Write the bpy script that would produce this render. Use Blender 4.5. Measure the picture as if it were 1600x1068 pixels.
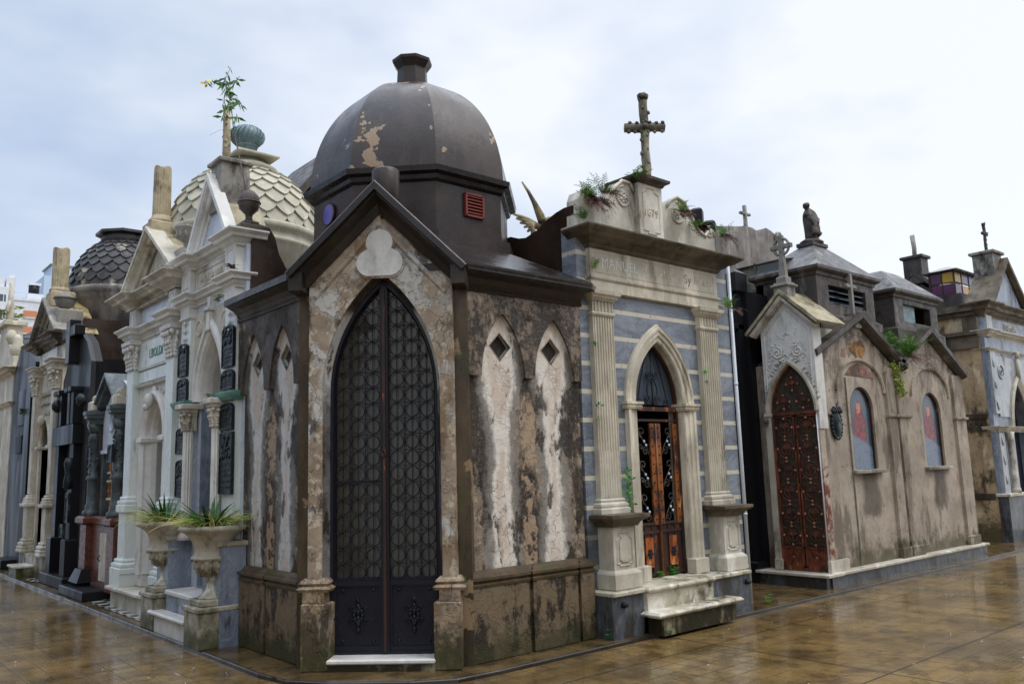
import bpy, math, random
from math import pi, sin, cos, radians, sqrt, atan2
from mathutils import Vector, Matrix, noise as mnoise
from mathutils.geometry import tessellate_polygon
random.seed(7)
scene = bpy.context.scene
for o in list(bpy.data.objects): bpy.data.objects.remove(o, do_unlink=True)
COL = scene.collection

# ---------------------------------------------------------------- camera
YAW, PITCH, ROLL, FPX = 0.8599872811, 0.1512173887, -0.0302766344, 1305.265
_fw = Vector((cos(YAW)*cos(PITCH), sin(YAW)*cos(PITCH), sin(PITCH)))
_r = Vector((sin(YAW), -cos(YAW), 0)); _u = _r.cross(_fw)
_r2 = _r*cos(ROLL) + _u*sin(ROLL); _u2 = _u*cos(ROLL) - _r*sin(ROLL)
cam_d = bpy.data.cameras.new('camera'); cam = bpy.data.objects.new('camera', cam_d); COL.objects.link(cam)
cam.matrix_world = Matrix(((_r2.x,_u2.x,-_fw.x,0),(_r2.y,_u2.y,-_fw.y,0),(_r2.z,_u2.z,-_fw.z,1.6),(0,0,0,1)))
cam_d.sensor_width = 36; cam_d.sensor_fit = 'HORIZONTAL'; cam_d.lens = FPX/1600*36
cam_d.clip_start = 0.05; cam_d.clip_end = 3000
scene.camera = cam

# ---------------------------------------------------------------- world: overcast sky over a Nishita sky
SUN_EL, SUN_AZ = radians(58), radians(-62)      # azimuth measured from +X towards +Y
world = bpy.data.worlds.new('World'); scene.world = world; world.use_nodes = True
wt = world.node_tree; wt.nodes.clear()
def wn(t, **k):
    n = wt.nodes.new(t)
    for a, b in k.items(): setattr(n, a, b)
    return n
wout = wn('ShaderNodeOutputWorld'); wbg = wn('ShaderNodeBackground')
sky = wn('ShaderNodeTexSky', sky_type='NISHITA', sun_disc=False)
sky.sun_elevation = SUN_EL; sky.sun_rotation = pi/2 - SUN_AZ
wtc = wn('ShaderNodeTexCoord')
def wmath(op, a, b=None, clamp=False):
    n = wn('ShaderNodeMath', operation=op, use_clamp=clamp)
    for i, v in enumerate((a, b)):
        if v is None: continue
        if isinstance(v, (int, float)): n.inputs[i].default_value = v
        else: wt.links.new(v, n.inputs[i])
    return n.outputs[0]
def wmix(f, a, b):
    n = wn('ShaderNodeMix', data_type='RGBA')
    for i, v in ((0, f), (6, a), (7, b)):
        if isinstance(v, (int, float)): n.inputs[i].default_value = v
        elif isinstance(v, tuple): n.inputs[i].default_value = (*v, 1)
        else: wt.links.new(v, n.inputs[i])
    return n.outputs[2]
wmap = wn('ShaderNodeMapping'); wt.links.new(wtc.outputs['Generated'], wmap.inputs[0]); wmap.inputs['Scale'].default_value = (1, 1, 2.2)
wno = wn('ShaderNodeTexNoise'); wno.inputs['Scale'].default_value = 1.9; wno.inputs['Detail'].default_value = 5; wno.inputs['Roughness'].default_value = .5
wt.links.new(wmap.outputs[0], wno.inputs['Vector'])
wsep = wn('ShaderNodeSeparateXYZ'); wt.links.new(wtc.outputs['Generated'], wsep.inputs[0])
# side: brighter to the right of the street (towards +X -Y), bluer to the left
side = wmath('ADD', wmath('MULTIPLY', wsep.outputs[0], .62), wmath('MULTIPLY', wsep.outputs[1], -.62))
nf = wmath('ADD', wmath('MULTIPLY', wmath('SUBTRACT', wno.outputs[0], .5), 3.2), wmath('ADD', wmath('MULTIPLY', side, 1.15), .88), True)
cloud = wmix(nf, (.33, .43, .60), (.76, .79, .84))
lift = wmath('ADD', 1.0, wmath('MULTIPLY', wmath('MAXIMUM', wmath('SUBTRACT', wsep.outputs[2], .58), 0), 4.2))
vm = wn('ShaderNodeVectorMath', operation='SCALE'); wt.links.new(cloud, vm.inputs[0]); wt.links.new(lift, vm.inputs['Scale'])
vs = wn('ShaderNodeVectorMath', operation='SCALE'); wt.links.new(sky.outputs[0], vs.inputs[0]); vs.inputs['Scale'].default_value = .10
skymix = wmix(.90, vs.outputs[0], vm.outputs[0])
wt.links.new(skymix, wbg.inputs[0]); wbg.inputs[1].default_value = 1.0
wt.links.new(wbg.outputs[0], wout.inputs[0])

sun_d = bpy.data.lights.new('sun', 'SUN'); sun_d.energy = .9; sun_d.angle = radians(25); sun_d.color = (1, .97, .93)
sun = bpy.data.objects.new('sun', sun_d); COL.objects.link(sun)
_sd = Vector((cos(SUN_EL)*cos(SUN_AZ), cos(SUN_EL)*sin(SUN_AZ), sin(SUN_EL)))
sun.rotation_euler = _sd.to_track_quat('Z', 'Y').to_euler()
scene.view_settings.view_transform = 'Standard'; scene.view_settings.look = 'None'
scene.view_settings.exposure = 0.42; scene.view_settings.gamma = 1
scene.render.engine = 'CYCLES'
scene.cycles.max_bounces = 6; scene.cycles.diffuse_bounces = 3; scene.cycles.glossy_bounces = 3; scene.cycles.transmission_bounces = 4
scene.cycles.use_adaptive_sampling = True

# ---------------------------------------------------------------- materials
def S(r, g, b):
    f = lambda v: (v/255/12.92) if v/255 <= .04045 else ((v/255+.055)/1.055)**2.4
    return (f(r), f(g), f(b))
class NT:
    def __init__(s, name):
        s.m = bpy.data.materials.new(name); s.m.use_nodes = True; s.t = s.m.node_tree; s.t.nodes.clear()
        s.out = s.t.nodes.new('ShaderNodeOutputMaterial'); s.b = s.t.nodes.new('ShaderNodeBsdfPrincipled')
        s.t.links.new(s.b.outputs[0], s.out.inputs[0])
        s.tc = s.t.nodes.new('ShaderNodeTexCoord').outputs['Object']
        q = s.t.nodes.new('ShaderNodeSeparateXYZ'); s.t.links.new(s.tc, q.inputs[0]); s.x, s.y, s.z = q.outputs
    def put(s, v, sock):
        if isinstance(v, (int, float)):
            try: sock.default_value = v
            except TypeError: sock.default_value = (v, v, v, 1) if len(sock.default_value) == 4 else (v,)*3
        elif isinstance(v, tuple): sock.default_value = (*v, 1) if len(sock.default_value) == 4 and len(v) == 3 else v
        else: s.t.links.new(v, sock)
    def math(s, op, a, b=None, c=None, clamp=False):
        n = s.t.nodes.new('ShaderNodeMath'); n.operation = op; n.use_clamp = clamp
        for i, v in enumerate((a, b, c)):
            if v is not None: s.put(v, n.inputs[i])
        return n.outputs[0]
    def mul(s, a, b, clamp=False): return s.math('MULTIPLY', a, b, clamp=clamp)
    def add(s, a, b, clamp=False): return s.math('ADD', a, b, clamp=clamp)
    def sub(s, a, b, clamp=False): return s.math('SUBTRACT', a, b, clamp=clamp)
    def vec(s, st=(1, 1, 1), off=(0, 0, 0), rot=(0, 0, 0), src=None):
        n = s.t.nodes.new('ShaderNodeMapping'); s.t.links.new(src or s.tc, n.inputs[0])
        n.inputs['Scale'].default_value = st; n.inputs['Location'].default_value = off; n.inputs['Rotation'].default_value = rot
        return n.outputs[0]
    def noise(s, sc, det=4, ro=.6, st=(1, 1, 1), off=(0, 0, 0), dist=0, src=None):
        n = s.t.nodes.new('ShaderNodeTexNoise'); s.t.links.new(s.vec(st, off, src=src), n.inputs['Vector'])
        n.inputs['Scale'].default_value = sc; n.inputs['Detail'].default_value = det; n.inputs['Roughness'].default_value = ro; n.inputs['Distortion'].default_value = dist
        return n.outputs[0]
    def voro(s, sc, feature='F1', st=(1, 1, 1), out='Distance', off=(0, 0, 0), rnd=1, src=None):
        n = s.t.nodes.new('ShaderNodeTexVoronoi'); n.feature = feature; s.t.links.new(s.vec(st, off, src=src), n.inputs['Vector'])
        n.inputs['Scale'].default_value = sc; n.inputs['Randomness'].default_value = rnd
        return n.outputs[out]
    def step(s, f, a, b, lo=0., hi=1.):   # smooth remap a..b -> lo..hi
        n = s.t.nodes.new('ShaderNodeMapRange'); n.interpolation_type = 'SMOOTHSTEP'
        s.put(f, n.inputs[0])
        if a > b: a, b, lo, hi = b, a, hi, lo
        n.inputs[1].default_value = a; n.inputs[2].default_value = b; n.inputs[3].default_value = lo; n.inputs[4].default_value = hi
        return n.outputs[0]
    def mix(s, f, a, b, mode='MIX'):
        n = s.t.nodes.new('ShaderNodeMix'); n.data_type = 'RGBA'; n.blend_type = mode
        s.put(f, n.inputs[0]); s.put(a, n.inputs[6]); s.put(b, n.inputs[7]); return n.outputs[2]
    def warp(s, amt, sc, det=3):
        n = s.t.nodes.new('ShaderNodeTexNoise'); s.t.links.new(s.tc, n.inputs['Vector']); n.inputs['Scale'].default_value = sc; n.inputs['Detail'].default_value = det
        v = s.t.nodes.new('ShaderNodeVectorMath'); v.operation = 'SUBTRACT'; s.t.links.new(n.outputs['Color'], v.inputs[0]); v.inputs[1].default_value = (.5, .5, .5)
        w = s.t.nodes.new('ShaderNodeVectorMath'); w.operation = 'MULTIPLY_ADD'; s.t.links.new(v.outputs[0], w.inputs[0]); w.inputs[1].default_value = (amt,)*3; s.t.links.new(s.tc, w.inputs[2])
        return w.outputs[0]
    def bumps(s, *hs):
        nrm = None
        for h, d, st in hs:
            n = s.t.nodes.new('ShaderNodeBump'); s.put(h, n.inputs['Height']); n.inputs['Distance'].default_value = d; n.inputs['Strength'].default_value = st
            if nrm: s.t.links.new(nrm, n.inputs['Normal'])
            nrm = n.outputs[0]
        s.t.links.new(nrm, s.b.inputs['Normal'])
    def fin(s, col=None, rough=None, metal=None, spec=None):
        if col is not None: s.put(col, s.b.inputs['Base Color'])
        if rough is not None: s.put(rough, s.b.inputs['Roughness'])
        if metal is not None: s.put(metal, s.b.inputs['Metallic'])
        if spec is not None: s.put(spec, s.b.inputs['Specular IOR Level'])
        return s.m

def stone(name, c1, c2, sc=3, soot=None, sa=.5, streak=.5, lite=None, la=.5, moss=None, mz=.5, rough=(.45, .75), bump=.004, crack=0, off=(0, 0, 0), grain=.5, ssc=2.2, ease=.06):
    """weathered stone or plaster. sa/la: share of the surface under soot / pale bloom, streak: how far stains are drawn downwards"""
    n = NT(name)
    base = n.mix(n.step(n.noise(sc, 6, .65, off=off), .35, .65), c1, c2)
    fine = n.noise(sc*14, 5, .7, off=off)
    base = n.mix(n.mul(n.step(fine, .3, .75), .35), base, tuple(v*.62 for v in c1))
    stz = 1-.9*streak
    if lite:
        f = n.noise(ssc*1.3, 6, .62, st=(1, 1, stz), off=(off[0]+7, off[1]+3, 1.7), dist=.4)
        base = n.mix(n.step(f, .62-la*.3, .62-la*.3+ease), base, lite)
    if soot:
        f = n.noise(ssc, 7, .66, st=(1, 1, stz), off=(off[0]+1.3, off[1]+9, off[2]+4.1), dist=.3)
        f2 = n.noise(ssc*5, 5, .7, st=(1, 1, 1-.8*streak), off=(4, 2, 7))
        g = n.add(n.mul(f, .75), n.mul(f2, .25))
        base = n.mix(n.step(g, .66-sa*.32, .66-sa*.32+ease*1.3), base, soot)
    if moss:
        f = n.noise(5, 6, .7, off=(3, 3, 3))
        zz = n.sub(n.mul(n.noise(7, 8, .75, off=(3, 3, 3)), mz*1.9), n.z)
        base = n.mix(n.mul(n.step(zz, .0, .28), .85), base, moss)
    hs = [(fine, bump, .6*grain+.2), (n.noise(sc*3, 6, .7, off=off), bump*3, .5)]
    if crack:
        v = n.voro(crack, 'DISTANCE_TO_EDGE', off=off, src=n.warp(.12, 6))
        base = n.mix(n.step(v, .012, .0, 0., .45), base, tuple(q*.35 for q in c1))
        hs.append((n.step(v, 0, .03), .006, .6))
    n.bumps(*hs)
    return n.fin(base, n.step(n.noise(sc*1.7, 4, .6, off=(2, 8, 1)), .35, .65, rough[0], rough[1]), spec=.3)

BK = S(46, 36, 30)
M = {}
# main tomb
def main_front():
    n = NT('peeling_plaster_front')
    w = n.warp(.10, 3.5)
    base = n.mix(n.step(n.noise(2.5, 6, .65), .35, .65), S(168, 151, 130), S(138, 121, 101))
    fine = n.noise(38, 5, .7)
    base = n.mix(n.step(n.noise(7, 6, .7, src=w), .52, .60), base, S(196, 182, 160))
    pz = n.step(n.z, .9, 2.2, .10, .0)
    base = n.mix(n.step(n.sub(n.noise(3.6, 7, .62, off=(3, 1, 8), src=w), pz), .47, .58), base, S(192, 189, 182))     # pale patches
    base = n.mix(n.mul(n.step(n.z, .78, .70), .6), base, n.mix(n.step(n.noise(5, 7, .7), .42, .58), S(150, 124, 90), S(92, 72, 50)))
    base = n.mix(n.mul(n.step(n.noise(2.8, 8, .72, off=(5, 5, 2), src=w), .52, .62), .85), base, S(84, 70, 58))
    soot = n.add(n.noise(4.5, 7, .7, st=(1, 1, .45), off=(1, 1, 1)), n.step(n.z, .9, .2, 0, .07))
    soot = n.add(soot, n.mul(n.step(n.math('ABSOLUTE', n.x), .50, .62), n.step(n.z, 2.4, 1.2, .0, .06)))
    base = n.mix(n.mul(n.step(soot, .56, .64), .85), base, S(44, 34, 27))
    rust = n.step(n.noise(3, 5, .6, st=(1, 1, .3), off=(9, 2, 2)), .55, .62)
    base = n.mix(n.mul(rust, .55), base, S(118, 88, 48))
    v = n.voro(7, 'DISTANCE_TO_EDGE', src=n.warp(.16, 5))
    cr = n.mul(n.step(v, .014, .0), n.step(n.noise(2, 2), .40, .55))
    base = n.mix(n.mul(cr, .6), base, S(60, 45, 35))
    moss = n.step(n.sub(n.mul(n.noise(6, 8, .75), 1.0), n.z), .12, .36)
    base = n.mix(n.mul(moss, .8), base, S(62, 62, 22))
    pits = n.step(n.noise(42, 6, .8, off=(2, 5, 5)), .60, .70); base = n.mix(n.mul(pits, .5), base, S(66, 54, 44))
    base = n.mix(n.mul(n.step(n.noise(17, 8, .8, off=(6, 5, 5)), .54, .64), .4), base, S(120, 102, 84))
    n.bumps((n.sub(1, pits), .003, .6), (fine, .003, .5), (n.step(n.noise(3.6, 7, .62, off=(3, 1, 8), src=w), .53, .57), .008, .9), (n.noise(9, 6, .7), .012, .5), (n.sub(1, cr), .008, .8))
    return n.fin(base, n.step(n.noise(4), .35, .65, .42, .75))
M['pfront'] = main_front()

def main_side(name, ctrs, dark, pale, warm, moss_a):
    """plaster with pale runs below the diamond windows (run centres given in local x)"""
    n = NT(name)
    w = n.warp(.16, 3.0, 6)
    q = n.t.nodes.new('ShaderNodeSeparateXYZ'); n.t.links.new(w, q.inputs[0]); wx = q.outputs[0]
    w2 = n.warp(.30, 7.0, 8); q2 = n.t.nodes.new('ShaderNodeSeparateXYZ'); n.t.links.new(w2, q2.inputs[0]); wx2 = q2.outputs[0]
    base = n.mix(n.step(n.noise(4, 7, .7), .38, .62), warm, tuple(v*.55 for v in warm))
    base = n.mix(n.step(n.noise(11, 6, .7, off=(3, 2, 2)), .50, .58), base, S(168, 152, 132))
    up = n.step(n.z, 2.25, 2.45)
    sootf = n.add(n.noise(2.2, 8, .68, st=(1.3, 1.3, .42), off=(2, 6, 4)), n.mul(up, .08))
    base = n.mix(n.mul(n.step(sootf, .49, .555), .95), base, dark)
    base = n.mix(n.mul(n.step(n.noise(7, 8, .75, st=(1, 1, .6), off=(8, 3, 4)), .53, .62), .85), base, tuple(v*.6 for v in dark))
    base = n.mix(n.mul(n.mul(n.step(n.noise(10, 8, .78, off=(3, 8, 8)), .47, .58), up), .75), base, tuple(v*.9 for v in warm))
    d = None
    for c in ctrs:
        a = n.math('ABSOLUTE', n.sub(wx, c)); a2 = n.math('ABSOLUTE', n.sub(wx2, c))
        a = n.add(n.mul(a, .55), n.mul(a2, .45)); d = a if d is None else n.math('MINIMUM', d, a)
    rag = n.mul(n.sub(n.noise(9, 7, .72, st=(1, 1, .35), off=(6, 1, 4)), .5), .16)
    d = n.add(d, rag)
    arch = n.step(n.z, 2.25, 2.60)                                  # the recesses round the windows are washed pale
    wid = n.add(n.mul(n.step(n.z, 1.9, 2.5), .10), n.mul(n.step(n.z, 1.5, .8), .03))
    dd = n.sub(d, wid)
    runz = n.mul(n.step(n.add(n.z, rag), .66, .78), n.step(n.z, 3.02, 2.92, 0, 1))
    runz = n.mul(runz, n.step(n.y, -.04, -.012))                    # the proud panel round the recesses keeps its soot
    grey = n.mul(n.step(dd, .22, .13), runz)
    base = n.mix(n.mul(grey, .80), base, tuple(v*.34 for v in pale))
    run = n.mul(n.step(dd, .125, .06), runz)
    run = n.mul(run, n.step(n.noise(5, 7, .7, st=(1, 1, .4), off=(1, 4, 4)), .24, .40))
    base = n.mix(n.mul(run, .95), base, pale)
    core = n.mul(n.step(dd, .055, .01), n.mul(runz, n.step(n.noise(6, 6, .65, st=(1, 1, .4), off=(7, 4, 4)), .38, .55)))
    base = n.mix(n.mul(core, .7), base, tuple(a*.35+b*.65 for a, b in zip(pale, S(182, 148, 116))))
    blot = n.mul(n.step(n.noise(3.4, 7, .68, st=(1, 1, .55), off=(2, 9, 1)), .53, .58), n.step(dd, -.02, .05))
    base = n.mix(n.mul(blot, .9), base, tuple(v*.55 for v in dark))
    mid = n.mul(n.step(n.math('ABSOLUTE', n.sub(wx2, sum(ctrs)/2)), .075, .05), n.step(n.z, 2.32, 2.12))
    mid = n.mul(mid, n.step(n.noise(6, 6, .7, off=(5, 5, 5)), .45, .5))
    base = n.mix(n.mul(mid, .8), base, S(176, 150, 122))
    speck = n.mul(n.step(n.noise(22, 8, .8, off=(1, 1, 9)), .50, .60), n.step(dd, .0, .1))
    base = n.mix(n.mul(speck, .38), base, tuple(v*.9 for v in warm))
    bz = n.step(n.z, .70, .62)
    bcol = n.mix(n.step(n.noise(4.5, 8, .72, st=(1, 1, .5), off=(7, 7, 7)), .48, .56), S(112, 96, 74), S(40, 31, 22))
    base = n.mix(bz, base, bcol)
    moss = n.step(n.sub(n.mul(n.noise(6, 8, .75), .9), n.z), .12, .34)
    base = n.mix(n.mul(moss, moss_a), base, S(52, 52, 20))
    v = n.voro(6, 'DISTANCE_TO_EDGE', src=n.warp(.2, 5))
    cr = n.mul(n.step(v, .012, .0), n.step(n.noise(2.3, 2), .45, .55))
    base = n.mix(n.mul(cr, .6), base, tuple(v*.5 for v in dark))
    pits = n.step(n.noise(38, 6, .8, off=(2, 5, 5)), .58, .70); base = n.mix(n.mul(pits, .5), base, tuple(v*.8 for v in dark))
    n.bumps((n.sub(1, pits), .003, .6), (n.noise(60, 4, .7), .003, .6), (n.noise(9, 7, .7), .014, .7), (n.sub(1, cr), .006, .8), (n.step(n.noise(3.4, 7, .68, st=(1, 1, .55), off=(2, 9, 1)), .58, .53), .006, .8), (n.step(n.noise(11, 6, .7, off=(3, 2, 2)), .50, .55), .004, .6))
    return n.fin(base, n.step(n.noise(4), .35, .65, .38, .7))
M['pside_r'] = main_side('stained_plaster_right', (-.31, .32), S(44, 35, 28), S(228, 221, 210), S(144, 127, 108), .75)
M['pside_l'] = main_side('stained_plaster_left', (-.32, .31), S(52, 42, 36), S(206, 206, 204), S(88, 74, 62), .9)

def dark_plaster(name, c1, c2, patch, pa, rough=(.25, .5), spec=.5, streak=.6, moss=0.):
    n = NT(name)
    base = n.mix(n.step(n.noise(2.5, 6, .65, st=(1, 1, .4)), .35, .65), c1, c2)
    base = n.mix(n.mul(n.step(n.noise(4, 6, .7, st=(1, 1, 1-.9*streak), off=(4, 1, 2)), .50, .62), .55), base, tuple(v*.45 for v in c1))
    base = n.mix(n.mul(n.step(n.noise(26, 5, .75, st=(1, 1, .5)), .52, .70), .5), base, tuple(min(1, v*2.4) for v in c2))
    if pa: base = n.mix(n.step(n.noise(1.9, 6, .55, off=(6.4, 2.2, 1.1), dist=.3), .74-pa*.3, .75-pa*.3+.01), base, patch)
    if moss: base = n.mix(n.mul(n.step(n.noise(5, 6, .7, off=(1, 8, 1)), .52, .62), moss), base, S(58, 66, 22))
    n.bumps((n.noise(50, 5, .7), .003, .5), (n.noise(7, 6, .7), .010, .5))
    return n.fin(base, n.step(n.noise(3, 5), .35, .65, rough[0], rough[1]), spec=spec*.8)
M['drum'] = dark_plaster('dark_wet_render', S(62, 48, 42), S(42, 33, 31), S(178, 150, 124), .0)
M['dome'] = dark_plaster('dome_render', S(78, 68, 66), S(60, 52, 52), S(176, 150, 122), .0, rough=(.22, .42))
M['roofd'] = dark_plaster('dark_roof_render', S(48, 41, 39), S(34, 29, 28), S(90, 70, 55), .0, rough=(.16, .36))
M['cornd'] = dark_plaster('cornice_render', S(54, 41, 33), S(32, 25, 21), S(120, 95, 70), .25, moss=.2)
M['ledge'] = dark_plaster('ledge_render', S(92, 76, 56), S(54, 44, 32), S(140, 118, 90), .5, moss=.55)
M['brownwall'] = dark_plaster('brown_wall', S(58, 43, 36), S(42, 31, 26), S(120, 95, 75), .25, moss=.1)
def dome_m():
    n = NT('dome_peeling')
    c1, c2 = S(66, 55, 50), S(46, 39, 39)
    base = n.mix(n.step(n.noise(2.2, 6, .65, st=(1, 1, .35)), .35, .65), c1, c2)
    base = n.mix(n.mul(n.step(n.noise(12, 6, .75, st=(1, 1, .25), off=(4, 1, 2)), .5, .7), .4), base, S(104, 84, 66))
    # bare patches near the lower left corner of the front face, as in the photo
    g = n.vec((1, 1, 1), (.93, .60, -4.74)); 
    q = n.t.nodes.new('ShaderNodeVectorMath'); q.operation = 'LENGTH'; n.t.links.new(g, q.inputs[0])
    near = n.step(q.outputs['Value'], .50, .12)
    f = n.add(n.noise(5, 5, .5, off=(2, 2, 2), dist=.2), n.mul(near, .165))
    base = n.mix(n.step(f, .668, .685), base, S(150, 128, 104))
    n.bumps((n.noise(50, 5, .7), .002, .5), (n.noise(5, 5, .7), .010, .5), (n.step(f, .665, .685), .006, .8))
    return n.fin(base, n.step(n.noise(3, 5), .35, .65, .2, .42))
M['dome'] = dome_m()

WM = S(226, 224, 218)
M['marble'] = stone('white_marble', S(224, 222, 216), S(206, 204, 200), 2, soot=S(120, 112, 98), sa=.42, streak=.75, lite=S(236, 234, 228), la=.4, rough=(.3, .5), bump=.001, ease=.2)
M['marble_d'] = stone('dirty_marble', S(206, 200, 186), S(178, 170, 152), 3, soot=S(88, 78, 60), sa=.5, streak=.7, lite=S(222, 218, 206), la=.4, rough=(.35, .6), bump=.0015, ease=.16)
M['marble_m'] = stone('mossy_marble', S(196, 190, 172), S(160, 152, 130), 4, soot=S(74, 66, 42), sa=.62, streak=.4, lite=S(214, 210, 196), la=.3, moss=S(58, 60, 14), mz=.36, rough=(.3, .6), bump=.002, ease=.12)
M['step'] = stone('stained_step_marble', S(206, 200, 182), S(176, 168, 146), 4, soot=S(66, 58, 38), sa=.55, streak=.3, lite=S(220, 216, 204), la=.35, rough=(.25, .5), bump=.002, ease=.1)
M['riser'] = stone('blackened_riser', S(160, 150, 124), S(112, 102, 78), 6, soot=S(44, 40, 22), sa=.85, streak=.5, rough=(.4, .6), bump=.003, ease=.08)
M['cream'] = stone('cream_stone', S(204, 197, 180), S(178, 169, 150), 3, soot=S(92, 78, 58), sa=.42, streak=.85, lite=S(226, 216, 196), la=.4, rough=(.45, .7), bump=.002, ease=.14)
M['cream_sooty'] = stone('sooty_cornice_stone', S(112, 102, 84), S(80, 71, 57), 4, soot=S(58, 48, 36), sa=.62, streak=.5, rough=(.4, .65), bump=.003, ease=.12)
M['yellowstone'] = stone('lichen_stone', S(192, 178, 148), S(158, 144, 116), 5, soot=S(84, 72, 54), sa=.46, streak=.6, rough=(.5, .8), bump=.003, ease=.1)
M['lichen_roof'] = stone('lichen_roof', S(188, 166, 118), S(140, 124, 92), 6, soot=S(60, 54, 40), sa=.66, streak=.0, moss=None, rough=(.5, .8), bump=.005, ease=.1)
M['rooflight'] = stone('pale_lichen_coping', S(186, 176, 148), S(150, 140, 114), 6, soot=S(84, 76, 58), sa=.5, streak=.1, rough=(.5, .8), bump=.004, ease=.12)
M['greystone'] = stone('grey_stone', S(150, 146, 138), S(118, 114, 106), 3, soot=S(64, 58, 52), sa=.55, streak=.6, lite=S(182, 178, 168), la=.35, rough=(.4, .7), bump=.003, ease=.12)
M['darkstone'] = stone('dark_stone', S(84, 76, 70), S(64, 58, 54), 4, soot=S(40, 36, 33), sa=.5, streak=.5, lite=S(120, 112, 104), la=.2, rough=(.3, .6), bump=.004, ease=.12)
M['slate'] = stone('slate_roof', S(104, 104, 106), S(78, 77, 78), 8, soot=S(54, 50, 48), sa=.5, streak=.2, lite=S(134, 132, 128), la=.3, rough=(.25, .5), bump=.004, ease=.1)
M['taupe'] = None
def taupe():
    n = NT('taupe_render')
    base = n.mix(n.step(n.noise(1.6, 6, .65), .35, .65), S(182, 169, 152), S(154, 141, 126))
    base = n.mix(n.mul(n.step(n.noise(3.0, 7, .7, st=(1, 1, .3), off=(3, 2, 2)), .50, .60), .7), base, S(92, 80, 68))
    base = n.mix(n.mul(n.step(n.noise(9, 8, .75, off=(3, 9, 2)), .50, .66), .4), base, S(116, 98, 80))
    w = n.warp(.25, 4, 6); q = n.t.nodes.new('ShaderNodeSeparateXYZ'); n.t.links.new(w, q.inputs[0]); wx = q.outputs[0]
    d = None
    for c in (1.35, 3.56):
        a = n.math('ABSOLUTE', n.sub(wx, c)); d = a if d is None else n.math('MINIMUM', d, a)
    under = n.mul(n.mul(n.step(d, .30, .12), n.step(n.z, 1.44, 1.38)), n.step(n.add(n.z, n.mul(n.noise(6), .5)), 1.0, 1.15))
    base = n.mix(n.mul(under, .75), base, S(74, 66, 58))
    base = n.mix(n.mul(n.step(n.add(n.noise(4, 7, .7), n.step(n.z, 2.5, 3.4, 0, .14)), .60, .68), .8), base, S(84, 70, 60))
    moss = n.step(n.sub(n.mul(n.noise(4, 6, .7), 1.0), n.z), .0, .22)
    base = n.mix(n.mul(moss, .8), base, S(72, 68, 38))
    v = n.voro(2.2, 'DISTANCE_TO_EDGE', src=n.warp(.3, 3, 6)); cr = n.mul(n.step(v, .007, .0), n.step(n.noise(1.5, 2, off=(5, 1, 1)), .50, .58)); base = n.mix(n.mul(cr, .7), base, S(60, 50, 42))
    pits = n.step(n.noise(40, 6, .8, off=(2, 5, 5)), .60, .72); base = n.mix(n.mul(pits, .4), base, S(84, 72, 60))
    n.bumps((n.sub(1, pits), .003, .5), (n.noise(70, 4, .7), .004, .6), (n.noise(8, 6, .7), .012, .6), (n.sub(1, cr), .006, .8))
    return n.fin(base, n.step(n.noise(4), .35, .65, .5, .8))
M['taupe'] = taupe()
M['buff'] = stone('buff_render', S(186, 162, 128), S(160, 136, 104), 2.2, soot=S(74, 62, 46), sa=.50, streak=.5, lite=S(200, 184, 154), la=.3, moss=S(60, 60, 28), mz=.55, rough=(.5, .8), bump=.005, ease=.1, crack=3)
M['concrete'] = stone('stained_concrete', S(140, 134, 128), S(108, 102, 98), 2, soot=S(56, 50, 48), sa=.62, streak=.85, lite=S(176, 168, 160), la=.4, rough=(.4, .7), bump=.004, ease=.16)
M['redstone'] = stone('red_granite', S(116, 70, 56), S(88, 54, 44), 12, soot=S(52, 30, 26), sa=.45, streak=.5, rough=(.2, .4), bump=.001, ease=.15)
def black_granite(name, c, r, sp=.5):
    n = NT(name); base = n.mix(n.step(n.noise(40, 3, .7), .4, .7), c, tuple(v*1.5 for v in c))
    base = n.mix(n.mul(n.step(n.noise(3, 6, .6, st=(1, 1, .2)), .5, .7), .4), base, tuple(v*1.7 for v in c))
    n.bumps((n.noise(12, 4), .001, .3)); return n.fin(base, n.step(n.noise(2, 4, st=(1, 1, .2)), .4, .6, r, r*1.6), spec=sp)
M['black'] = black_granite('black_granite', S(26, 26, 29), .30, .22)
M['greygran'] = black_granite('grey_granite', S(66, 69, 71), .38, .3)
M['iron'] = black_granite('dark_iron', S(18, 19, 29), .42, .35)
M['bronze'] = stone('dark_bronze', S(44, 52, 56), S(34, 40, 44), 9, soot=S(20, 24, 27), sa=.4, streak=.3, lite=S(70, 92, 92), la=.12, rough=(.25, .5), bump=.002)
M['bronze'].node_tree.nodes['Principled BSDF'].inputs['Metallic'].default_value = .3
M['verdigris'] = stone('verdigris_copper', S(120, 168, 156), S(88, 130, 124), 6, soot=S(60, 70, 68), sa=.4, streak=.6, rough=(.5, .7), bump=.001, ease=.12)
M['ventmetal'] = stone('grey_green_zinc', S(134, 156, 162), S(104, 124, 130), 6, soot=S(40, 48, 52), sa=.5, streak=.6, rough=(.35, .55), bump=.001, ease=.2)
M['colgrey'] = stone('grey_green_marble', S(92, 102, 106), S(66, 74, 78), 6, soot=S(34, 38, 40), sa=.5, streak=.6, lite=S(136, 146, 150), la=.25, rough=(.25, .45), bump=.002, ease=.2)
def rust(name, a, b, c, sc=6):
    n = NT(name)
    base = n.mix(n.step(n.noise(sc, 6, .7, st=(1, 1, .5)), .42, .58), a, b)
    base = n.mix(n.step(n.noise(sc*1.6, 6, .7, st=(1, 1, .35), off=(3, 3, 3)), .58, .66), base, c)
    n.bumps((n.noise(50, 5, .7), .002, .7)); return n.fin(base, .6)
M['rust'] = rust('rust_orange', S(140, 80, 34), S(66, 38, 24), S(200, 152, 84))
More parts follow.
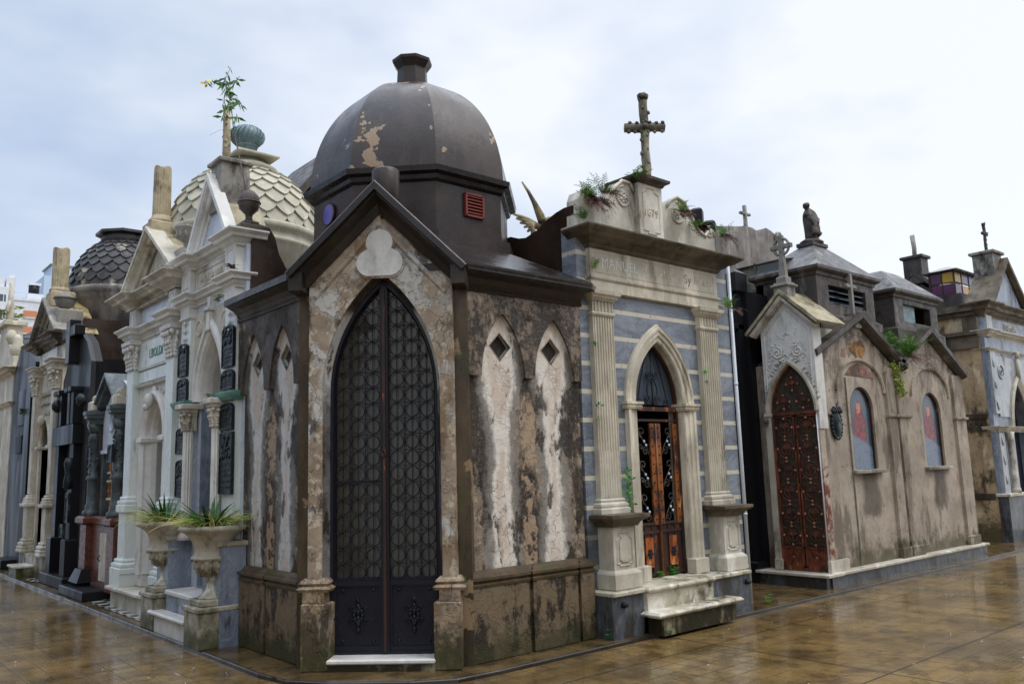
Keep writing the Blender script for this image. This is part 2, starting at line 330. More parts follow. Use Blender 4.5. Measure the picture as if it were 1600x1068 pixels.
M['rustdark'] = rust('rust_dark', S(62, 34, 24), S(40, 26, 22), S(160, 86, 34))
M['rustred'] = rust('rust_red', S(118, 60, 36), S(64, 36, 27), S(166, 98, 58), 9)
M['rustpanel'] = rust('rust_panel', S(176, 92, 34), S(96, 44, 22), S(196, 158, 96), 7)
M['rosette'] = rust('rosette_metal', S(176, 122, 96), S(150, 92, 66), S(200, 170, 150), 20)
M['gold'] = rust('gold_grille', S(176, 120, 44), S(120, 64, 26), S(210, 170, 80), 8)
def blue_ashlar():
    n = NT('blue_grey_marble_courses')
    P, Z0 = .2806, .63
    t = n.math('MODULO', n.add(n.z, P*10-Z0), P)
    edge = n.add(t, n.mul(n.sub(n.noise(14, 4), .5), .004))
    joint = n.math('LESS_THAN', edge, .046)
    cours = n.math('FLOOR', n.math('DIVIDE', n.add(n.z, P*10-Z0), P))
    comb = n.t.nodes.new('ShaderNodeCombineXYZ'); n.put(n.add(n.x, n.mul(cours, 3.7)), comb.inputs[0]); n.put(n.y, comb.inputs[1]); n.put(n.add(n.z, n.mul(cours, 1.3)), comb.inputs[2])
    v = n.noise(2.0, 6, .62, st=(1, 1, 2.6), dist=1.2, src=comb.outputs[0])
    base = n.mix(n.step(v, .35, .65), S(130, 137, 148), S(99, 105, 116))
    vein = n.noise(4.5, 5, .6, st=(1, 1, 2), dist=2.0, src=comb.outputs[0])
    base = n.mix(n.mul(n.step(n.math('ABSOLUTE', n.sub(vein, .5)), .03, .0), .28), base, S(178, 182, 188))
    base = n.mix(n.mul(n.step(n.noise(4, 6, .7, st=(1, 1, .4), off=(2, 2, 2)), .55, .68), .5), base, S(74, 74, 78))
    jc = n.mix(n.step(n.noise(12, 5, .7), .52, .72), S(198, 192, 174), S(126, 116, 98))
    base = n.mix(joint, base, jc)
    # dark mould on the lower left blocks
    low = n.step(n.add(n.z, n.mul(n.noise(6, 5), .5)), 1.5, 1.2)
    base = n.mix(n.mul(n.mul(low, n.step(n.x, -.75, -.95)), .6), base, S(48, 52, 44))
    n.bumps((n.sub(1, joint), .004, .8), (n.noise(30, 4), .001, .5))
    return n.fin(base, n.step(n.noise(3), .35, .65, .25, .5))
M['ashlar'] = blue_ashlar()
def veined(name, c1, c2, cv, sc=2.5, rough=(.2, .4), dirt=0.):
    n = NT(name)
    v = n.noise(sc, 6, .62, st=(1, 1, .5), dist=1.0)
    base = n.mix(n.step(v, .35, .65), c1, c2)
    ve = n.noise(sc*1.7, 5, .6, st=(1, 1, .4), dist=2.2, off=(3, 1, 4))
    base = n.mix(n.mul(n.step(n.math('ABSOLUTE', n.sub(ve, .5)), .05, .0), .25), base, cv)
    if dirt: base = n.mix(n.mul(n.step(n.noise(3, 7, .7, st=(1, 1, .25), off=(5, 5, 5)), .6-.12*dirt, .68-.1*dirt), .8), base, S(50, 46, 36))
    n.bumps((n.noise(30, 4), .001, .5)); return n.fin(base, n.step(n.noise(3), .35, .65, *rough))
M['bluemarble'] = veined('blue_grey_marble', S(140, 150, 166), S(108, 117, 133), S(190, 196, 204), dirt=.4)
M['bluebase'] = veined('blue_grey_plinth_marble', S(98, 103, 110), S(66, 71, 78), S(140, 146, 152), dirt=1.0)
M['palemarble'] = veined('pale_blue_marble', S(200, 208, 220), S(178, 188, 204), S(226, 230, 234))
M['greymarble'] = veined('grey_marble', S(176, 180, 184), S(146, 152, 158), S(210, 212, 214), dirt=.3)
M['aquamarble'] = veined('green_tinged_marble', S(220, 224, 220), S(204, 212, 208), S(230, 234, 230), dirt=.1)
def plain(name, c, r=.5, metal=0., emit=None):
    n = NT(name); n.bumps((n.noise(40, 3), .001, .3)); return n.fin(c, r, metal)
M['pipe'] = plain('white_pvc', S(214, 220, 226), .3)
M['darkvoid'] = plain('dark_interior', S(34, 31, 28), .8)
M['interior'] = stone('interior_wall', S(150, 146, 132), S(120, 116, 104), 3, soot=S(64, 60, 52), sa=.4, streak=.5)
M['altar'] = stone('altar_marble', S(226, 228, 222), S(206, 208, 204), 3, soot=S(90, 92, 88), sa=.2, streak=.5)
M['redpaint'] = plain('red_paint', S(118, 46, 38), .6)
M['purple'] = plain('violet_glass', S(92, 78, 160), .15)
M['whiteplaster'] = stone('white_render', S(226, 230, 236), S(212, 217, 224), 1, soot=S(150, 150, 150), sa=.12, streak=.6, rough=(.6, .8), bump=.002)
M['blueplaster'] = plain('pale_blue_render', S(180, 198, 220), .7)
M['winglass'] = plain('window_glass', S(70, 80, 92), .1)
M['shutter'] = plain('orange_shutter', S(196, 130, 96), .6)
def glass(name, c, r, alpha, dust=S(104, 100, 92)):
    n = NT(name)
    tr = n.t.nodes.new('ShaderNodeBsdfTransparent'); tr.inputs[0].default_value = (*c, 1)
    mx = n.t.nodes.new('ShaderNodeMixShader')
    fr = n.t.nodes.new('ShaderNodeFresnel'); fr.inputs[0].default_value = 1.55
    n.put(n.add(n.mul(fr.outputs[0], 1.2), alpha, True), mx.inputs[0])
    n.t.links.new(tr.outputs[0], mx.inputs[1]); n.t.links.new(n.b.outputs[0], mx.inputs[2]); n.t.links.new(mx.outputs[0], n.out.inputs[0])
    n.bumps((n.noise(3, 3), .004, .25)); n.fin(dust, r); n.b.inputs['Specular IOR Level'].default_value = 1.0
    return n.m
M['glass'] = glass('dusty_door_glass', (.84, .84, .82), .03, .22, S(122, 116, 106))
M['skyglass'] = glass('green_skylight_glass', (.62, .78, .74), .06, .45)
def stained():
    n = NT('stained_glass_figures')
    v = n.voro(9, 'F1', out='Color', st=(1, 1, .55)); e = n.voro(9, 'DISTANCE_TO_EDGE', st=(1, 1, .55))
    hs = n.t.nodes.new('ShaderNodeHueSaturation'); n.put(v, hs.inputs['Color']); hs.inputs['Saturation'].default_value = .5; hs.inputs['Value'].default_value = .35
    base = n.mix(.75, hs.outputs[0], S(46, 64, 90))
    rx = n.math('ABSOLUTE', n.add(n.x, n.mul(n.sub(n.noise(6), .5), .12)))
    fig = n.mul(n.step(rx, .20, .17), n.mul(n.step(n.z, .38, .42), n.step(n.add(n.z, n.mul(rx, 1.6)), .98, .92)))
    red = n.mix(n.step(n.noise(16, 4), .42, .56), S(158, 26, 32), S(84, 14, 26))
    base = n.mix(fig, base, red)
    base = n.mix(n.mul(n.step(rx, .10, .25), .5), base, S(24, 34, 50))
    face = n.mul(n.step(rx, .05, .04), n.mul(n.step(n.z, .76, .78), n.step(n.z, .92, .90)))
    base = n.mix(face, base, S(196, 120, 90))
    low = n.mul(n.step(n.add(n.z, n.mul(n.x, .35)), .42, .38), 1)
    base = n.mix(n.mul(low, .8), base, S(112, 128, 148))
    base = n.mix(n.mul(n.step(e, .02, .008), .6), base, S(24, 26, 30))
    n.bumps((n.noise(30, 3), .001, .4)); return n.fin(base, .22)
M['stained'] = stained()
M['pane_yellow'] = plain('amber_glass', S(190, 150, 30), .15); M['pane_purple'] = plain('plum_glass', S(84, 40, 74), .15)
M['pane_lilac'] = plain('lilac_glass', S(120, 110, 140), .15); M['pane_amber'] = plain('honey_glass', S(196, 148, 72), .15)
def leaf(name, a, b, sss=.0):
    n = NT(name); base = n.mix(n.step(n.noise(14, 3), .4, .6), a, b); n.fin(base, .5); return n.m
M['leaf'] = leaf('green_leaf', S(104, 150, 60), S(72, 116, 42)); M['leafbright'] = leaf('bright_leaf', S(70, 168, 44), S(50, 132, 36))
M['leafyel'] = leaf('yellow_green_leaf', S(176, 190, 84), S(130, 156, 60)); M['leafred'] = leaf('dead_fern', S(96, 46, 38), S(62, 32, 30))
M['straw'] = leaf('straw_leaf', S(190, 170, 100), S(150, 136, 70)); M['leafdark'] = leaf('dark_strap_leaf', S(48, 98, 40), S(30, 70, 28))
M['twig'] = plain('twig', S(104, 92, 84), .8); M['flower'] = plain('yellow_flower', S(226, 196, 60), .6); M['soil'] = plain('soil', S(54, 44, 30), .9)

# ---------------------------------------------------------------- mesh building helpers
class B:
    """collects geometry for ONE mesh. local frame of every facade: x right, y into the wall, z up"""
    def __init__(s): s.v = []; s.f = []; s.M = None; s.smooth = False; s.sm = []; s.marks = []
    def add(s, vs, fs, smooth=False):
        o = len(s.v); s.marks.append((o, len(s.f)))
        s.v += [tuple(s.M @ Vector(v)) if s.M else tuple(v) for v in vs]
        s.f += [tuple(i+o for i in f) for f in fs]; s.sm += [smooth]*len(fs); return s
    def box(s, x0, x1, y0, y1, z0, z1):
        return s.add([(x, y, z) for z in (z0, z1) for y in (y0, y1) for x in (x0, x1)], [(0,2,3,1),(4,5,7,6),(0,1,5,4),(2,6,7,3),(0,4,6,2),(1,3,7,5)])
    def prism(s, outer, y0, y1, holes=()):       # (x,z) polygon extruded along y
        loops = [list(outer)]+[list(h) for h in holes]
        tri = tessellate_polygon([[Vector((p[0], p[1], 0)) for p in l] for l in loops])
        flat = [p for l in loops for p in l]; n = len(flat)
        vs = [(p[0], y0, p[1]) for p in flat]+[(p[0], y1, p[1]) for p in flat]
        fs = [tuple(t) for t in tri]+[tuple(i+n for i in reversed(t)) for t in tri]
        k = 0
        for l in loops:
            m = len(l); fs += [(k+i, k+(i+1) % m, n+k+(i+1) % m, n+k+i) for i in range(m)]; k += m
        return s.add(vs, fs)
    def plan(s, poly, z0, z1):                   # (x,y) polygon extruded along z
        tri = tessellate_polygon([[Vector((p[0], p[1], 0)) for p in poly]]); n = len(poly)
        return s.add([(p[0], p[1], z0) for p in poly]+[(p[0], p[1], z1) for p in poly],
              [tuple(t) for t in tri]+[tuple(i+n for i in reversed(t)) for t in tri]+[(i, (i+1) % n, n+(i+1) % n, n+i) for i in range(n)])
    def sweep(s, path, prof, plane='xy', closed=False, smooth=False):
        """profile (offset, height): offset to the right of the path, height = z ('xy') or outwards -y ('xz')"""
        n = len(path); m = len(prof); vs = []
        for i, p in enumerate(path):
            a = path[i-1] if (i or closed) else None; b = path[(i+1) % n] if (i < n-1 or closed) else None
            ds = []
            for q, w in ((a, p), (p, b)):
                if q is None or w is None: continue
                dx, dy = w[0]-q[0], w[1]-q[1]; L = math.hypot(dx, dy) or 1; ds.append((dx/L, dy/L))
            nx = sum(d[1] for d in ds)/len(ds); ny = sum(-d[0] for d in ds)/len(ds); L2 = max(nx*nx+ny*ny, .12)
            nx /= L2; ny /= L2
            for (o, h) in prof:
                x, y = p[0]+nx*o, p[1]+ny*o
                vs.append((x, y, h) if plane == 'xy' else (x, -h, y))
        fs = [(i*m+j, i*m+(j+1) % m, ((i+1) % n)*m+(j+1) % m, ((i+1) % n)*m+j) for i in range(n if closed else n-1) for j in range(m)]
        if not closed:
            fs += [tuple(range(m))[::-1], tuple((n-1)*m+j for j in range(m))]
        return s.add(vs, fs, smooth)
    def lathe(s, cx, cy, prof, seg=24, smooth=True, rot=0, sx=1, sy=1):
        vs = [(cx+r*cos(rot+2*pi*k/seg)*sx, cy+r*sin(rot+2*pi*k/seg)*sy, z) for (r, z) in prof for k in range(seg)]
        m = len(prof)
        fs = [(i*seg+k, i*seg+(k+1) % seg, (i+1)*seg+(k+1) % seg, (i+1)*seg+k) for i in range(m-1) for k in range(seg)]
        s.add(vs, fs, smooth); o = len(s.v)-len(vs)
        s.f += [tuple(o+k for k in range(seg))[::-1], tuple(o+(m-1)*seg+k for k in range(seg))]; s.sm += [False, False]
        return s
    def tube(s, pts, r, seg=5, closed=False, smooth=True, r1=None):
        P = [Vector(p) for p in pts]; n = len(P); vs = []; up = None
        for i in range(n):
            t = (P[(i+1) % n] if (i < n-1 or closed) else P[i])-(P[i-1] if (i or closed) else P[i])
            t = t.normalized() if t.length > 1e-9 else Vector((0, 0, 1))
            if up is None: up = t.orthogonal().normalized()
            up = (up-t*up.dot(t)); up = up.normalized() if up.length > 1e-6 else t.orthogonal().normalized()
            w = t.cross(up); rr = r if r1 is None else r+(r1-r)*i/max(1, n-1)
            vs += [tuple(P[i]+(up*cos(2*pi*k/seg)+w*sin(2*pi*k/seg))*rr) for k in range(seg)]
        fs = [(i*seg+k, i*seg+(k+1) % seg, ((i+1) % n)*seg+(k+1) % seg, ((i+1) % n)*seg+k) for i in range(n if closed else n-1) for k in range(seg)]
        if not closed: fs += [tuple(range(seg))[::-1], tuple((n-1)*seg+k for k in range(seg))]
        return s.add(vs, fs, smooth)
    def ball(s, c, r, sy=None, sz=None, seg=8, rings=5):
        sy = r if sy is None else sy; sz = r if sz is None else sz
        vs = [(c[0], c[1], c[2]-sz)]
        for i in range(1, rings):
            a = -pi/2+pi*i/rings
            vs += [(c[0]+r*cos(a)*cos(2*pi*k/seg), c[1]+sy*cos(a)*sin(2*pi*k/seg), c[2]+sz*sin(a)) for k in range(seg)]
        vs.append((c[0], c[1], c[2]+sz)); L = len(vs)-1
        fs = [(0, 1+(k+1) % seg, 1+k) for k in range(seg)]+[(L, L-seg+k, L-seg+(k+1) % seg) for k in range(seg)]
        fs += [(1+i*seg+k, 1+i*seg+(k+1) % seg, 1+(i+1)*seg+(k+1) % seg, 1+(i+1)*seg+k) for i in range(rings-2) for k in range(seg)]
        return s.add(vs, fs, True)
    def hull(s, *loops):                         # stacked loops with the same number of points, capped
        m = len(loops[0]); vs = [p for l in loops for p in l]
        fs = [(i*m+k, i*m+(k+1) % m, (i+1)*m+(k+1) % m, (i+1)*m+k) for i in range(len(loops)-1) for k in range(m)]
        fs += [tuple(range(m))[::-1], tuple((len(loops)-1)*m+k for k in range(m))]
        return s.add(vs, fs)
    def bevelbox(s, x0, x1, y0, y1, z0, z1, b=.008):
        l = lambda z, k: [(x0+k, y0+k, z), (x1-k, y0+k, z), (x1-k, y1-k, z), (x0+k, y1-k, z)]
        return s.hull(l(z0, b), l(z0+b, 0), l(z1-b, 0), l(z1, b))
    def objs(s, name, mat, parent=None, **k):      # every primitive added becomes an object of its own
        e = s.marks+[(len(s.v), len(s.f))]
        for (v0, f0), (v1, f1) in zip(e, e[1:]):
            q = B(); q.v = s.v[v0:v1]; q.f = [tuple(i-v0 for i in f) for f in s.f[f0:f1]]; q.sm = s.sm[f0:f1]; q.obj(name, mat, parent, **k)
    def obj(s, name, mat, parent=None, loc=(0, 0, 0), rz=0, rot=None):
        me = bpy.data.meshes.new(name); me.from_pydata(s.v, [], s.f)
        import bmesh
        bm = bmesh.new(); bm.from_mesh(me); bmesh.ops.recalc_face_normals(bm, faces=bm.faces); bm.to_mesh(me); bm.free()
        for i, p in enumerate(me.polygons): p.use_smooth = s.sm[i] if i < len(s.sm) else False
        o = bpy.data.objects.new(name, me); COL.objects.link(o); me.materials.append(M[mat] if isinstance(mat, str) else mat)
        o.location = loc; o.rotation_euler = rot or (0, 0, rz)
        if parent: o.parent = parent
        return o

def tag(o, label=None, cat=None, group=None, kind=None):
    for k, v in (('label', label), ('category', cat), ('group', group), ('kind', kind)):
        if v: o[k] = v
    return o
def thing(name, loc, rz, label, cat, group=None):
    o = bpy.data.objects.new(name, None); COL.objects.link(o); o.location = loc; o.rotation_euler = (0, 0, rz); o.empty_display_size = .2
    return tag(o, label, cat, group)
def rename_dup(o, parent):
    c = o.copy(); COL.objects.link(c); c.parent = parent
    for ch in [q for q in COL.objects if q.parent == o]: rename_dup(ch, c)
    return c
def pointed(cx, z0, w, h, n=10):
    R = (w*w+h*h)/(2*w); a1 = math.asin(min(1, h/R)); L = [(cx-w+R-R*cos(a1*i/n), z0+R*sin(a1*i/n)) for i in range(n+1)]
    return L+[(2*cx-x, z) for x, z in reversed(L[:-1])]
def rounda(cx, z0, w, h=None, n=20):
    h = w if h is None else h
    return [(cx-w*cos(pi*i/n), z0+h*sin(pi*i/n)) for i in range(n+1)]
def opening(arch, zb):       # arch path + straight jambs to zb (closed polygon)
    return [(arch[0][0], zb)]+arch+[(arch[-1][0], zb)]
def wall_with_door(x0, x1, z0, top, arch):   # outline with a door notch open at the bottom; top = list of points from right to left
    return [(x0, z0), (arch[0][0], z0)]+arch+[(arch[-1][0], z0), (x1, z0)]+top
def spiral(cx, cz, r, turns, a0, y, s=1, n=20, r0=.12):
    return [(cx+s*r*(1-(1-r0)*i/n)*cos(a0+turns*2*pi*i/n), y, cz+r*(1-(1-r0)*i/n)*sin(a0+turns*2*pi*i/n)) for i in range(n+1)]
CORN = [(0, 0), (.02, 0), (.03, .12), (.25, .30), (.30, .42), (.62, .50), (.68, .70), (.95, .86), (1, .9), (1, 1), (0, 1)]   # unit cornice profile
BASE = [(0, 0), (1, 0), (1, .30), (.75, .36), (.85, .5), (.8, .62), (.35, .72), (.45, .84), (.3, .95), (0, 1)]
def prof(unit, out, z0, h, flip=False, back=.02):
    p = [(o*out, z0+(1-z if flip else z)*h) for o, z in unit]
    return [((-back if o == 0 else o), z) for o, z in p]
def cornice(b, u0, u1, y, z0, h, out, unit=CORN, depth=.3, ress=()):
    """cornice along the facade with returns at both ends; ress = list of (a,b,extra) ressauts"""
    pth = [(u0, y+depth), (u0, y)]
    for a, c, e in ress:
        if a > u0+.001: pth += [(a, y), (a, y-e)]
        else: pth[-1] = (u0, y-e)
        pth += [(c, y-e)]
        if c < u1-.001: pth += [(c, y)]
    if not ress or ress[-1][1] < u1-.001: pth += [(u1, y)]
    pth += [(u1, y+depth)]
    return b.sweep(pth, prof(unit, out, z0, h))
def flutes(b, u0, u1, y0, y1, z0, z1, n=7, d=.012):
    w = (u1-u0)/n; P = [(u0, y1), (u0, y0)]
    for i in range(n):
        a = u0+i*w; P += [(a+w*.2, y0), (a+w*.32, y0+d), (a+w*.68, y0+d), (a+w*.8, y0)]
    P += [(u1, y0), (u1, y1)]
    return b.plan(P, z0, z1)
def capital(b, cx, w, y, z0, z1, out=.05, seed=1):
    """Corinthian-like capital: bell, two tiers of curling leaves, corner volutes, abacus"""
    rnd = random.Random(seed); h = z1-z0; y2 = y+.12
    L = lambda z, k: [(cx-w/2-k, y-k, z), (cx+w/2+k, y-k, z), (cx+w/2+k, y2, z), (cx-w/2-k, y2, z)]
    b.hull(L(z0, 0), L(z0+h*.6, .005), L(z0+h*.86, out*.6))
    b.hull(L(z0+h*.86, out), L(z1, out*1.1)); b.hull(L(z0-.012, .012), L(z0+.012, .012))
    for tier, (za, zb, n, k) in enumerate(((0, .42, 3, .5), (.28, .70, 4, .8))):
        for i in range(n):
            t = (i+.5)/n; x = cx-w/2+w*t
            for q in range(4):
                f = q/3; b.ball((x+rnd.uniform(-.004, .004), y-.008-out*k*f*f, z0+h*(za+(zb-za)*f)), w/n*.42*(1-.25*f), .012+.008*f, h*.10, 6, 4)
        for sd in (-1, 1):
            for q in range(4):
                f = q/3; b.ball((cx+sd*(w/2+.006+out*k*f*f), y+.03, z0+h*(za+(zb-za)*f)), .014, .025, h*.10, 6, 4)
    for sd in (-1, 1):
        b.ball((cx+sd*(w/2+out*.5), y-out*.5, z0+h*.76), out*.55, out*.55, h*.11, 8, 5)
        b.tube(spiral(cx+sd*w*.2, z0+h*.74, h*.10, 1.2, 0, y-out*.7, sd, 8), h*.03, 4)
    b.ball((cx, y-out, z0+h*.9), w*.12, .02, h*.09, 6, 4)
def relief(b, pts, y, r, seed=0, n=3, lump=.6):
    """foliage carved along a line: overlapping flattened lumps"""
    rnd = random.Random(seed)
    for (x, z) in pts:
        for k in range(n):
            b.ball((x+rnd.uniform(-r, r), y, z+rnd.uniform(-r, r)), r*lump*rnd.uniform(.5, 1.1), r*.6*rnd.uniform(.6, 1.2), r*lump*rnd.uniform(.5, 1.1), 6, 4)
def text(body, size, parent, loc, mat, name='lettering', ext=.004, rot=(pi/2, 0, 0), sx=1., align='CENTER'):
    c = bpy.data.curves.new(name, 'FONT'); c.body = body; c.size = size; c.extrude = ext; c.align_x = align; c.align_y = 'CENTER'; c.resolution_u = 2
    o = bpy.data.objects.new(name, c); COL.objects.link(o)
    dg_ = bpy.context.evaluated_depsgraph_get(); me = bpy.data.meshes.new_from_object(o.evaluated_get(dg_)); bpy.data.objects.remove(o, do_unlink=True)
    o = bpy.data.objects.new(name, me); COL.objects.link(o); me.materials.clear(); me.materials.append(M[mat])
    o.location = loc; o.rotation_euler = rot; o.scale = (sx, 1, 1)
    if parent: o.parent = parent
    return o
def path_len_pts(pts, step):
    out = []; 
    for a, c in zip(pts, pts[1:]):
        L = math.hypot(c[0]-a[0], c[1]-a[1]); k = max(1, int(L/step))
        out += [(a[0]+(c[0]-a[0])*i/k, a[1]+(c[1]-a[1])*i/k) for i in range(k)]
    return out
def clip_tubes(b, pts, y, r, inside, seg=4):
    run = []
    for p in pts:
        if inside(*p): run.append((p[0], y, p[1]))
        else:
            if len(run) > 1: b.tube(run, r, seg)
            run = []
    if len(run) > 1: b.tube(run, r, seg)
def in_arch(arch, x, z, m=0):
    cx = (arch[0][0]+arch[-1][0])/2
    for (x0, z0), (x1, z1) in zip(arch, arch[1:]):
        pass
    if z <= arch[0][1]: return abs(x-cx) < (arch[-1][0]-arch[0][0])/2-m
    half = arch[:len(arch)//2+1]
    for (x0, z0), (x1, z1) in zip(half, half[1:]):
        if z0 <= z <= z1:
            w = cx-(x0+(x1-x0)*(z-z0)/max(1e-9, z1-z0)); return abs(x-cx) < w-m
    return False
# rough stone cross and lumpy things
def jitter(b, amt, sc=9, seed=0):
    b.v = [tuple(Vector(v)+mnoise.noise_vector(Vector(v)*sc+Vector((seed, 0, 0)))*amt) for v in b.v]; return b
# plants
def blade(b, p, az, L, w, lean, droop, n=6):
    """arching strap leaf"""
    d = Vector((cos(az), sin(az), 0)); sd = Vector((-sin(az), cos(az), 0)); a = lean; pos = Vector(p); vs = []
    for i in range(n+1):
        t = i/n; ww = w*(1-t**1.7)*(.6+.8*min(1, t*3)) if i else w*.7
        up = Vector((0, 0, 1))*cos(a)+d*sin(a)
        nn = (d*cos(a)-Vector((0, 0, 1))*sin(a))
        vs += [tuple(pos-sd*ww/2), tuple(pos-nn*ww*.25), tuple(pos+sd*ww/2)]
        pos = pos+up*(L/n); a += droop/n
    fs = []
    for i in range(n):
        o = i*3; fs += [(o, o+1, o+4, o+3), (o+1, o+2, o+5, o+4)]
    b.add(vs, fs, True)
def frond(b, p, az, L, lean, droop, leafw=.02, n=9):
    d = Vector((cos(az), sin(az), 0)); sd = Vector((-sin(az), cos(az), 0)); a = lean; pos = Vector(p); pts = [tuple(pos)]
    for i in range(n):
        t = (i+1)/n; up = Vector((0, 0, 1))*cos(a)+d*sin(a); pos = pos+up*(L/n); a += droop/n; pts.append(tuple(pos))
        ll = leafw*3.2*sin(pi*min(1, .18+t*.8))+.004
        for q in (-1, 1):
            tip = pos+sd*q*ll+up*ll*.5; mid = pos+sd*q*ll*.5+up*(ll*.25+leafw*.35); m2 = pos+sd*q*ll*.5+up*(ll*.25-leafw*.35)
            b.add([tuple(pos), tuple(m2), tuple(tip), tuple(mid)], [(0, 1, 2, 3)])
    b.tube(pts, .0015, 3)
def leafball(b, c, r, n, ls, seed=0, flat=1.):
    rnd = random.Random(seed)
    for i in range(n):
        v = Vector((rnd.gauss(0, 1), rnd.gauss(0, 1), rnd.gauss(0, 1)*flat)); v = v.normalized()*r*rnd.random()**.4; v.z *= flat
        p = Vector(c)+v; a = Vector((rnd.uniform(-1, 1), rnd.uniform(-1, 1), rnd.uniform(-.6, 1))).normalized(); w = a.orthogonal().normalized(); w.rotate(Matrix.Rotation(rnd.uniform(0, 6.28), 3, a)); l = ls*rnd.uniform(.6, 1.3)
        b.add([tuple(p), tuple(p+a*l*.5+w*l*.35), tuple(p+a*l), tuple(p+a*l*.5-w*l*.35)], [(0, 1, 2, 3)])

scene.cycles.use_denoising = True
# ---------------------------------------------------------------- ground
def street_mat():
    n = NT('wet_ribbed_tile')
    T = .20
    def cell(v, t): return n.math('ABSOLUTE', n.sub(n.math('FRACT', n.math('DIVIDE', v, t)), .5))
    jx = n.math('MAXIMUM', cell(n.x, T), cell(n.y, T)); joint = n.step(jx, .455, .485)
    rx = n.math('MULTIPLY', n.step(cell(n.x, .0333), .36, .48), 1); ry = n.step(cell(n.y, .0333), .36, .48)
    ribs = n.math('MAXIMUM', rx, ry)
    pud = n.step(n.noise(.55, 4, .55, st=(.6, 1.3, 1), off=(3.1, 7.7, 0)), .36, .52)
    pud2 = n.mul(pud, .9)
    base = n.mix(n.step(n.noise(1.1, 6, .65), .35, .65), S(142, 116, 72), S(98, 80, 50))
    base = n.mix(n.mul(n.step(n.noise(3.3, 7, .7, off=(4, 4, 4)), .48, .62), .6), base, S(60, 46, 32))
    base = n.mix(n.mul(n.step(n.noise(2.2, 6, .7, off=(9, 1, 4)), .56, .66), .5), base, S(134, 122, 94))
    base = n.mix(n.mul(n.mul(ribs, n.sub(1, n.mul(pud, .5))), .5), base, S(50, 42, 32))
    base = n.mix(n.mul(joint, .38), base, S(36, 32, 28))
    big = n.step(n.math('ABSOLUTE', n.sub(n.math('FRACT', n.math('DIVIDE', n.y, 1.6)), .5)), .490, .496); big2 = n.step(n.math('ABSOLUTE', n.sub(n.math('FRACT', n.math('DIVIDE', n.x, 3.2)), .5)), .494, .498)
    base = n.mix(n.mul(n.math('MAXIMUM', big, big2), .7), base, S(30, 26, 20))
    drops = n.voro(16, 'F1'); dd = n.step(drops, .10, .02)
    wav = n.add(n.noise(26, 3, .5), n.mul(dd, 2.0))
    n.bumps((ribs, .0016, .0), (n.sub(1, joint), .003, .35), (n.noise(2.5, 4, .6), .006, .35), (wav, .0022, .45))
    b0 = [k for k in n.t.nodes if k.type == 'BUMP'][0]; n.put(n.mul(n.sub(1, pud2), .8), b0.inputs['Strength'])
    return n.fin(base, n.add(n.step(n.noise(5, 5), .3, .7, .04, .12), n.mul(n.sub(1, pud), .16)), spec=.6)
M['street'] = street_mat()
def slab_mat(name, c1, c2, r):
    n = NT(name)
    base = n.mix(n.step(n.noise(2, 6, .65), .35, .65), c1, c2)
    base = n.mix(n.mul(n.step(n.noise(3, 7, .7, off=(4, 4, 4)), .5, .62), .7), base, S(44, 36, 22))
    base = n.mix(n.mul(n.step(n.noise(5, 6, .7, off=(1, 4, 4)), .56, .62), .35), base, S(60, 62, 26))
    jx = n.math('ABSOLUTE', n.sub(n.math('FRACT', n.add(n.math('DIVIDE', n.x, 1.15), .37)), .5)); jy = n.math('ABSOLUTE', n.sub(n.math('FRACT', n.add(n.math('DIVIDE', n.y, 1.15), .12)), .5))
    j = n.step(n.math('MAXIMUM', jx, jy), .492, .498); base = n.mix(n.mul(j, .8), base, S(30, 26, 20))
    n.bumps((n.noise(30, 4), .001, .4), (n.sub(1, j), .004, .6), (n.noise(2.5, 4), .005, .4))
    return n.fin(base, n.step(n.noise(3, 5), .35, .65, r*.4, r*1.8), spec=.6)
M['pavement'] = slab_mat('wet_stone_slabs', S(108, 88, 58), S(82, 66, 42), .16)
M['kerb'] = slab_mat('wet_dark_kerb', S(58, 52, 46), S(44, 40, 38), .2)
st = B(); st.add([(-300, -300, 0), (300, -300, 0), (300, 300, 0), (-300, 300, 0)], [(0, 1, 2, 3)])
tag(st.obj('street', 'street'), kind='structure')
KP = [(3.0, 80), (3.0, 6.75), (3.05, 6.36), (3.25, 6.05), (3.72, 5.58), (4.0, 5.40), (4.4, 5.37), (80, 5.37)]
pv = B(); pv.add([(x, y, .03) for x, y in KP]+[(80, 80, .03)], [tuple(range(9))]); o = pv.obj('pavement', 'pavement'); tag(o, kind='structure')
kb = B(); kb.sweep(KP, [(-.022, .0), (-.022, .033), (-.003, .034), (.003, .026), (.004, 0)])
tag(kb.obj('kerb', 'kerb'), kind='structure')
def check_mat():
    n = NT('black_white_checker_tile')
    c = n.t.nodes.new('ShaderNodeTexChecker'); n.t.links.new(n.vec((1, 1, 1), (.03, .02, .5)), c.inputs[0]); c.inputs['Scale'].default_value = 6.6
    c.inputs[1].default_value = (*S(196, 196, 186), 1); c.inputs[2].default_value = (*S(36, 38, 42), 1)
    return n.fin(n.mix(n.mul(n.step(n.noise(4, 6, .7), .5, .62), .5), c.outputs[0], S(70, 60, 40)), .12)
M['checker'] = check_mat()
for (y0, y1, x0, x1) in ((9.85, 12.45, 3.13, 3.42), (15.6, 18.0, 3.10, 3.42)):
    b = B(); b.add([(x0, y0, .035), (x1, y0, .035), (x1, y1, .035), (x0, y1, .035)], [(0, 1, 2, 3)]); tag(b.obj('paving', 'checker'), kind='structure')

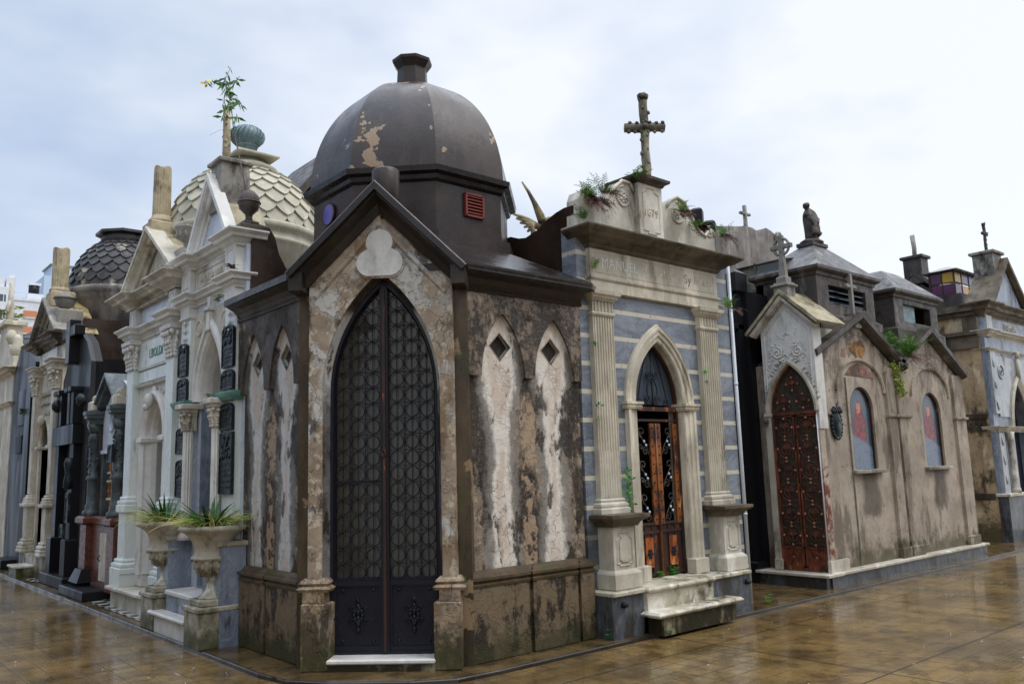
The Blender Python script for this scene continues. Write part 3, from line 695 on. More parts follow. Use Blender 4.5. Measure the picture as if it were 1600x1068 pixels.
# ---------------------------------------------------------------- the domed corner mausoleum
CX, CY = 4.87, 7.20
T = thing('domed_mausoleum', (CX, CY, 0), 0, 'large dark domed corner mausoleum with stained peeling plaster and a pointed grille door', 'mausoleum')
def loc_(x, y, z=0): return (x-CX, y-CY, z)
FR = dict(loc=loc_(3.758, 6.092), rz=-pi/4)                 # front (chamfer)
RW = dict(loc=loc_(5.09, 5.74), rz=0)
LW = dict(loc=loc_(3.43, 7.50), rz=-pi/2)
def rough_edge(pts, amt, seed):
    rnd = random.Random(seed); return [(x+rnd.uniform(-amt, amt), z+rnd.uniform(-amt, amt)) for x, z in pts]
# front wall
b = B(); AR = pointed(0, 2.30, .505, 1.03, 14)
b.prism(wall_with_door(-.625, .625, .03, [(.625, 3.34), (0, 4.0), (-.625, 3.34)], AR), 0, .26)
for s in (-1, 1):   # slender corner fillets of the pillars
    b.box(min(s*.6255, s*.70), max(s*.6255, s*.70), .10, .30, .03, 3.30) if False else None
b.sweep([(-.56, 2.95), (-.56, 3.12), (0, 3.74), (.56, 3.12), (.56, 2.95)][1:4], [(-.03, 0), (-.03, .018), (0, .022), (.012, .010), (.012, -.01), (-.03, -.01)], 'xz')
b.obj('front_wall', 'pfront', T, **FR)
b = B()
for s in (-1, 1): b.box(min(s*.626, s*.74), max(s*.626, s*.74), .08, .34, .03, 3.30)
b.objs('corner_fillet', 'ledge', T, **FR)
b = B(); b.sweep(opening(pointed(0, 2.30, .505, 1.03, 14), .7)[0:], [(.0, -.02), (.035, -.10), (.035, -.26), (-.01, -.26), (-.01, -.02)], 'xz')
b.obj('door_reveal', 'pside_l', T, **FR)
# pedestals of the front pillars
for s in (-1, 1):
    b = B(); x0, x1 = (-.665, -.435) if s < 0 else (.435, .655)
    b.bevelbox(x0, x1, -.045, .28, .03, .56, .01)
    x0b, x1b = (x0+.01, x1-.045) if s < 0 else (x0+.045, x1-.01)
    b.bevelbox(x0b-.005, x1b+.005, -.03, .27, .56, .655, .006)
    P = [(x0b-.01, .20), (x0b-.01, -.0), (x1b+.01, -.0), (x1b+.01, .20)]
    b.sweep(P, [(-.05, .65), (.03, .65), (.045, .675), (.03, .69), (.012, .70), (.028, .72), (.02, .735), (-.01, .76), (-.05, .76)])
    jitter(b, .006, 8, s).obj('pedestal', 'pfront', T, **FR)
# trefoil plaque
def trefoil(r, cy, k=14):
    P = []
    for (cx, cz, a0, a1) in ((.085, 3.405+cy, -100, 62), (0, 3.585+cy, -28, 208), (-.085, 3.405+cy, 118, 280)):
        P += [(cx+r*cos(radians(a0+(a1-a0)*i/k)), cz+r*sin(radians(a0+(a1-a0)*i/k))) for i in range(k+1)]
    return P
b = B(); b.prism(trefoil(.118, 0), -.022, .01); b.obj('trefoil_plaque', 'marble', T, **FR)
b = B(); b.prism(trefoil(.137, 0), -.012, .01); b.obj('plaque_bed', 'pfront', T, **FR)
# gable coping
b = B()
GP = [(-.74, 3.27), (0, 4.01), (.74, 3.27)]
b.sweep(GP, [(-.05, .20), (-.06, .19), (-.06, -.95), (0, -.95), (0, .20)], 'xz')
b.obj('gable_coping', 'roofd', T, **FR)
b = B(); b.sweep([(-.69, 3.24), (0, 3.93), (.69, 3.24)], [(-.06, -.02), (-.06, .15), (-.04, .15), (-.02, .10), (.0, .06), (.03, .045), (.06, .03), (.06, -.02)], 'xz')
b.obj('raking_moulding', 'cornd', T, **FR)
b = B()
for s in (-1, 1): b.box(min(s*.64, s*.76), max(s*.64, s*.76), -.16, .3, 3.16, 3.32)
b.objs('kneeler', 'cornd', T, **FR)
b = B(); b.lathe(.03, .12, [(.125, 3.8), (.125, 4.27), (.115, 4.285)], 16); b.obj('vent_pipe', 'drum', T, **FR)
# side walls
def side(s, fr, mat):
    x0, x1 = -.71, .69
    m = lambda x: -s*x  # s=+1: street corner on the left (right-hand wall); s=-1 mirrored
    def R(a, c): return (min(m(a), m(c)), max(m(a), m(c)))
    cs = (m(.30)*1, m(-.33)*1)
    A = [pointed(c, 2.42, .255, .58, 10) for c in sorted(cs)]
    lo, hi = R(x0*-1, x1*-1) if s > 0 else R(x0*-1, x1*-1)
    dia = [[(c, z+.13), (c+.125, z), (c, z-.13), (c-.125, z)] for c in sorted(cs) for z in (2.70,)]
    b = B(); b.prism([(lo, .68), (hi, .68), (hi, 3.24), (lo, 3.24)], 0, .05, [d[::-1] for d in dia])
    e0, e1 = (lo-.16, hi+.02) if s > 0 else (lo-.02, hi+.16)
    b.prism([(e0, .03), (e1, .03), (e1, 3.24), (e0, 3.24)], .06, .26, [d[::-1] for d in dia])
    # projecting upper panel with pointed cut-outs
    o = [(lo, 2.42)]+A[0]+A[1]+[(hi, 2.42), (hi, 3.24), (lo, 3.24)]
    b.prism(o, -.055, -.0005)
    w = b.obj('side_wall', mat, T, **fr)
    b = B(); blocks = [(lo-.015, lo+.60), (lo+.65, hi-.20), (hi-.16, hi+.02)] if s > 0 else [(lo-.02, lo+.16), (lo+.20, hi-.65), (hi-.60, hi+.015)]
    for (a, c) in blocks: b.bevelbox(a, c, -.085, .06, .03, .64, .01)
    b.box(lo, hi, -.055, .05, .03, .66)
    jitter(b, .004, 7, s).obj('plinth', mat, T, **fr)
    b = B()
    pr_ = [(-.10, .632), (.008, .632), (.014, .655), (-.004, .668), (.002, .68), (.018, .69), (.016, .712), (-.012, .722), (-.02, .74), (-.06, .765), (-.10, .767)]
    for (a, c) in blocks: b.sweep([(a+.004, .05), (a+.004, -.083), (c-.004, -.083), (c-.004, .05)], pr_)
    b.sweep([(lo+.01, -.058), (hi-.01, -.058)], pr_)
    jitter(b, .003, 9, s).obj('ledge', 'ledge', T, **fr)
    for c in sorted(cs):
        f = B(); q = .125
        f.sweep([(c-q, 2.70), (c, 2.70+.13), (c+q, 2.70), (c, 2.70-.13)], [(-.003, -.02), (-.003, .003), (.006, .003), (.006, -.02)], 'xz', closed=True)
        fo = f.obj('diamond_window', 'greystone', T, **fr)
        g = B()
        if s > 0:
            for k in range(17):
                t = -.11+.0138*k; hw = .13*(1-abs(t)/.125)-.006
                if hw > .01: g.box(c+t-.0025, c+t+.0025, .045, .055, 2.70-hw, 2.70+hw)
            for k in range(15):
                t = -.11+.0157*k; hw = .125*(1-abs(t)/.13)-.006
                if hw > .01: g.box(c-hw, c+hw, .047, .053, 2.70+t-.0025, 2.70+t+.0025)
            g.obj('window_mesh', 'darkstone', fo); g = B()
        g.box(c-.12, c+.12, .06, .07, 2.58, 2.82); g.obj('window_glass', 'winglass', fo)
    b = B(); pth = [(lo-.16, 0), (hi+.02, 0)] if s > 0 else [(lo-.02, 0), (hi+.16, 0)]
    b.sweep(pth, [(-.05, 3.16), (.065, 3.16), (.075, 3.185), (.06, 3.20), (.075, 3.235), (.11, 3.275), (.17, 3.305), (.21, 3.33), (.215, 3.355), (-.05, 3.45)])
    b.obj('cornice', 'cornd', T, **fr)
side(1, RW, 'pside_r'); side(-1, LW, 'pside_l')
# roof slopes round the drum
def octa(ap, z, rot=0, cx=0, cy=0): R_ = ap/cos(pi/8); return [(cx+R_*cos(pi/8+k*pi/4), cy+R_*sin(pi/8+k*pi/4), z) for k in range(8)]
b = B(); e = 3.375
sq = [(1.7, .9, e), (.9, 1.6, e), (-.9, 1.6, e), (-1.655, 1.0, e), (-1.655, -.42, e), (-.60, -1.67, e), (.95, -1.67, e), (1.2, -1.5, e)]
b.hull([(x*1, y*1, z-.06) for x, y, z in sq], sq, octa(1.02, 3.74)); b.obj('roof', 'roofd', T)
b = B(); b.plan([(1.05, 1.2), (-1.3, 1.2), (-1.3, 1.1), (.95, 1.1), (.95, -1.3), (1.05, -1.3)], .03, 3.3); b.obj('rear_wall', 'interior', T)
b = B(); b.hull(octa(1.05, 3.52), octa(1.05, 3.84), octa(.985, 3.86)); b.hull(octa(.965, 3.84), octa(.965, 4.42)); b.obj('drum', 'drum', T)
b = B(); b.hull(octa(.97, 4.34), octa(1.0, 4.36), octa(1.01, 4.40), octa(1.06, 4.42), octa(1.07, 4.47), octa(1.0, 4.50)); b.obj('drum_cornice', 'roofd', T)
b = B(); L = []
for i in range(49):
    t = i/48*pi/2*.93; L.append(octa(max(.15, 1.0*cos(t)**.93 if t > 0 else 1.0), 4.48+1.25*sin(t)))
b.hull(*L); b.obj('dome', 'dome', T)
b = B(); b.hull(octa(.165, 5.64), octa(.150, 5.95), octa(.155, 5.96), octa(.20, 6.03), octa(.205, 6.06), octa(.17, 6.08)); b.obj('chimney', 'drum', T)
# louver and oval window on the drum
b = B(); lx, ly = .05, -.966
for (a, c, d, e2) in ((-.115, .115, 4.27, 4.29), (-.115, .115, 4.05, 4.07)): b.box(lx+a, lx+c, ly-.03, ly, d, e2)
for (a, c) in ((-.115, -.095), (.095, .115)): b.box(lx+a, lx+c, ly-.03, ly, 4.05, 4.29)
lo_ = b.obj('louvre_vent', 'redpaint', T)
b = B()
for k in range(6): b.add([(lx+sx, ly-yy, 4.085+k*.033+zz) for sx in (-.095, .095) for yy, zz in ((.028, 0), (.004, .024), (.004, .029), (.028, .005))], [(0, 1, 2, 3), (4, 7, 6, 5), (0, 4, 5, 1), (1, 5, 6, 2), (2, 6, 7, 3), (3, 7, 4, 0)])
b.obj('slat', 'redpaint', lo_)
b = B(); b.M = Matrix.Translation((-.966, .05, 4.16)) @ Matrix.Rotation(pi/2, 4, 'Y'); b.lathe(0, 0, [(.10, -.03), (.10, -.005)], 24)
b.obj('round_window', 'purple', T)
b = B(); b.M = Matrix.Translation((-.966, .05, 4.16)); ring = [(-.02, .105*cos(2*pi*k/24), .105*sin(2*pi*k/24)) for k in range(24)]; b.tube(ring, .012, 5, True); b.obj('window_ring', 'drum', T)
# step
b = B(); b.box(-.44, .44, -.05, .16, .03, .088); b.obj('step_base', 'riser', T, **FR)
b = B(); b.bevelbox(-.445, .443, -.068, .17, .088, .125, .01); b.obj('step', 'marble', T, **FR)
# door
DA = pointed(0, 2.30, .475, .985, 14); yd = .15
b = B(); b.sweep(opening(DA, .125), [(0, -.12), (0, -.19), (.045, -.19), (.045, -.15), (.03, -.12)], 'xz')
b.box(-.475, .475, yd-.02, yd+.04, .125, .15)
b.prism([(-.035, .14), (.035, .14), (.035, 3.20), (0, 3.26), (-.035, 3.20)], yd-.03, yd+.02)
D = b.obj('door', 'iron', T, **FR)
b = B(); b.prism([(-.012, .15), (.012, .15), (.012, 3.2), (-.012, 3.2)], yd-.042, yd-.03); b.obj('meeting_bar', 'rustdark', D)
for s in (-1, 1):
    b = B(); x0, x1 = (min(s*.035, s*.44), max(s*.035, s*.44))
    b.box(x0, x1, yd, yd+.015, .15, .70); b.box(x0, x1, yd-.018, yd, .675, .715); b.box(x0, x1, yd-.012, yd, .15, .19)
    for a in (x0, x1-.022): b.box(a, a+.022, yd-.012, yd+.001, .19, .675)
    cx = (x0+x1)/2; w2 = .16; h2 = .215; zc = .435
    b.sweep([(cx-w2, zc), (cx, zc+h2), (cx+w2, zc), (cx, zc-h2)], [(-.005, 0), (-.005, .012), (.005, .012), (.005, 0)], 'xz', closed=True)
    for k in range(10):
        a = 2*pi*k/10; b.ball((cx+.035*cos(a), yd-.008, zc+.055*sin(a)), .016, .012, .022, 6, 4)
    for k in range(6): b.ball((cx, yd-.008, zc-.12+.048*k), .02, .014, .026, 6, 4)
    for sx in (-1, 1):
        b.tube(spiral(cx+sx*.05, zc+.05, .03, 1.2, 0, yd-.008, sx, 10), .006, 4); b.tube(spiral(cx+sx*.05, zc-.05, .03, 1.2, 0, yd-.008, sx, 10), .006, 4)
        for zz in (.23, .64): b.ball((cx+sx*.13, yd-.004, zz), .016, .012, .016, 8, 4)
    b.obj('door_panel', 'iron', D)
    # grille
    b = B(); r = .0052; ins = lambda x, z: in_arch(DA, x, z, .05) and abs(x) > .037
    cols = [s*(.105+.13*k) for k in range(3)]; z = .79; rows = [.785+.135*k for k in range(18)]
    for zr in rows:
        for i, c in enumerate(cols):
            plain_low = s < 0 and zr < 1.55
            if plain_low and (int(zr*100)//13) % 2: pass
            R_ = .058
            clip_tubes(b, [(c+R_*cos(2*pi*k/18), zr+R_*sin(2*pi*k/18)) for k in range(19)], yd, r*.9, ins, 4)
            if not plain_low: clip_tubes(b, [(c+.065+.02*cos(2*pi*k/8)*0+.0, zr+.0675-.012*(k % 2)) for k in range(2)], yd, r, ins, 4)
            for (dx, dz) in ((.065, 0), (0, .0675)):
                if ins(c+dx*s, zr+dz): b.ball((c+dx*s, yd-.004, zr+dz), .009, .009, .009, 6, 4)
        clip_tubes(b, [(s*(.037+.0135*k), zr+.0675) for k in range(31)], yd+.004, r*.8, ins, 4)
    for c in [s*(.17+.13*k) for k in range(2)]+cols:
        clip_tubes(b, [(c, .72+.02*k) for k in range(130)], yd+.004, r*(.8 if c in cols else .9), ins, 4)
    b.obj('grille', 'iron', D)
b = B(); b.box(-.44, -.037, yd+.0, yd+.02, 1.53, 1.545); b.box(-.44, .44, yd+.0, yd+.02, .715, .74); b.objs('rail', 'iron', D)
b = B(); b.prism([(p[0]*.97, p[1]) for p in opening(DA, .7)], yd+.03, yd+.034); b.obj('door_glass', 'glass', D)
b = B(); b.tube([(-.02, yd-.05, 1.78), (.0, yd-.07, 1.74), (.02, yd-.05, 1.76), (.005, yd-.06, 1.80), (-.02, yd-.05, 1.78)], .008, 5); b.obj('padlock_chain', 'rustred', D)
# inside: altar with a cross-topped marble front
b = B(); b.box(-.75, .75, 1.5, 1.55, .03, 3.3); b.box(-.55, .55, 1.05, 1.5, .03, 1.25); b.box(-.62, .62, 1.0, 1.5, 1.25, 1.32); b.box(-.3, .3, 1.3, 1.5, 1.32, 2.1)
b.sweep(pointed(0, 2.1, .35, .6), [(-.05, -1.5), (-.05, -1.40), (.05, -1.40), (.05, -1.5)], 'xz'); b.obj('altar', 'altar', T, **FR)
b = B(); b.box(-.30, .30, .7, .72, .62, .64); 
for sx in (-1, 1): b.box(-.5*sx-.02, -.5*sx+.02, .9, .94, 1.32, 2.0)
b.objs('altar_candlestick', 'darkvoid', T, **FR)
b = B(); b.plan([(-.62, .30), (.62, .30), (.62, 1.6), (-.62, 1.6)], .035, .045); b.obj('floor', 'interior', T, **FR)

# ---------------------------------------------------------------- blue marble mausoleum dated 1879
MX, MY = 6.98, 5.74
T = thing('marble_mausoleum', (MX, MY, 0), 0, 'blue-grey and cream marble mausoleum with fluted pilasters and a knobbly cross on top', 'mausoleum')
AR = pointed(.0, 2.24, .39, .665, 14); lo, hi = -1.16, 1.37
b = B(); b.prism(wall_with_door(lo, hi, .42, [(hi, 4.02), (lo, 4.02)], AR), 0, .2); b.obj('wall', 'ashlar', T)
b = B(); b.box(lo, hi, .02, .2, .03, .42); b.box(lo, -.73, -.28, .05, .03, .41); b.box(.30+.0, hi-.35, -.28, .05, .03, .41)
b.objs('plinth', 'bluebase', T)
b = B()
b.bevelbox(lo-.01, -.72, -.31, .06, .41, .45, .008); b.bevelbox(.30, hi-.35, -.31, .06, .412, .452, .008); b.bevelbox(hi-.35, hi+.01, -.05, .06, .41, .45, .006)
b.bevelbox(-.74, .31, -.36, .28, .405, .455, .018); b.obj('slab', 'step', T)
b = B(); b.box(-.73, .30, -.33, .1, .23, .405); b.obj('upper_riser', 'step', T)
b = B(); b.box(-.70, .44, -.49, -.3, .03, .195); b.obj('lower_riser', 'riser', T)
b = B(); b.bevelbox(-.80, .53, -.53, -.30, .195, .245, .02); b.obj('step', 'step', T)
b = B()
b.M = Matrix.Translation((-1.02, -.285, .33)) @ Matrix.Rotation(pi/2, 4, 'X'); b.lathe(0, 0, [(.03, 0), (.03, .02), (.018, .03), (.018, .05)], 12)
b.M = Matrix.Translation((.95, -.285, .33)) @ Matrix.Rotation(pi/2, 4, 'X'); b.lathe(0, 0, [(.03, 0), (.03, .02), (.018, .03), (.018, .05)], 12); b.M = None; b.objs('anchor_stud', 'iron', T)
# pedestals + pilasters
for (u0, u1) in ((-1.02, -.72), (.72, 1.04)):
    b = B(); c = (u0+u1)/2
    b.bevelbox(c-.19, c+.19, -.24, .0, .452, .60, .008)
    b.hull([(c-.185, -.235, .60), (c+.185, -.235, .60), (c+.185, 0, .60), (c-.185, 0, .60)], [(c-.155, -.2, .63), (c+.155, -.2, .63), (c+.155, 0, .63), (c-.155, 0, .63)])
    b.box(c-.15, c+.15, -.195, 0, .63, 1.04)
    P = [(-.095, .70), (-.06, .70), (-.06, .68), (.06, .68), (.06, .70), (.095, .70), (.095, .90), (.06, .93), (.06, .96), (-.06, .96), (-.06, .93), (-.095, .90)]
    b.sweep([(c+x, z) for x, z in P][::-1], [(0, .19), (-.012, .205), (-.024, .19)], 'xz', closed=True)
    b.prism([(c+x*.75, .83+(z-.83)*.85) for x, z in P], -.207, -.19)
    b.obj('pedestal', 'marble_d', T)
    b = B(); b.sweep([(c-.15, 0), (c-.15, -.195), (c+.15, -.195), (c+.15, 0)], [(-.02, 1.03), (.03, 1.03), (.05, 1.07), (.10, 1.10), (.115, 1.115), (.115, 1.145), (-.02, 1.15)]); b.box(c-.15, c+.15, -.19, 0, 1.03, 1.15); b.obj('pedestal_cap', 'cream_sooty', T)
    b = B(); b.sweep([(u0, 0), (u0, -.06), (u1, -.06), (u1, 0)], prof(BASE, .055, 1.15, .15)); b.box(u0, u1, -.055, 0, 1.15, 1.3); b.obj('pilaster_base', 'marble_d', T)
    b = B(); flutes(b, u0, u1, -.062, .01, 1.30, 3.10, 8, .012); flutes(b, u0+.004, u1-.004, -.066, -.04, 1.30, 1.75, 8, .006); b.obj('pilaster', 'cream', T)
    b = B(); b.sweep([(u0, 0), (u0, -.06), (u1, -.06), (u1, 0)], [(-.02, 3.10), (.012, 3.10), (.02, 3.12), (.01, 3.135), (-.02, 3.14)])
    flutes(b, u0, u1, -.062, 0, 3.14, 3.26, 6, .014)
    b.sweep([(u0, 0), (u0, -.06), (u1, -.06), (u1, 0)], [(-.02, 3.25), (.01, 3.25), (.04, 3.285), (.05, 3.30), (.065, 3.31), (.07, 3.35), (-.02, 3.352)]); b.box(u0, u1, -.06, 0, 3.25, 3.352)
    for k in range(9): b.ball((u0-.02+(u1-u0+.04)*k/8, -.09, 3.282), .016, .02, .014, 6, 4)
    b.obj('capital', 'cream', T)
# architrave of the door
b = B()
b.sweep(AR, [(-.165, -.01), (-.165, .035), (-.155, .05), (-.145, .045), (-.135, .06), (-.11, .06), (-.10, .045), (-.06, .045), (-.05, .03), (-.01, .03), (.004, .015), (.004, -.195), (-.02, -.195), (-.02, -.01)], 'xz')
for s in (-1, 1):
    xi = s*.386
    b.plan([(xi, .195), (xi, -.015), (xi+s*.01, -.03), (xi+s*.06, -.03), (xi+s*.07, -.045), (xi+s*.12, -.045), (xi+s*.13, -.06), (xi+s*.165, -.06), (xi+s*.165, .0), (xi+s*.1, .2)], .60, 2.20)
    x0, x1 = min(xi-s*.01, xi+s*.185), max(xi-s*.01, xi+s*.185)
    b.sweep([(x0, .19), (x0, -.06), (x1, -.06), (x1, 0)] if s < 0 else [(x0, .19), (x0, -.06), (x1, -.06), (x1, 0)], [(-.02, 2.175), (.008, 2.175), (.02, 2.20), (.012, 2.215), (.03, 2.225), (.03, 2.25), (-.02, 2.255)]); b.box(x0, x1, -.05, .18, 2.175, 2.25)
    b.bevelbox(x0-.015, x1+.015, -.085, .03, .452, .61, .008)
b.obj('door_surround', 'cream', T)
# frieze with worn lettering
b = B(); b.bevelbox(-1.02, 1.10, -.06, .03, 3.352, 3.48, .004); b.sweep([(-1.02, 0), (-1.02, -.06), (1.10, -.06), (1.10, 0)], [(-.02, 3.47), (.01, 3.47), (.02, 3.485), (.02, 3.505), (-.02, 3.51)])
b.bevelbox(-1.02, 1.10, -.057, .03, 3.50, 3.80, .004); 
b.sweep([(-.94, 3.55), (-.94, 3.755), (1.03, 3.755), (1.03, 3.55)], [(-.004, .056), (-.004, .061), (.004, .061), (.004, .056)], 'xz', closed=True); fz = b.obj('frieze', 'cream', T)
text('MANUEL', .15, T, (-.58, -.058, 3.655), 'marble', 'lettering', .003, sx=.95)
text('I', .14, T, (-.16, -.058, 3.655), 'marble', 'lettering', .002)
text('CANO', .14, T, (.14, -.058, 3.655), 'cream', 'lettering', .0025, sx=.9)
text('Sy', .15, T, (.55, -.058, 3.65), 'greystone', 'lettering', .0015)
text('FAMILIA', .12, T, (.82, -.058, 3.65), 'cream', 'lettering', .002, sx=.7)
b = B(); b.sweep([(-1.02, .1), (-1.02, -.057), (1.10, -.057), (1.10, .1)], [(-.02, 3.79), (.01, 3.79), (.03, 3.81), (.035, 3.83), (.09, 3.86), (.10, 3.875), (.16, 3.89), (.175, 3.905), (.22, 3.93), (.24, 3.95), (.24, 3.965), (-.02, 3.99)]); b.box(-1.02, 1.1, -.05, .2, 3.79, 3.98)
b.obj('cornice', 'cream_sooty', T)
# parapet with scrolls
top = [(1.12, 4.02), (1.12, 4.24), (1.08, 4.30), (1.0, 4.30), (.94, 4.22), (.80, 4.27), (.68, 4.43), (.58, 4.56), (.44, 4.60), (.32, 4.54), (.25, 4.45), (.10, 4.50), (.10, 4.62), (-.30, 4.62), (-.30, 4.52),
       (-.36, 4.60), (-.48, 4.60), (-.62, 4.48), (-.74, 4.34), (-.86, 4.26), (-.92, 4.27), (-.94, 4.36), (-1.02, 4.40), (-1.10, 4.37), (-1.14, 4.28), (-1.15, 3.98), (1.12, 3.98)]
b = B(); b.prism(top, -.055, .12); b.tube([(x, -.06, z) for x, z in top[1:11]], .022, 6); b.tube([(x, -.06, z) for x, z in top[14:-3]], .022, 6); b.prism([(-.29, 3.98), (.10, 3.98), (.10, 4.62), (-.29, 4.62)], -.12, .3)
Pf = [(x, z) for x, z in [(-.22, 4.10), (-.15, 4.10), (-.15, 4.07), (-.04, 4.07), (-.04, 4.10), (.03, 4.10), (.03, 4.50), (-.04, 4.53), (-.04, 4.56), (-.15, 4.56), (-.15, 4.53), (-.22, 4.50)]]
b.sweep([(x, z) for x, z in Pf][::-1], [(0, .118), (-.010, .130), (-.018, .118)], 'xz', closed=True)
for (cx, cz, r, s) in ((-.46, 4.42, .13, 1), (-1.02, 4.32, .09, -1), (.43, 4.40, .14, -1), (1.03, 4.28, .07, 1)):
    b.tube(spiral(cx, cz, r, 1.6, pi/2, -.055, s, 26), .016, 5); b.ball((cx, -.06, cz), .035, .025, .035)
    for k in range(7): a = 2*pi*k/7; b.ball((cx+.045*cos(a), -.06, cz+.045*sin(a)), .018, .014, .018, 6, 4)
relief(b, path_len_pts([(-.60, 4.36), (-.74, 4.24), (-.9, 4.22)], .04), -.057, .022, 3, 2)
relief(b, path_len_pts([(.60, 4.36), (.74, 4.26), (.93, 4.22)], .04), -.057, .022, 4, 2)
b.obj('parapet', 'marble_d', T)
text('1879', .125, T, (-.095, -.123, 4.30), 'cream', 'date', .006)
b = B(); b.sweep([(-.29, .3), (-.29, -.12), (.10, -.12), (.10, .3)], [(-.02, 4.61), (.01, 4.61), (.03, 4.64), (.07, 4.66), (.075, 4.69), (-.02, 4.71)]); b.box(-.29, .10, -.12, .35, 4.61, 4.71); b.obj('parapet_cap', 'darkstone', T)
M['crossstone'] = stone('dark_lichen_stone', S(122, 116, 98), S(88, 84, 70), 7, soot=S(52, 50, 42), sa=.55, streak=.2, lite=S(158, 150, 126), la=.3, rough=(.4, .7), bump=.003, ease=.12)
# knobbly stone cross
def knob_cross(base, h, arm, armz, r, seed=1):
    b = B(); rnd = random.Random(seed)
    b.tube([(base[0]+rnd.uniform(-.004, .004), base[1], base[2]+h*k/10) for k in range(11)], r, 8)
    b.tube([(base[0]-arm+2*arm*k/6, base[1], base[2]+armz+rnd.uniform(-.004, .004)) for k in range(7)], r*1.08, 8)
    for k in range(7):
        z = base[2]+.05+(h-.06)*k/6.2; sd = rnd.choice((-1, 1)); b.ball((base[0]+r*.85*sd, base[1]-r*.4, z), r*.5, r*.5, r*.55, 6, 4); b.ball((base[0]-r*.3*sd, base[1]-r*.9, z+.05), r*.4, r*.4, r*.5, 6, 4)
    for k in range(6):
        x = base[0]-arm+2*arm*(k+.5)/6; b.ball((x, base[1]-r*.5, base[2]+armz-r*1.1), r*.5, r*.5, r*.45, 6, 4); b.ball((x+.02, base[1]-r*.7, base[2]+armz+r*.9), r*.45, r*.5, r*.4, 6, 4)
    b.ball((base[0], base[1]-r, base[2]+armz), r*.8, r*.6, r*.8)
    b.lathe(base[0], base[1], [(r*1.25, base[2]+h-.03), (r*1.35, base[2]+h+.02), (r*.8, base[2]+h+.01)], 8)
    return jitter(b, r*.25, 14, seed)
knob_cross((0, 0, 0), 1.05, .225, .68, .05).obj('cross', 'crossstone', T, (.09, .06, 4.70), -.68)
# side parapet of the blue tomb, facing the domed one
b = B(); pr = [(5.76, 4.23), (5.9, 4.235), (6.02, 4.215), (6.17, 4.17), (6.32, 4.10), (6.5, 4.06), (6.62, 4.08), (6.75, 4.13), (7.6, 4.13), (9.0, 4.13)]
b.M = Matrix(((0, 1, 0, 0), (1, 0, 0, 0), (0, 0, 1, 0), (0, 0, 0, 1)))
P = [(y-MY, z) for y, z in pr]+[(9.0-MY, .05), (5.76+.19-MY, .05), (5.95-MY, 3.0), (5.76-MY, 3.0)]
b.prism(P[::-1], 5.835-MX, 5.95-MX); b.obj('side_parapet', 'brownwall', T)
b = B(); b.M = Matrix(((0, 1, 0, 0), (1, 0, 0, 0), (0, 0, 1, 0), (0, 0, 0, 1))); b.prism([(.2, .05), (3.2, .05), (3.2, 3.9), (.2, 3.9)], 1.25, 1.36); b.obj('right_wall', 'darkstone', T)
b = B(); b.box(lo+.2, hi-.12, .2, 3.2, 3.55, 3.75); b.obj('roof', 'roofd', T)
b = B(); b.tube([(hi+.03, -.02, 3.98), (hi+.03, -.02, .03)], .022, 8); b.tube([(hi+.03, -.02, 2.5), (hi+.03, -.02, 2.53)], .026, 8); b.tube([(hi+.03, -.02, 1.0), (hi+.03, -.02, 1.03)], .026, 8); b.obj('downpipe', 'pipe', T)
# door: rusty double door with scrollwork
yd = .085
b = B(); DA = pointed(.0, 2.24, .385, .655, 14)
b.sweep(opening(DA, .452), [(0, -.06), (0, -.11), (.022, -.11), (.022, -.065)], 'xz')
D = b.obj('door', 'rustdark', T)
b = B(); b.box(-.38, .38, yd-.02, yd+.02, 2.17, 2.215); b.box(-.38, .38, yd-.012, yd+.012, 2.06, 2.085); b.obj('transom', 'rustdark', D)
b = B(); b.prism([(x, z) for x, z in DA], yd+.03, yd+.035); b.obj('fanlight_glass', 'winglass', D)
b = B(); cx = .0
for s in (-1, 1):
    b.tube([(cx+s*(.01+.075*sin(t*pi)), yd, 2.24+.30*t) for t in [k/12 for k in range(13)]], .007, 4)
    b.tube(spiral(cx+s*.075, 2.30, .055, 1.5, -pi/2, yd, s, 22), .007, 4); b.tube(spiral(cx+s*.05, 2.56, .045, 1.4, -pi/2, yd, s, 20), .007, 4)
    b.tube(spiral(cx+s*.22, 2.28, .04, 1.4, -pi/2, yd, s, 18), .006, 4)
b.tube([(cx, yd, 2.22), (cx, yd, 2.82)], .007, 4); clip_tubes(b, [(cx-.25+.25*k/12*1, 2.24+.6*sin(k/12*pi/2)) for k in range(13)], yd, .007, lambda x, z: in_arch(DA, x, z, .03))
clip_tubes(b, [(cx+.25-.25*k/12*1, 2.24+.6*sin(k/12*pi/2)) for k in range(13)], yd, .007, lambda x, z: in_arch(DA, x, z, .03)); b.obj('fanlight_scrolls', 'iron', D)
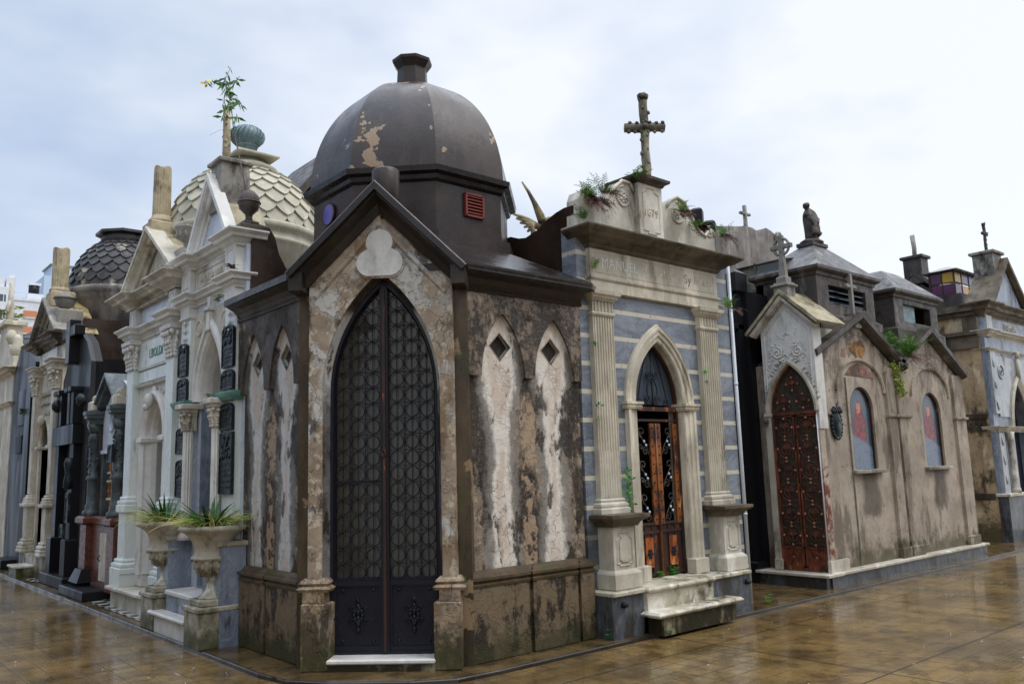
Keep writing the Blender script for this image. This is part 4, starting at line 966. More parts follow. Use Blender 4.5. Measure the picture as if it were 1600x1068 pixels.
for s in (-1, 1):
    b = B(); xa, xb = cx+s*.012, cx+s*.365; x0, x1 = min(xa, xb), max(xa, xb)
    b.box(x0, x1, yd, yd+.02, .46, .98); 
    for z in (.47, .90, .985): b.box(x0, x1, yd-.012, yd, z, z+.03)
    for k in range(4): b.box(x0+(x1-x0-.012)*k/3, x0+(x1-x0-.012)*k/3+.012, yd-.012, yd, .50, .98)
    lf = b.obj('door_leaf', 'rustdark', D)
    b = B(); b.box(cx+s*.19-.06, cx+s*.19+.06, yd-.016, yd, .56, .86); b.obj('lower_panel', 'rustpanel', lf)
    b = B()
    b.ball((cx+s*.19, yd-.02, .70), .035, .012, .045)
    for k in range(6): a = k*pi/3; b.ball((cx+s*.19+.03*cos(a), yd-.022, .70+.04*sin(a)), .013, .01, .016, 6, 4)
    b.obj('panel_flower', 'iron', lf)
    b = B(); b.box(min(cx+s*.012, cx+s*.085), max(cx+s*.012, cx+s*.085), yd-.012, yd+.012, .985, 2.04); b.box(min(cx+s*.295, cx+s*.365), max(cx+s*.295, cx+s*.365), yd-.012, yd+.012, .985, 2.04)
    b.obj('stile', 'rust', lf)
    b = B()
    for k in range(11):
        for q in (.05, .33): b.ball((cx+s*q, yd-.014, 1.04+k*.095), .010, .008, .010, 6, 4)
    b.objs('rivet', 'iron', lf)
    b = B(); gc = cx+s*.19
    for k in range(3):
        z0 = 1.0+k*.345
        b.tube([(gc-.075*s*cos(t*pi*1.0)*(1), yd, z0+.02+.30*t) for t in [i/14 for i in range(15)]], .0052, 4)
        b.tube(spiral(gc+.02*s, z0+.26, .060, 1.3, -pi/2, yd, s, 20), .0045, 4); b.tube(spiral(gc-.03*s, z0+.06, .045, 1.3, pi/2, yd, -s, 18), .0045, 4); b.tube(spiral(gc+.04*s, z0+.10, .035, 1.2, 0, yd, s, 14), .004, 4)
    b.obj('scrollwork', 'darkstone', lf)
    b = B()
    for k in range(3):
        b.ball((gc, yd-.012, 1.16+k*.345), .016, .012, .016, 6, 4); b.ball((gc+.03, yd-.012, 1.12+k*.345), .016, .012, .016, 6, 4)
    b.objs('flower_knob', 'palemarble', lf)
b = B(); b.tube([(cx, yd-.018, .46), (cx, yd-.018, 2.04)], .012, 6); b.obj('meeting_bar', 'rust', D)
b = B(); b.box(-.5, .6, .7, .75, .05, 3.0); b.box(-.5, .6, .2, .7, .40, .45); b.obj('interior', 'darkvoid', T)

# ---------------------------------------------------------------- pale arch-fronted mausoleum with twin side gables
SX, SY = 9.90, 5.65
T = thing('gabled_mausoleum', (SX, SY, 0), 0, 'taupe mausoleum with twin side gables, arched stained windows and a white marble gabled front', 'mausoleum')
L_ = 4.70
ga = [(1.35, 3.50), (3.56, 3.48)]       # gable centres
# side wall (faces the street)
wins = [opening([(c+x, z) for x, z in rounda(0, 2.28, .33, .31)], 1.46) for c in (1.32, 3.53)]
b = B()
out = [(.13, .20), (L_, .20), (L_, 2.86), (ga[1][0], 3.46), (2.45, 2.90), (ga[0][0], 3.48), (.13, 2.93)]
b.prism(out, 0, .16, [w[::-1] for w in wins]); b.obj('side_wall', 'taupe', T)
for c, h in zip((1.32, 3.53), ga):
    b = B(); b.sweep(rounda(c, 2.52, .66, .44, 20), [(-.03, -.01), (-.03, .035), (0, .035), (.02, .02), (.02, -.01)], 'xz'); b.obj('relieving_arch', 'taupe', T)
for (u0, u1) in ((.12, .44), (2.02, 2.26), (2.34, 2.68), (4.32, 4.70)):
    b = B(); b.box(u0, u1, -.045, .05, .34, 2.9); b.bevelbox(u0-.015, u1+.015, -.07, .05, .20, .35, .008); b.obj('pilaster', 'taupe', T)
    b = B(); b.sweep([(u0, .05), (u0, -.045), (u1, -.045), (u1, .05)], [(-.02, 2.17), (.01, 2.17), (.03, 2.19), (.03, 2.22), (-.02, 2.23)]); b.obj('band', 'taupe', T)
b = B(); b.bevelbox(.28, .44+0, -.03, .05, 2.16, 2.2); b.obj('band', 'taupe', T)
for c, zz in ((1.32, 0), (3.53, 0)):
    b = B(); b.bevelbox(c-.43, c+.42, -.07, .12, 1.405, 1.45, .006); w = b.obj('window_sill', 'greystone', T)
    b = B(); b.sweep(opening([(c+x, z) for x, z in rounda(0, 2.28, .325, .305)], 1.46), [(0, -.03), (.022, -.03), (.022, -.06), (0, -.06)], 'xz'); b.obj('window_frame', 'rustdark', T)
    b = B(); b.prism([(x, z) for x, z in opening(rounda(0, .80, .33, .31), -.0)], -.002, .002); b.obj('stained_window', 'stained', T, (c, .055, 1.46))
# gable copings
for i, (gx, gz) in enumerate(ga):
    b = B(); w = 1.22 if i == 0 else 1.16
    P = [(gx-w*(1.06 if i == 0 else 1.0), gz-.58), (gx, gz+.02), (gx+w, gz-.62)]
    b.sweep(P, [(-.10, .13), (-.10, -.6), (-.02, -.6), (.03, .03), (.0, .10), (-.03, .13)], 'xz'); b.obj('gable_coping', 'darkstone', T)
# body and roof behind
b = B(); b.box(.15, L_, .16, 1.9, .05, 2.9); b.obj('body', 'taupe', T)
b = B(); b.prism([(L_, 2.8), (L_, 2.95), (ga[1][0], 3.42), (2.45, 2.93), (ga[0][0], 3.44), (.2, 2.93), (.2, 2.8)], .10, 1.8); b.obj('roof', 'darkstone', T)
# two lantern towers
for i, (c, hw, zt, za, y0) in enumerate(((1.38, .81, 4.14, 4.72, .10), (3.60, .77, 4.08, 4.60, .10))):
    b = B(); dz = .92
    b.box(c-hw-.08, c+hw+.08, y0-.06, y0+dz+.06, 3.0, 3.55); b.hull([(c-hw-.08, y0-.06, 3.55), (c+hw+.08, y0-.06, 3.55), (c+hw+.08, y0+dz+.06, 3.55), (c-hw-.08, y0+dz+.06, 3.55)], [(c-hw, y0, 3.60), (c+hw, y0, 3.60), (c+hw, y0+dz, 3.60), (c-hw, y0+dz, 3.60)])
    wz0, wz1, wx0, wx1 = (3.74, 4.01, c-.50, c+.56) if i == 0 else (3.70, 3.98, c-.46, c+.50)
    b.prism([(c-hw, 3.6), (c+hw, 3.6), (c+hw, zt), (c-hw, zt)], y0, y0+.10, [[(wx0, wz0), (wx0, wz1), (wx1, wz1), (wx1, wz0)]])
    b.box(c-hw, c-hw+.1, y0+.1, y0+dz, 3.6, zt); b.box(c+hw-.1, c+hw, y0+.1, y0+dz, 3.6, zt); b.box(c-hw, c+hw, y0+dz-.1, y0+dz, 3.6, zt)
    tw = b.obj('tower', 'darkstone', T)
    b = B(); b.box(wx0, wx1, y0+.35, y0+.37, wz0, wz1); b.obj('louvre_back', 'darkvoid', tw)
    if i == 0:
        for k in range(3):
            b = B(); z = wz0+.05+.085*k; b.add([(wx0, y0+.03, z-.03), (wx1, y0+.03, z-.03), (wx1, y0+.10, z+.035), (wx0, y0+.10, z+.035), (wx0, y0+.03, z-.02), (wx1, y0+.03, z-.02), (wx1, y0+.10, z+.045), (wx0, y0+.10, z+.045)], [(0, 1, 2, 3), (7, 6, 5, 4), (0, 4, 5, 1), (2, 6, 7, 3), (1, 5, 6, 2), (0, 3, 7, 4)]); b.obj('slat', 'winglass', tw)
    else:
        b = B(); b.box(wx0, wx0+.5, y0+.05, y0+.06, wz0, wz1); b.obj('wire_pane', 'ventmetal', tw)
    b = B(); P = [(c-hw, y0), (c+hw, y0), (c+hw, y0+dz), (c-hw, y0+dz)]
    b.sweep(P, [(-.03, zt-.02), (.02, zt-.02), (.03, zt+.02), (.07, zt+.04), (.09, zt+.06), (.09, zt+.10), (-.03, zt+.12)], closed=True); b.obj('eaves', 'darkstone', tw)
    e = .09; rw = .02 if i == 0 else .16; zt2 = zt+.09
    b = B(); b.hull([(c-hw-e, y0-e, zt2), (c+hw+e, y0-e, zt2), (c+hw+e, y0+dz+e, zt2), (c-hw-e, y0+dz+e, zt2)], [(c-.14-rw, y0+dz/2-.10, za), (c+.14+rw, y0+dz/2-.10, za), (c+.14+rw, y0+dz/2+.1, za), (c-.14-rw, y0+dz/2+.1, za)]); b.obj('roof', 'slate', tw)
# slab
b = B(); b.box(-.02, L_+.12, -.10, 1.0, .03, .17); b.box(-.12, .2, -.08, .88, .03, .165); b.obj('plinth', 'bluebase', T)
b = B(); b.bevelbox(-.04, L_+.15, -.14, .05, .17, .21, .008); b.bevelbox(-.16, .2, -.141, .90, .165, .205, .008); b.obj('slab', 'marble_d', T)
b = B(); b.box(-.02, .44, -.10, -.056, .20, .355); b.obj('corner_base', 'marble_d', T)
M['rubble'] = stone('exposed_rubble', S(186, 140, 84), S(150, 100, 62), 14, soot=S(96, 70, 50), sa=.6, streak=.1, bump=.01, ease=.05)
M['pinkbrick'] = stone('exposed_pink_brick', S(176, 130, 116), S(150, 110, 98), 16, soot=S(96, 80, 70), sa=.6, streak=.1, bump=.01, ease=.05)
b = B(); rn = random.Random(4)
b.prism([(1.37+.24*cos(a)*rn.uniform(.7, 1.1), 3.13+.15*sin(a)*rn.uniform(.6, 1.1)) for a in [k*2*pi/16 for k in range(16)]], -.006, .0); b.obj('fallen_render_patch', 'rubble', T)
b = B(); b.prism([(.92, 2.74), (1.75, 2.72), (1.60, 2.84), (1.45, 2.90), (1.28, 2.92), (1.08, 2.86)], -.006, .0); b.prism([(.86, 3.0), (.98, 2.98), (1.0, 3.12), (.90, 3.10)], -.006, 0); b.objs('fallen_render_patch', 'pinkbrick', T)
# small cross on the first gable
def plain_cross(z0, h, arm, az, t, w):
    b = B(); b.bevelbox(-t/2, t/2, -w/2, w/2, z0, z0+h, t*.2); b.bevelbox(-arm, -t/2-.0005, -w/2+.002, w/2-.002, z0+az-t/2, z0+az+t/2, t*.2); b.bevelbox(t/2+.0005, arm, -w/2+.002, w/2-.002, z0+az-t/2, z0+az+t/2, t*.2); return b
b = plain_cross(3.58, .62, .14, .44, .055, .05); b.box(-.09, .09, -.07, .07, 3.42, 3.60); b.obj('gable_cross', 'greystone', T, (1.35, .02, 0))
# ---- marble front, facing the alley: local x = -worldY
F = dict(loc=(0, .28, 0), rz=-pi/2)
AR = pointed(0, 2.23, .335, .64, 14)
def side_top(x): return 3.40+(.36-abs(x))*1.0
b = B(); b.prism(wall_with_door(-.38, .38, 2.0, [(.38, 3.38), (0, 3.77), (-.38, 3.38)], AR), 0, .20); b.box(-.38, -.335, 0, .30, .20, 2.0); b.box(.335, .352, 0, .035, .20, 2.0)
b.sweep([(-.34, 2.55), (-.34, 3.29), (0, 3.64), (.34, 3.29), (.34, 2.55)], [(0, -.01), (0, .012), (.012, .016), (.024, .006), (.024, -.01)], 'xz')
fw_ = b.obj('marble_front', 'marble', T, **F)
b = B(); b.sweep(opening(pointed(0, 2.23, .335, .64, 14), 2.2)[1:-1], [(-.05, -.01), (-.05, .02), (-.03, .035), (0, .03), (.008, .01), (.008, -.11), (-.01, -.11), (-.01, -.01)], 'xz'); b.obj('door_surround', 'marble_d', T, **F)
b = B()
for s in (-1, 1):
    b.tube(spiral(s*.15, 3.02, .085, 1.7, pi/2, -.006, s, 26), .012, 5)
    relief(b, [(s*(.15+.10*cos(a)), 3.02+.12*sin(a)) for a in [k*.5 for k in range(13)]], -.004, .022, 5+s, 2)
    relief(b, path_len_pts([(s*.05, 3.2), (s*.12, 3.24), (s*.16, 3.34)], .03), -.004, .014, 6, 2)
    relief(b, path_len_pts([(s*.26, 3.10), (s*.29, 2.86), (s*.32, 2.62)], .035), -.004, .018, 8+s, 2)
    relief(b, path_len_pts([(s*.22, 2.94), (s*.30, 2.72)], .04), -.004, .012, 9, 2)
b.box(-.010, .010, -.010, .0, 2.98, 3.42); b.box(-.05, .05, -.010, .0, 3.25, 3.27)
relief(b, [(.0, 2.93), (-.06, 2.90), (.06, 2.90), (0, 2.98), (.09, 2.94), (-.09, 2.94)], -.01, .026, 12, 4); b.obj('foliage_relief', 'marble', T, **F)
# curved inscription along the arch
def arc_text(body, path, size, par, fr, mat):
    ds = [0]
    for a, c in zip(path, path[1:]): ds.append(ds[-1]+math.hypot(c[0]-a[0], c[1]-a[1]))
    tot = ds[-1]; n = len(body)
    for i, ch in enumerate(body):
        if ch == ' ': continue
        d = tot*(i+.5)/n; k = max(j for j in range(len(ds)) if ds[j] <= d); k = min(k, len(path)-2)
        f = (d-ds[k])/(ds[k+1]-ds[k]); x = path[k][0]+(path[k+1][0]-path[k][0])*f; z = path[k][1]+(path[k+1][1]-path[k][1])*f
        a = atan2(path[k+1][1]-path[k][1], path[k+1][0]-path[k][0])
        yield ch, x, z, a
def arc_letters(body, path, size, par, mat, fr):
    vs, fs = [], []
    for ch, x, z, a in arc_text(body, path, size, par, fr, mat):
        o = text(ch, size, None, (0, 0, 0), mat, 'tmp', .004); me = o.data; k = len(vs)
        R_ = Matrix.Translation((x, -.004, z)) @ Matrix.Rotation(-a, 4, 'Y') @ Matrix.Rotation(pi/2, 4, 'X')
        vs += [tuple(R_ @ v.co) for v in me.vertices]; fs += [tuple(i+k for i in p.vertices) for p in me.polygons]
        bpy.data.objects.remove(o, do_unlink=True)
    b = B(); b.add(vs, fs); return b.obj('lettering', mat, par, **fr)
AT = pointed(0, 2.23, .40, .76, 14)
arc_letters('MIGUEL SILVA', AT[2:13], .078, T, 'greystone', F); arc_letters(' Y FAMILIA', AT[15:27], .078, T, 'greystone', F)
# front pilasters and capitals under the arch
b = B()
for s in (-1,):
    b.box(min(s*.33, s*.395), max(s*.33, s*.395), -.02, .02, .21, 2.2); b.bevelbox(min(s*.315, s*.40), max(s*.315, s*.40), -.035, .03, .21, .35, .006); b.bevelbox(min(s*.315, s*.40), max(s*.315, s*.40), -.035, .03, 2.19, 2.23, .006)
b.obj('jamb', 'marble_d', T, **F)
b = B(); b.ball((-.37, -.04, 2.13), .035, .035, .05); b.lathe(-.37, -.04, [(.012, 2.06), (.03, 2.09)], 8); b.obj('corbel', 'greystone', T, **F)
b = B(); b.sweep([(-.54, 3.30), (0, 3.80), (.50, 3.34)], [(-.04, .11), (-.04, -.60), (0, -.60), (0, .11)], 'xz'); b.obj('front_roof', 'rooflight', T, **F)
b = B(); b.sweep([(-.48, 3.29), (0, 3.75), (.46, 3.30)], [(-.02, .0), (-.02, .10), (.02, .08), (.04, .02), (.04, 0)], 'xz'); b.obj('front_raking_moulding', 'marble_d', T, **F)
b = B(); b.box(-.375, -.33, .3, .9, .21, 3.3); b.box(-.33, .27, .21, .9, 2.9, 3.35); b.obj('front_body', 'marble_d', T, loc=(0, .29, 0), rz=-pi/2)
# ring-headed cross
b = B(); b.bevelbox(-.10, .10, -.05, .15, 3.72, 3.96, .01); b.bevelbox(-.13, .13, -.08, .18, 3.90, 3.93, .008); b.bevelbox(-.07, .07, -.02, .12, 3.96, 4.04, .01); 
b.hull([(-.05, .02, 4.04), (.05, .02, 4.04), (.05, .09, 4.04), (-.05, .09, 4.04)], [(-.03, .03, 4.40), (.03, .03, 4.40), (.03, .08, 4.40), (-.03, .08, 4.40)])
b.bevelbox(-.032, .032, .025, .085, 4.38, 4.62, .006); b.bevelbox(-.155, -.033, .027, .083, 4.43, 4.49, .006); b.bevelbox(.033, .155, .027, .083, 4.43, 4.49, .006)
b.tube([(.115*cos(2*pi*k/24), .055, 4.46+.115*sin(2*pi*k/24)) for k in range(24)], .020, 6, True)
b.obj('ring_cross', 'greystone', T, **F)
# rusty rosette door
yd = .05
b = B(); DA = pointed(0, 2.23, .332, .635, 14); b.sweep(opening(DA, .21), [(0, -.03), (0, -.08), (.025, -.08), (.025, -.04)], 'xz'); b.box(-.33, .33, yd-.02, yd+.02, 2.20, 2.24); b.box(-.33, .33, yd-.01, yd+.02, .21, .25)
D = b.obj('door', 'rustred', T, **F)
b = B(); b.prism([(x*.99, z) for x, z in opening(DA, .22)], yd+.03, yd+.034); b.obj('door_glass', 'glass', D)
b = B(); ros = B()
def rosette(cx, cz, r):
    for rr in (r, r*.62): b.tube([(cx+rr*cos(2*pi*k/20), yd, cz+rr*sin(2*pi*k/20)) for k in range(20)], .0055, 4, True)
    b.ball((cx, yd, cz), r*.16, .012, r*.16, 6, 4); b.tube([(cx, yd-.002, cz-r*.95), (cx, yd-.002, cz+.5*r)], .006, 4)
    for k in range(7):
        a = pi/2+(k-3)*.42; b.tube([(cx, yd-.003, cz), (cx+r*.30*cos(a), yd-.006, cz+r*.3*sin(a)), (cx+r*.55*cos(a), yd-.003, cz+r*.55*sin(a))], .008, 4, r1=.004)
    for k in range(4): a = k*pi/2; ros.ball((cx+r*1.0*cos(a), yd-.012, cz+r*1.0*sin(a)), .017, .012, .017, 8, 4)
    for k in range(4):
        a = pi/4+k*pi/2; b.ball((cx+r*1.22*cos(a), yd-.008, cz+r*1.22*sin(a)), .010, .008, .010, 6, 4)
for s in (-1, 1):
    x0, x1 = (min(s*.012, s*.31), max(s*.012, s*.31))
    b.box(x0, x1, yd, yd+.02, .25, .50)
    for z in (.25, .49, 2.17): b.box(x0, x1, yd-.012, yd+.001, z, z+.02)
    for a in (x0, x1-.018): b.box(a, a+.018, yd-.012, yd+.01, .25, 2.2)
    for k in range(6): rosette(s*.161, .65+.277*k, .116)
    c = s*.161; b.sweep([(c-.08, .38), (c, .44), (c+.08, .38), (c, .32)], [(-.004, -yd), (-.004, -yd+.01), (.004, -yd+.01), (.004, -yd)], 'xz', closed=True); ros.ball((c, yd-.01, .38), .014, .01, .014)
for (cx, cz, r) in ((0, 2.60, .085), (-.14, 2.37, .09), (.14, 2.37, .09)): rosette(cx, cz, r)
b.obj('grille', 'rustred', D); ros.objs('rosette', 'rosette', D)
b = B(); b.box(-.3, .3, .9, .91, .2, 2.7); b.obj('interior', 'interior', T, **F)
b = B(); b.tube([(0, yd-.03, 1.25), (.02, yd-.05, 1.28), (.0, yd-.03, 1.31)], .008, 5); b.obj('lock', 'rustred', D)
# oval bronze medallion on the corner pier
b = B(); cx, cz = .47, 2.06
b.M = Matrix.Translation((cx, -.05, cz)) @ Matrix.Rotation(pi/2, 4, 'X'); b.lathe(0, 0, [(.12, -.05), (.125, .02), (.11, .03), (.08, .05), (.03, .065)], 20, sx=1, sy=1.55); b.M = None
for k in range(22): a = 2*pi*k/22; b.ball((cx+.125*cos(a), -.07, cz+.19*sin(a)), .022, .02, .026, 6, 4)
for k in range(7): b.ball((cx-.09+.03*k, -.085, cz+.17+.03*(k % 2)), .035, .03, .035, 6, 4)
b.tube([(cx+.01, -.08, cz+.2), (cx+.03, -.09, cz+.30)], .008, 4); b.tube([(cx-.02, -.09, cz+.25), (cx+.06, -.09, cz+.27)], .008, 4)
jitter(b, .006, 30, 2).obj('medallion', 'bronze', T)
# brick strip exposed at the corner and pvc pipe
b = B(); b.box(.002, .12, -.086, -.054, .20, 2.2); b.obj('exposed_brick', stone('exposed_brick', S(196, 180, 164), S(168, 150, 134), 8, soot=S(116, 66, 50), sa=.48, streak=.1, ease=.05), T)
b = B(); b.tube([(-.006, -.062, 2.18), (-.006, -.062, .36)], .007, 6); b.obj('pipe', 'pipe', T)

# statue of a seated draped figure on the first tower
ST = thing('statue', (11.28, 6.21, 4.74), 0, 'dark mossy stone figure of a bowed draped mourner crowning the hipped tower', 'statue')
b = B(); b.box(-.19, .19, -.12, .12, -.03, .02); b.lathe(0, 0, [(.17, .02), (.18, .05), (.13, .08), (.10, .09)], 16, sy=.8); b.obj('plinth', 'darkstone', ST); ST.scale = (1.12, 1.12, 1.08)
def body_mesh(verts, edges, name, mat, parent, jit=.0, lv=1):
    me = bpy.data.meshes.new(name); me.from_pydata([v[:3] for v in verts], edges, []); o = bpy.data.objects.new(name, me); COL.objects.link(o)
    md = o.modifiers.new('skin', 'SKIN'); md.use_smooth_shade = True; sk = me.skin_vertices[0].data if me.skin_vertices else None
    if sk is None:
        bpy.context.view_layer.objects.active = o; bpy.ops.object.select_all(action='DESELECT'); o.select_set(True); bpy.ops.mesh.customdata_skin_add(); sk = me.skin_vertices[0].data
    for i, v in enumerate(verts): sk[i].radius = (v[3], v[4] if len(v) > 4 else v[3])
    sk[0].use_root = True
    s2 = o.modifiers.new('sub', 'SUBSURF'); s2.levels = s2.render_levels = lv
    bpy.context.view_layer.update(); m2 = bpy.data.meshes.new_from_object(o.evaluated_get(bpy.context.evaluated_depsgraph_get())); bpy.data.objects.remove(o, do_unlink=True)
    if jit:
        for v in m2.vertices: v.co += mnoise.noise_vector(v.co*22)*jit
    for p in m2.polygons: p.use_smooth = True
    o = bpy.data.objects.new(name, m2); COL.objects.link(o); m2.materials.clear(); m2.materials.append(M[mat])
    if parent: o.parent = parent
    return o
body_mesh([(0.03, 0, .26, .11), (.02, 0, .12, .09), (.02, .0, .38, .095), (-.0, 0, .46, .075), (-.05, 0, .52, .035), (-.09, -.01, .555, .05), (-.085, -.01, .60, .042),
           (-.09, -.03, .44, .035), (-.10, -.07, .34, .03), (-.08, -.10, .27, .025), (.07, -.02, .45, .035), (.06, -.08, .36, .03), (-.02, -.11, .29, .025),
           (-.05, -.08, .24, .05), (-.06, -.10, .12, .045), (.05, -.06, .22, .05), (.03, -.09, .12, .045), (.0, 0, .06, .10)],
          [(0, 1), (0, 2), (2, 3), (3, 4), (4, 5), (5, 6), (3, 7), (7, 8), (8, 9), (3, 10), (10, 11), (11, 12), (0, 13), (13, 14), (0, 15), (15, 16), (1, 17)], 'figure', 'darkstone', ST, .010, 2)
b = B(); b.hull([(.03, .03, .46), (.07, .02, .46), (.08, .05, .44), (.04, .06, .44)], [(.10, .0, .40), (.17, -.01, .40), (.18, .04, .37), (.10, .05, .36)], [(.13, .01, .30), (.15, .0, .31), (.16, .03, .30), (.13, .03, .29)])
jitter(b, .01, 20).obj('drapery', 'darkstone', ST)

# ---------------------------------------------------------------- black granite mausoleum at the end of the alley (faces the alley)
T = thing('granite_mausoleum', (9.95, 7.5, 0), -pi/2, 'wet black granite mausoleum in the gap between the blue marble tomb and the taupe one', 'mausoleum')
b = B(); b.box(-1.0, .98, .0, 2.0, .03, 3.95); b.obj('body', 'black', T)
for u in (-.95, .0, .60):
    b = B(); b.box(u, u+.30, -.12, .05, .05, 3.95); b.obj('pilaster', 'black', T)
    b = B(); b.bevelbox(u-.04, u+.34, -.18, .1, 3.95, 4.22, .012); b.hull([(u-.04, -.18, 4.22), (u+.34, -.18, 4.22), (u+.34, .1, 4.22), (u-.04, .1, 4.22)], [(u+.06, -.06, 4.30), (u+.24, -.06, 4.30), (u+.24, .0, 4.30), (u+.06, .0, 4.30)]); b.obj('pilaster_cap', 'black', T)
b = B(); b.prism([(.30, 3.4)]+pointed(.45, 3.85, .16, .34, 8)+[(.61, 3.4)], -.08, .1); b.obj('niche_head', 'black', T)
b = B(); b.ball((.46, -.10, 3.72), .06, .05, .09); b.ball((.46, -.13, 3.60), .09, .06, .08); b.obj('niche_bust', 'greystone', T)
b = B(); b.bevelbox(-.6, .9, -.16, .02, 3.42, 3.50, .01); b.bevelbox(-1.0, .98, -.2, .0, .03, .30, .01)
for k in range(4): b.bevelbox(.35, .62, -.02, .01, .55+.62*k, 1.05+.62*k, .01)
b.obj('mouldings', 'black', T)
b = plain_cross(4.28, 1.10, .26, .80, .17, .17); b.box(-.16, .16, -.14, .14, 3.9, 4.30); b.obj('black_cross', 'black', T, (.17, .10, 0), .5)
# stained concrete parapet behind with a small stone cross
T = thing('concrete_mausoleum', (11.95, 8.3, 0), 0, 'tall stained concrete mausoleum wall behind the black granite tomb, small mossy cross on top', 'mausoleum')
b = B(); top = [(1.86, 5.80), (1.70, 5.86), (1.52, 5.90), (1.36, 5.84), (1.30, 5.76), (.9, 5.82), (-.1, 5.66), (-1.4, 5.45)]
b.prism([(-1.4, .05), (1.86, .05)]+top, 0, 1.6); b.obj('wall', 'concrete', T)
b = B(); b.hull([(.88, .1, 5.72), (1.68, .1, 5.78), (1.68, .6, 5.78), (.88, .6, 5.72)], [(1.19, .25, 5.95), (1.45, .25, 5.95), (1.45, .4, 5.95), (1.19, .4, 5.95)]); b.obj('cross_mound', 'darkstone', T)
b = plain_cross(5.88, .48, .155, .31, .05, .06); b.obj('small_cross', 'greystone', T, (1.32, .30, 0.02))
b = B(); b.ball((1.84, -.03, 5.76), .09, .05, .12); b.tube(spiral(1.84, 5.76, .1, 1.2, 0, -.05, 1, 16), .03, 5); b.obj('scroll', 'greystone', T)
# glass lean-to roof between them
T = thing('skylight', (10.5, 6.70, 0), -pi/2, 'greenish glass skylight on an iron frame beside the black granite tomb', 'skylight')
b = B()
for (a, c) in (((-.45, .0, 4.44), (.45, .0, 4.44)), ((-.45, 0, 4.04), (.45, 0, 4.04)), ((-.45, 0, 4.04), (-.45, 0, 4.44)), ((0, 0, 3.9), (0, 0, 4.48)), ((.45, 0, 4.04), (.45, 0, 4.44)), ((-.45, 0, 4.44), (-.45, .9, 4.60)), ((0, 0, 4.44), (0, .9, 4.60)), ((.45, 0, 4.44), (.45, .9, 4.60)), ((-.45, .9, 4.6), (.45, .9, 4.6))): b.tube([a, c], .016, 4)
b.obj('frame', 'rustdark', T)
b = B(); b.box(-.44, .44, .004, .01, 4.05, 4.43); b.add([(-.44, 0, 4.45), (.44, 0, 4.45), (.44, .9, 4.61), (-.44, .9, 4.61)], [(0, 1, 2, 3)]); b.obj('glass', 'skyglass', T)
b = B(); b.box(-.5, .5, .02, 1.2, .05, 4.0); b.obj('curb', 'darkstone', T)

# ---------------------------------------------------------------- far right classical gothic tomb
FX, FY = 16.80, 5.97
T = thing('gothic_mausoleum', (FX, FY, 0), 0, 'grey marble fronted mausoleum with a pointed gable at the right edge, buff rendered side wall', 'mausoleum')
b = B(); b.M = Matrix(((0, 1, 0, 0), (1, 0, 0, 0), (0, 0, 1, 0), (0, 0, 0, 1)))
b.box(.255, 4.2, .0, .3, .03, 4.3); b.box(.1, 4.2, -.05, -.001, .03, .78); b.box(.08, .255, -.02, -.001, .03, 4.3); b.box(.55, 1.4, -.03, .0, .85, 1.98); b.M = None
b.obj('side_wall', 'buff', T)
b = B(); b.M = Matrix(((0, 1, 0, 0), (1, 0, 0, 0), (0, 0, 1, 0), (0, 0, 0, 1)))
b.box(.1, 3.2, -.06, .0, .80, .90); b.box(.1, 3.2, -.05, .0, 2.28, 2.36); b.box(.12, 1.2, -.03, .0, 2.04, 2.26); b.box(.1, 3.2, -.05, .0, 3.60, 3.85); b.box(.1, 3.2, -.11, .0, 3.85, 3.92); b.box(.1, 3.2, -.09, .0, 4.22, 4.30); b.box(.1, 3.2, -.17, .0, 4.30, 4.42); b.box(.1, .35, -.04, .0, 3.92, 4.22)
for k in range(10): b.tube([(.18+.1*k, -.035, 2.15), (.2+.1*k, -.04, 2.21), (.24+.1*k, -.04, 2.15), (.2+.1*k, -.04, 2.09), (.18+.1*k, -.035, 2.15)], .012, 4)
b.M = None; b.obj('side_bands', 'cream_sooty', T)
cxf = 1.35; AR = pointed(cxf, 2.05, .42, .90, 12)
b = B(); b.prism(wall_with_door(.0, 2.7, .85, [(2.7, 4.2), (0, 4.2)], AR), 0, .25); b.obj('front_wall', 'bluemarble', T)
b = B(); b.box(.0, .75, -.10, .25, .03, .84); b.box(1.95, 2.7, -.10, .25, .03, .84); b.objs('plinth', 'bluebase', T)
b = B(); b.box(.78, 1.95, -.45, .25, .03, .20); b.obj('step', 'marble_d', T)
b = B(); b.bevelbox(-.03, .78, -.14, .26, .84, .90, .01); b.bevelbox(1.92, 2.73, -.14, .26, .84, .90, .01); b.objs('plinth_cap', 'marble_d', T)
b = B(); b.prism([(.30, 2.3), (.80, 2.3)]+[p for p in pointed(cxf, 2.3, .55, .85, 8)][1:-1]+[(1.90, 2.3), (2.35, 2.3), (2.35, 3.45), (.30, 3.45)], -.02, .0)
for cx in (.55, 2.12): b.tube([(cx+.13*cos(2*pi*k/16), -.03, 3.15+.13*sin(2*pi*k/16)) for k in range(16)], .014, 5, True); b.tube([(cx+.05*cos(2*pi*k/8), -.03, 3.15+.05*sin(2*pi*k/8)) for k in range(8)], .014, 5, True)
b.obj('spandrel_panel', 'greymarble', T)
b = B(); b.sweep(AR, [(-.14, 0), (-.14, .04), (-.10, .07), (-.05, .05), (0, .02), (0, -.2), (-.14, 0)], 'xz'); b.tube([(cxf, -.06, 3.05), (cxf, -.06, 3.5)], .035, 6); b.ball((cxf, -.08, 3.52), .06, .04, .08); b.obj('arch_moulding', 'marble_d', T)
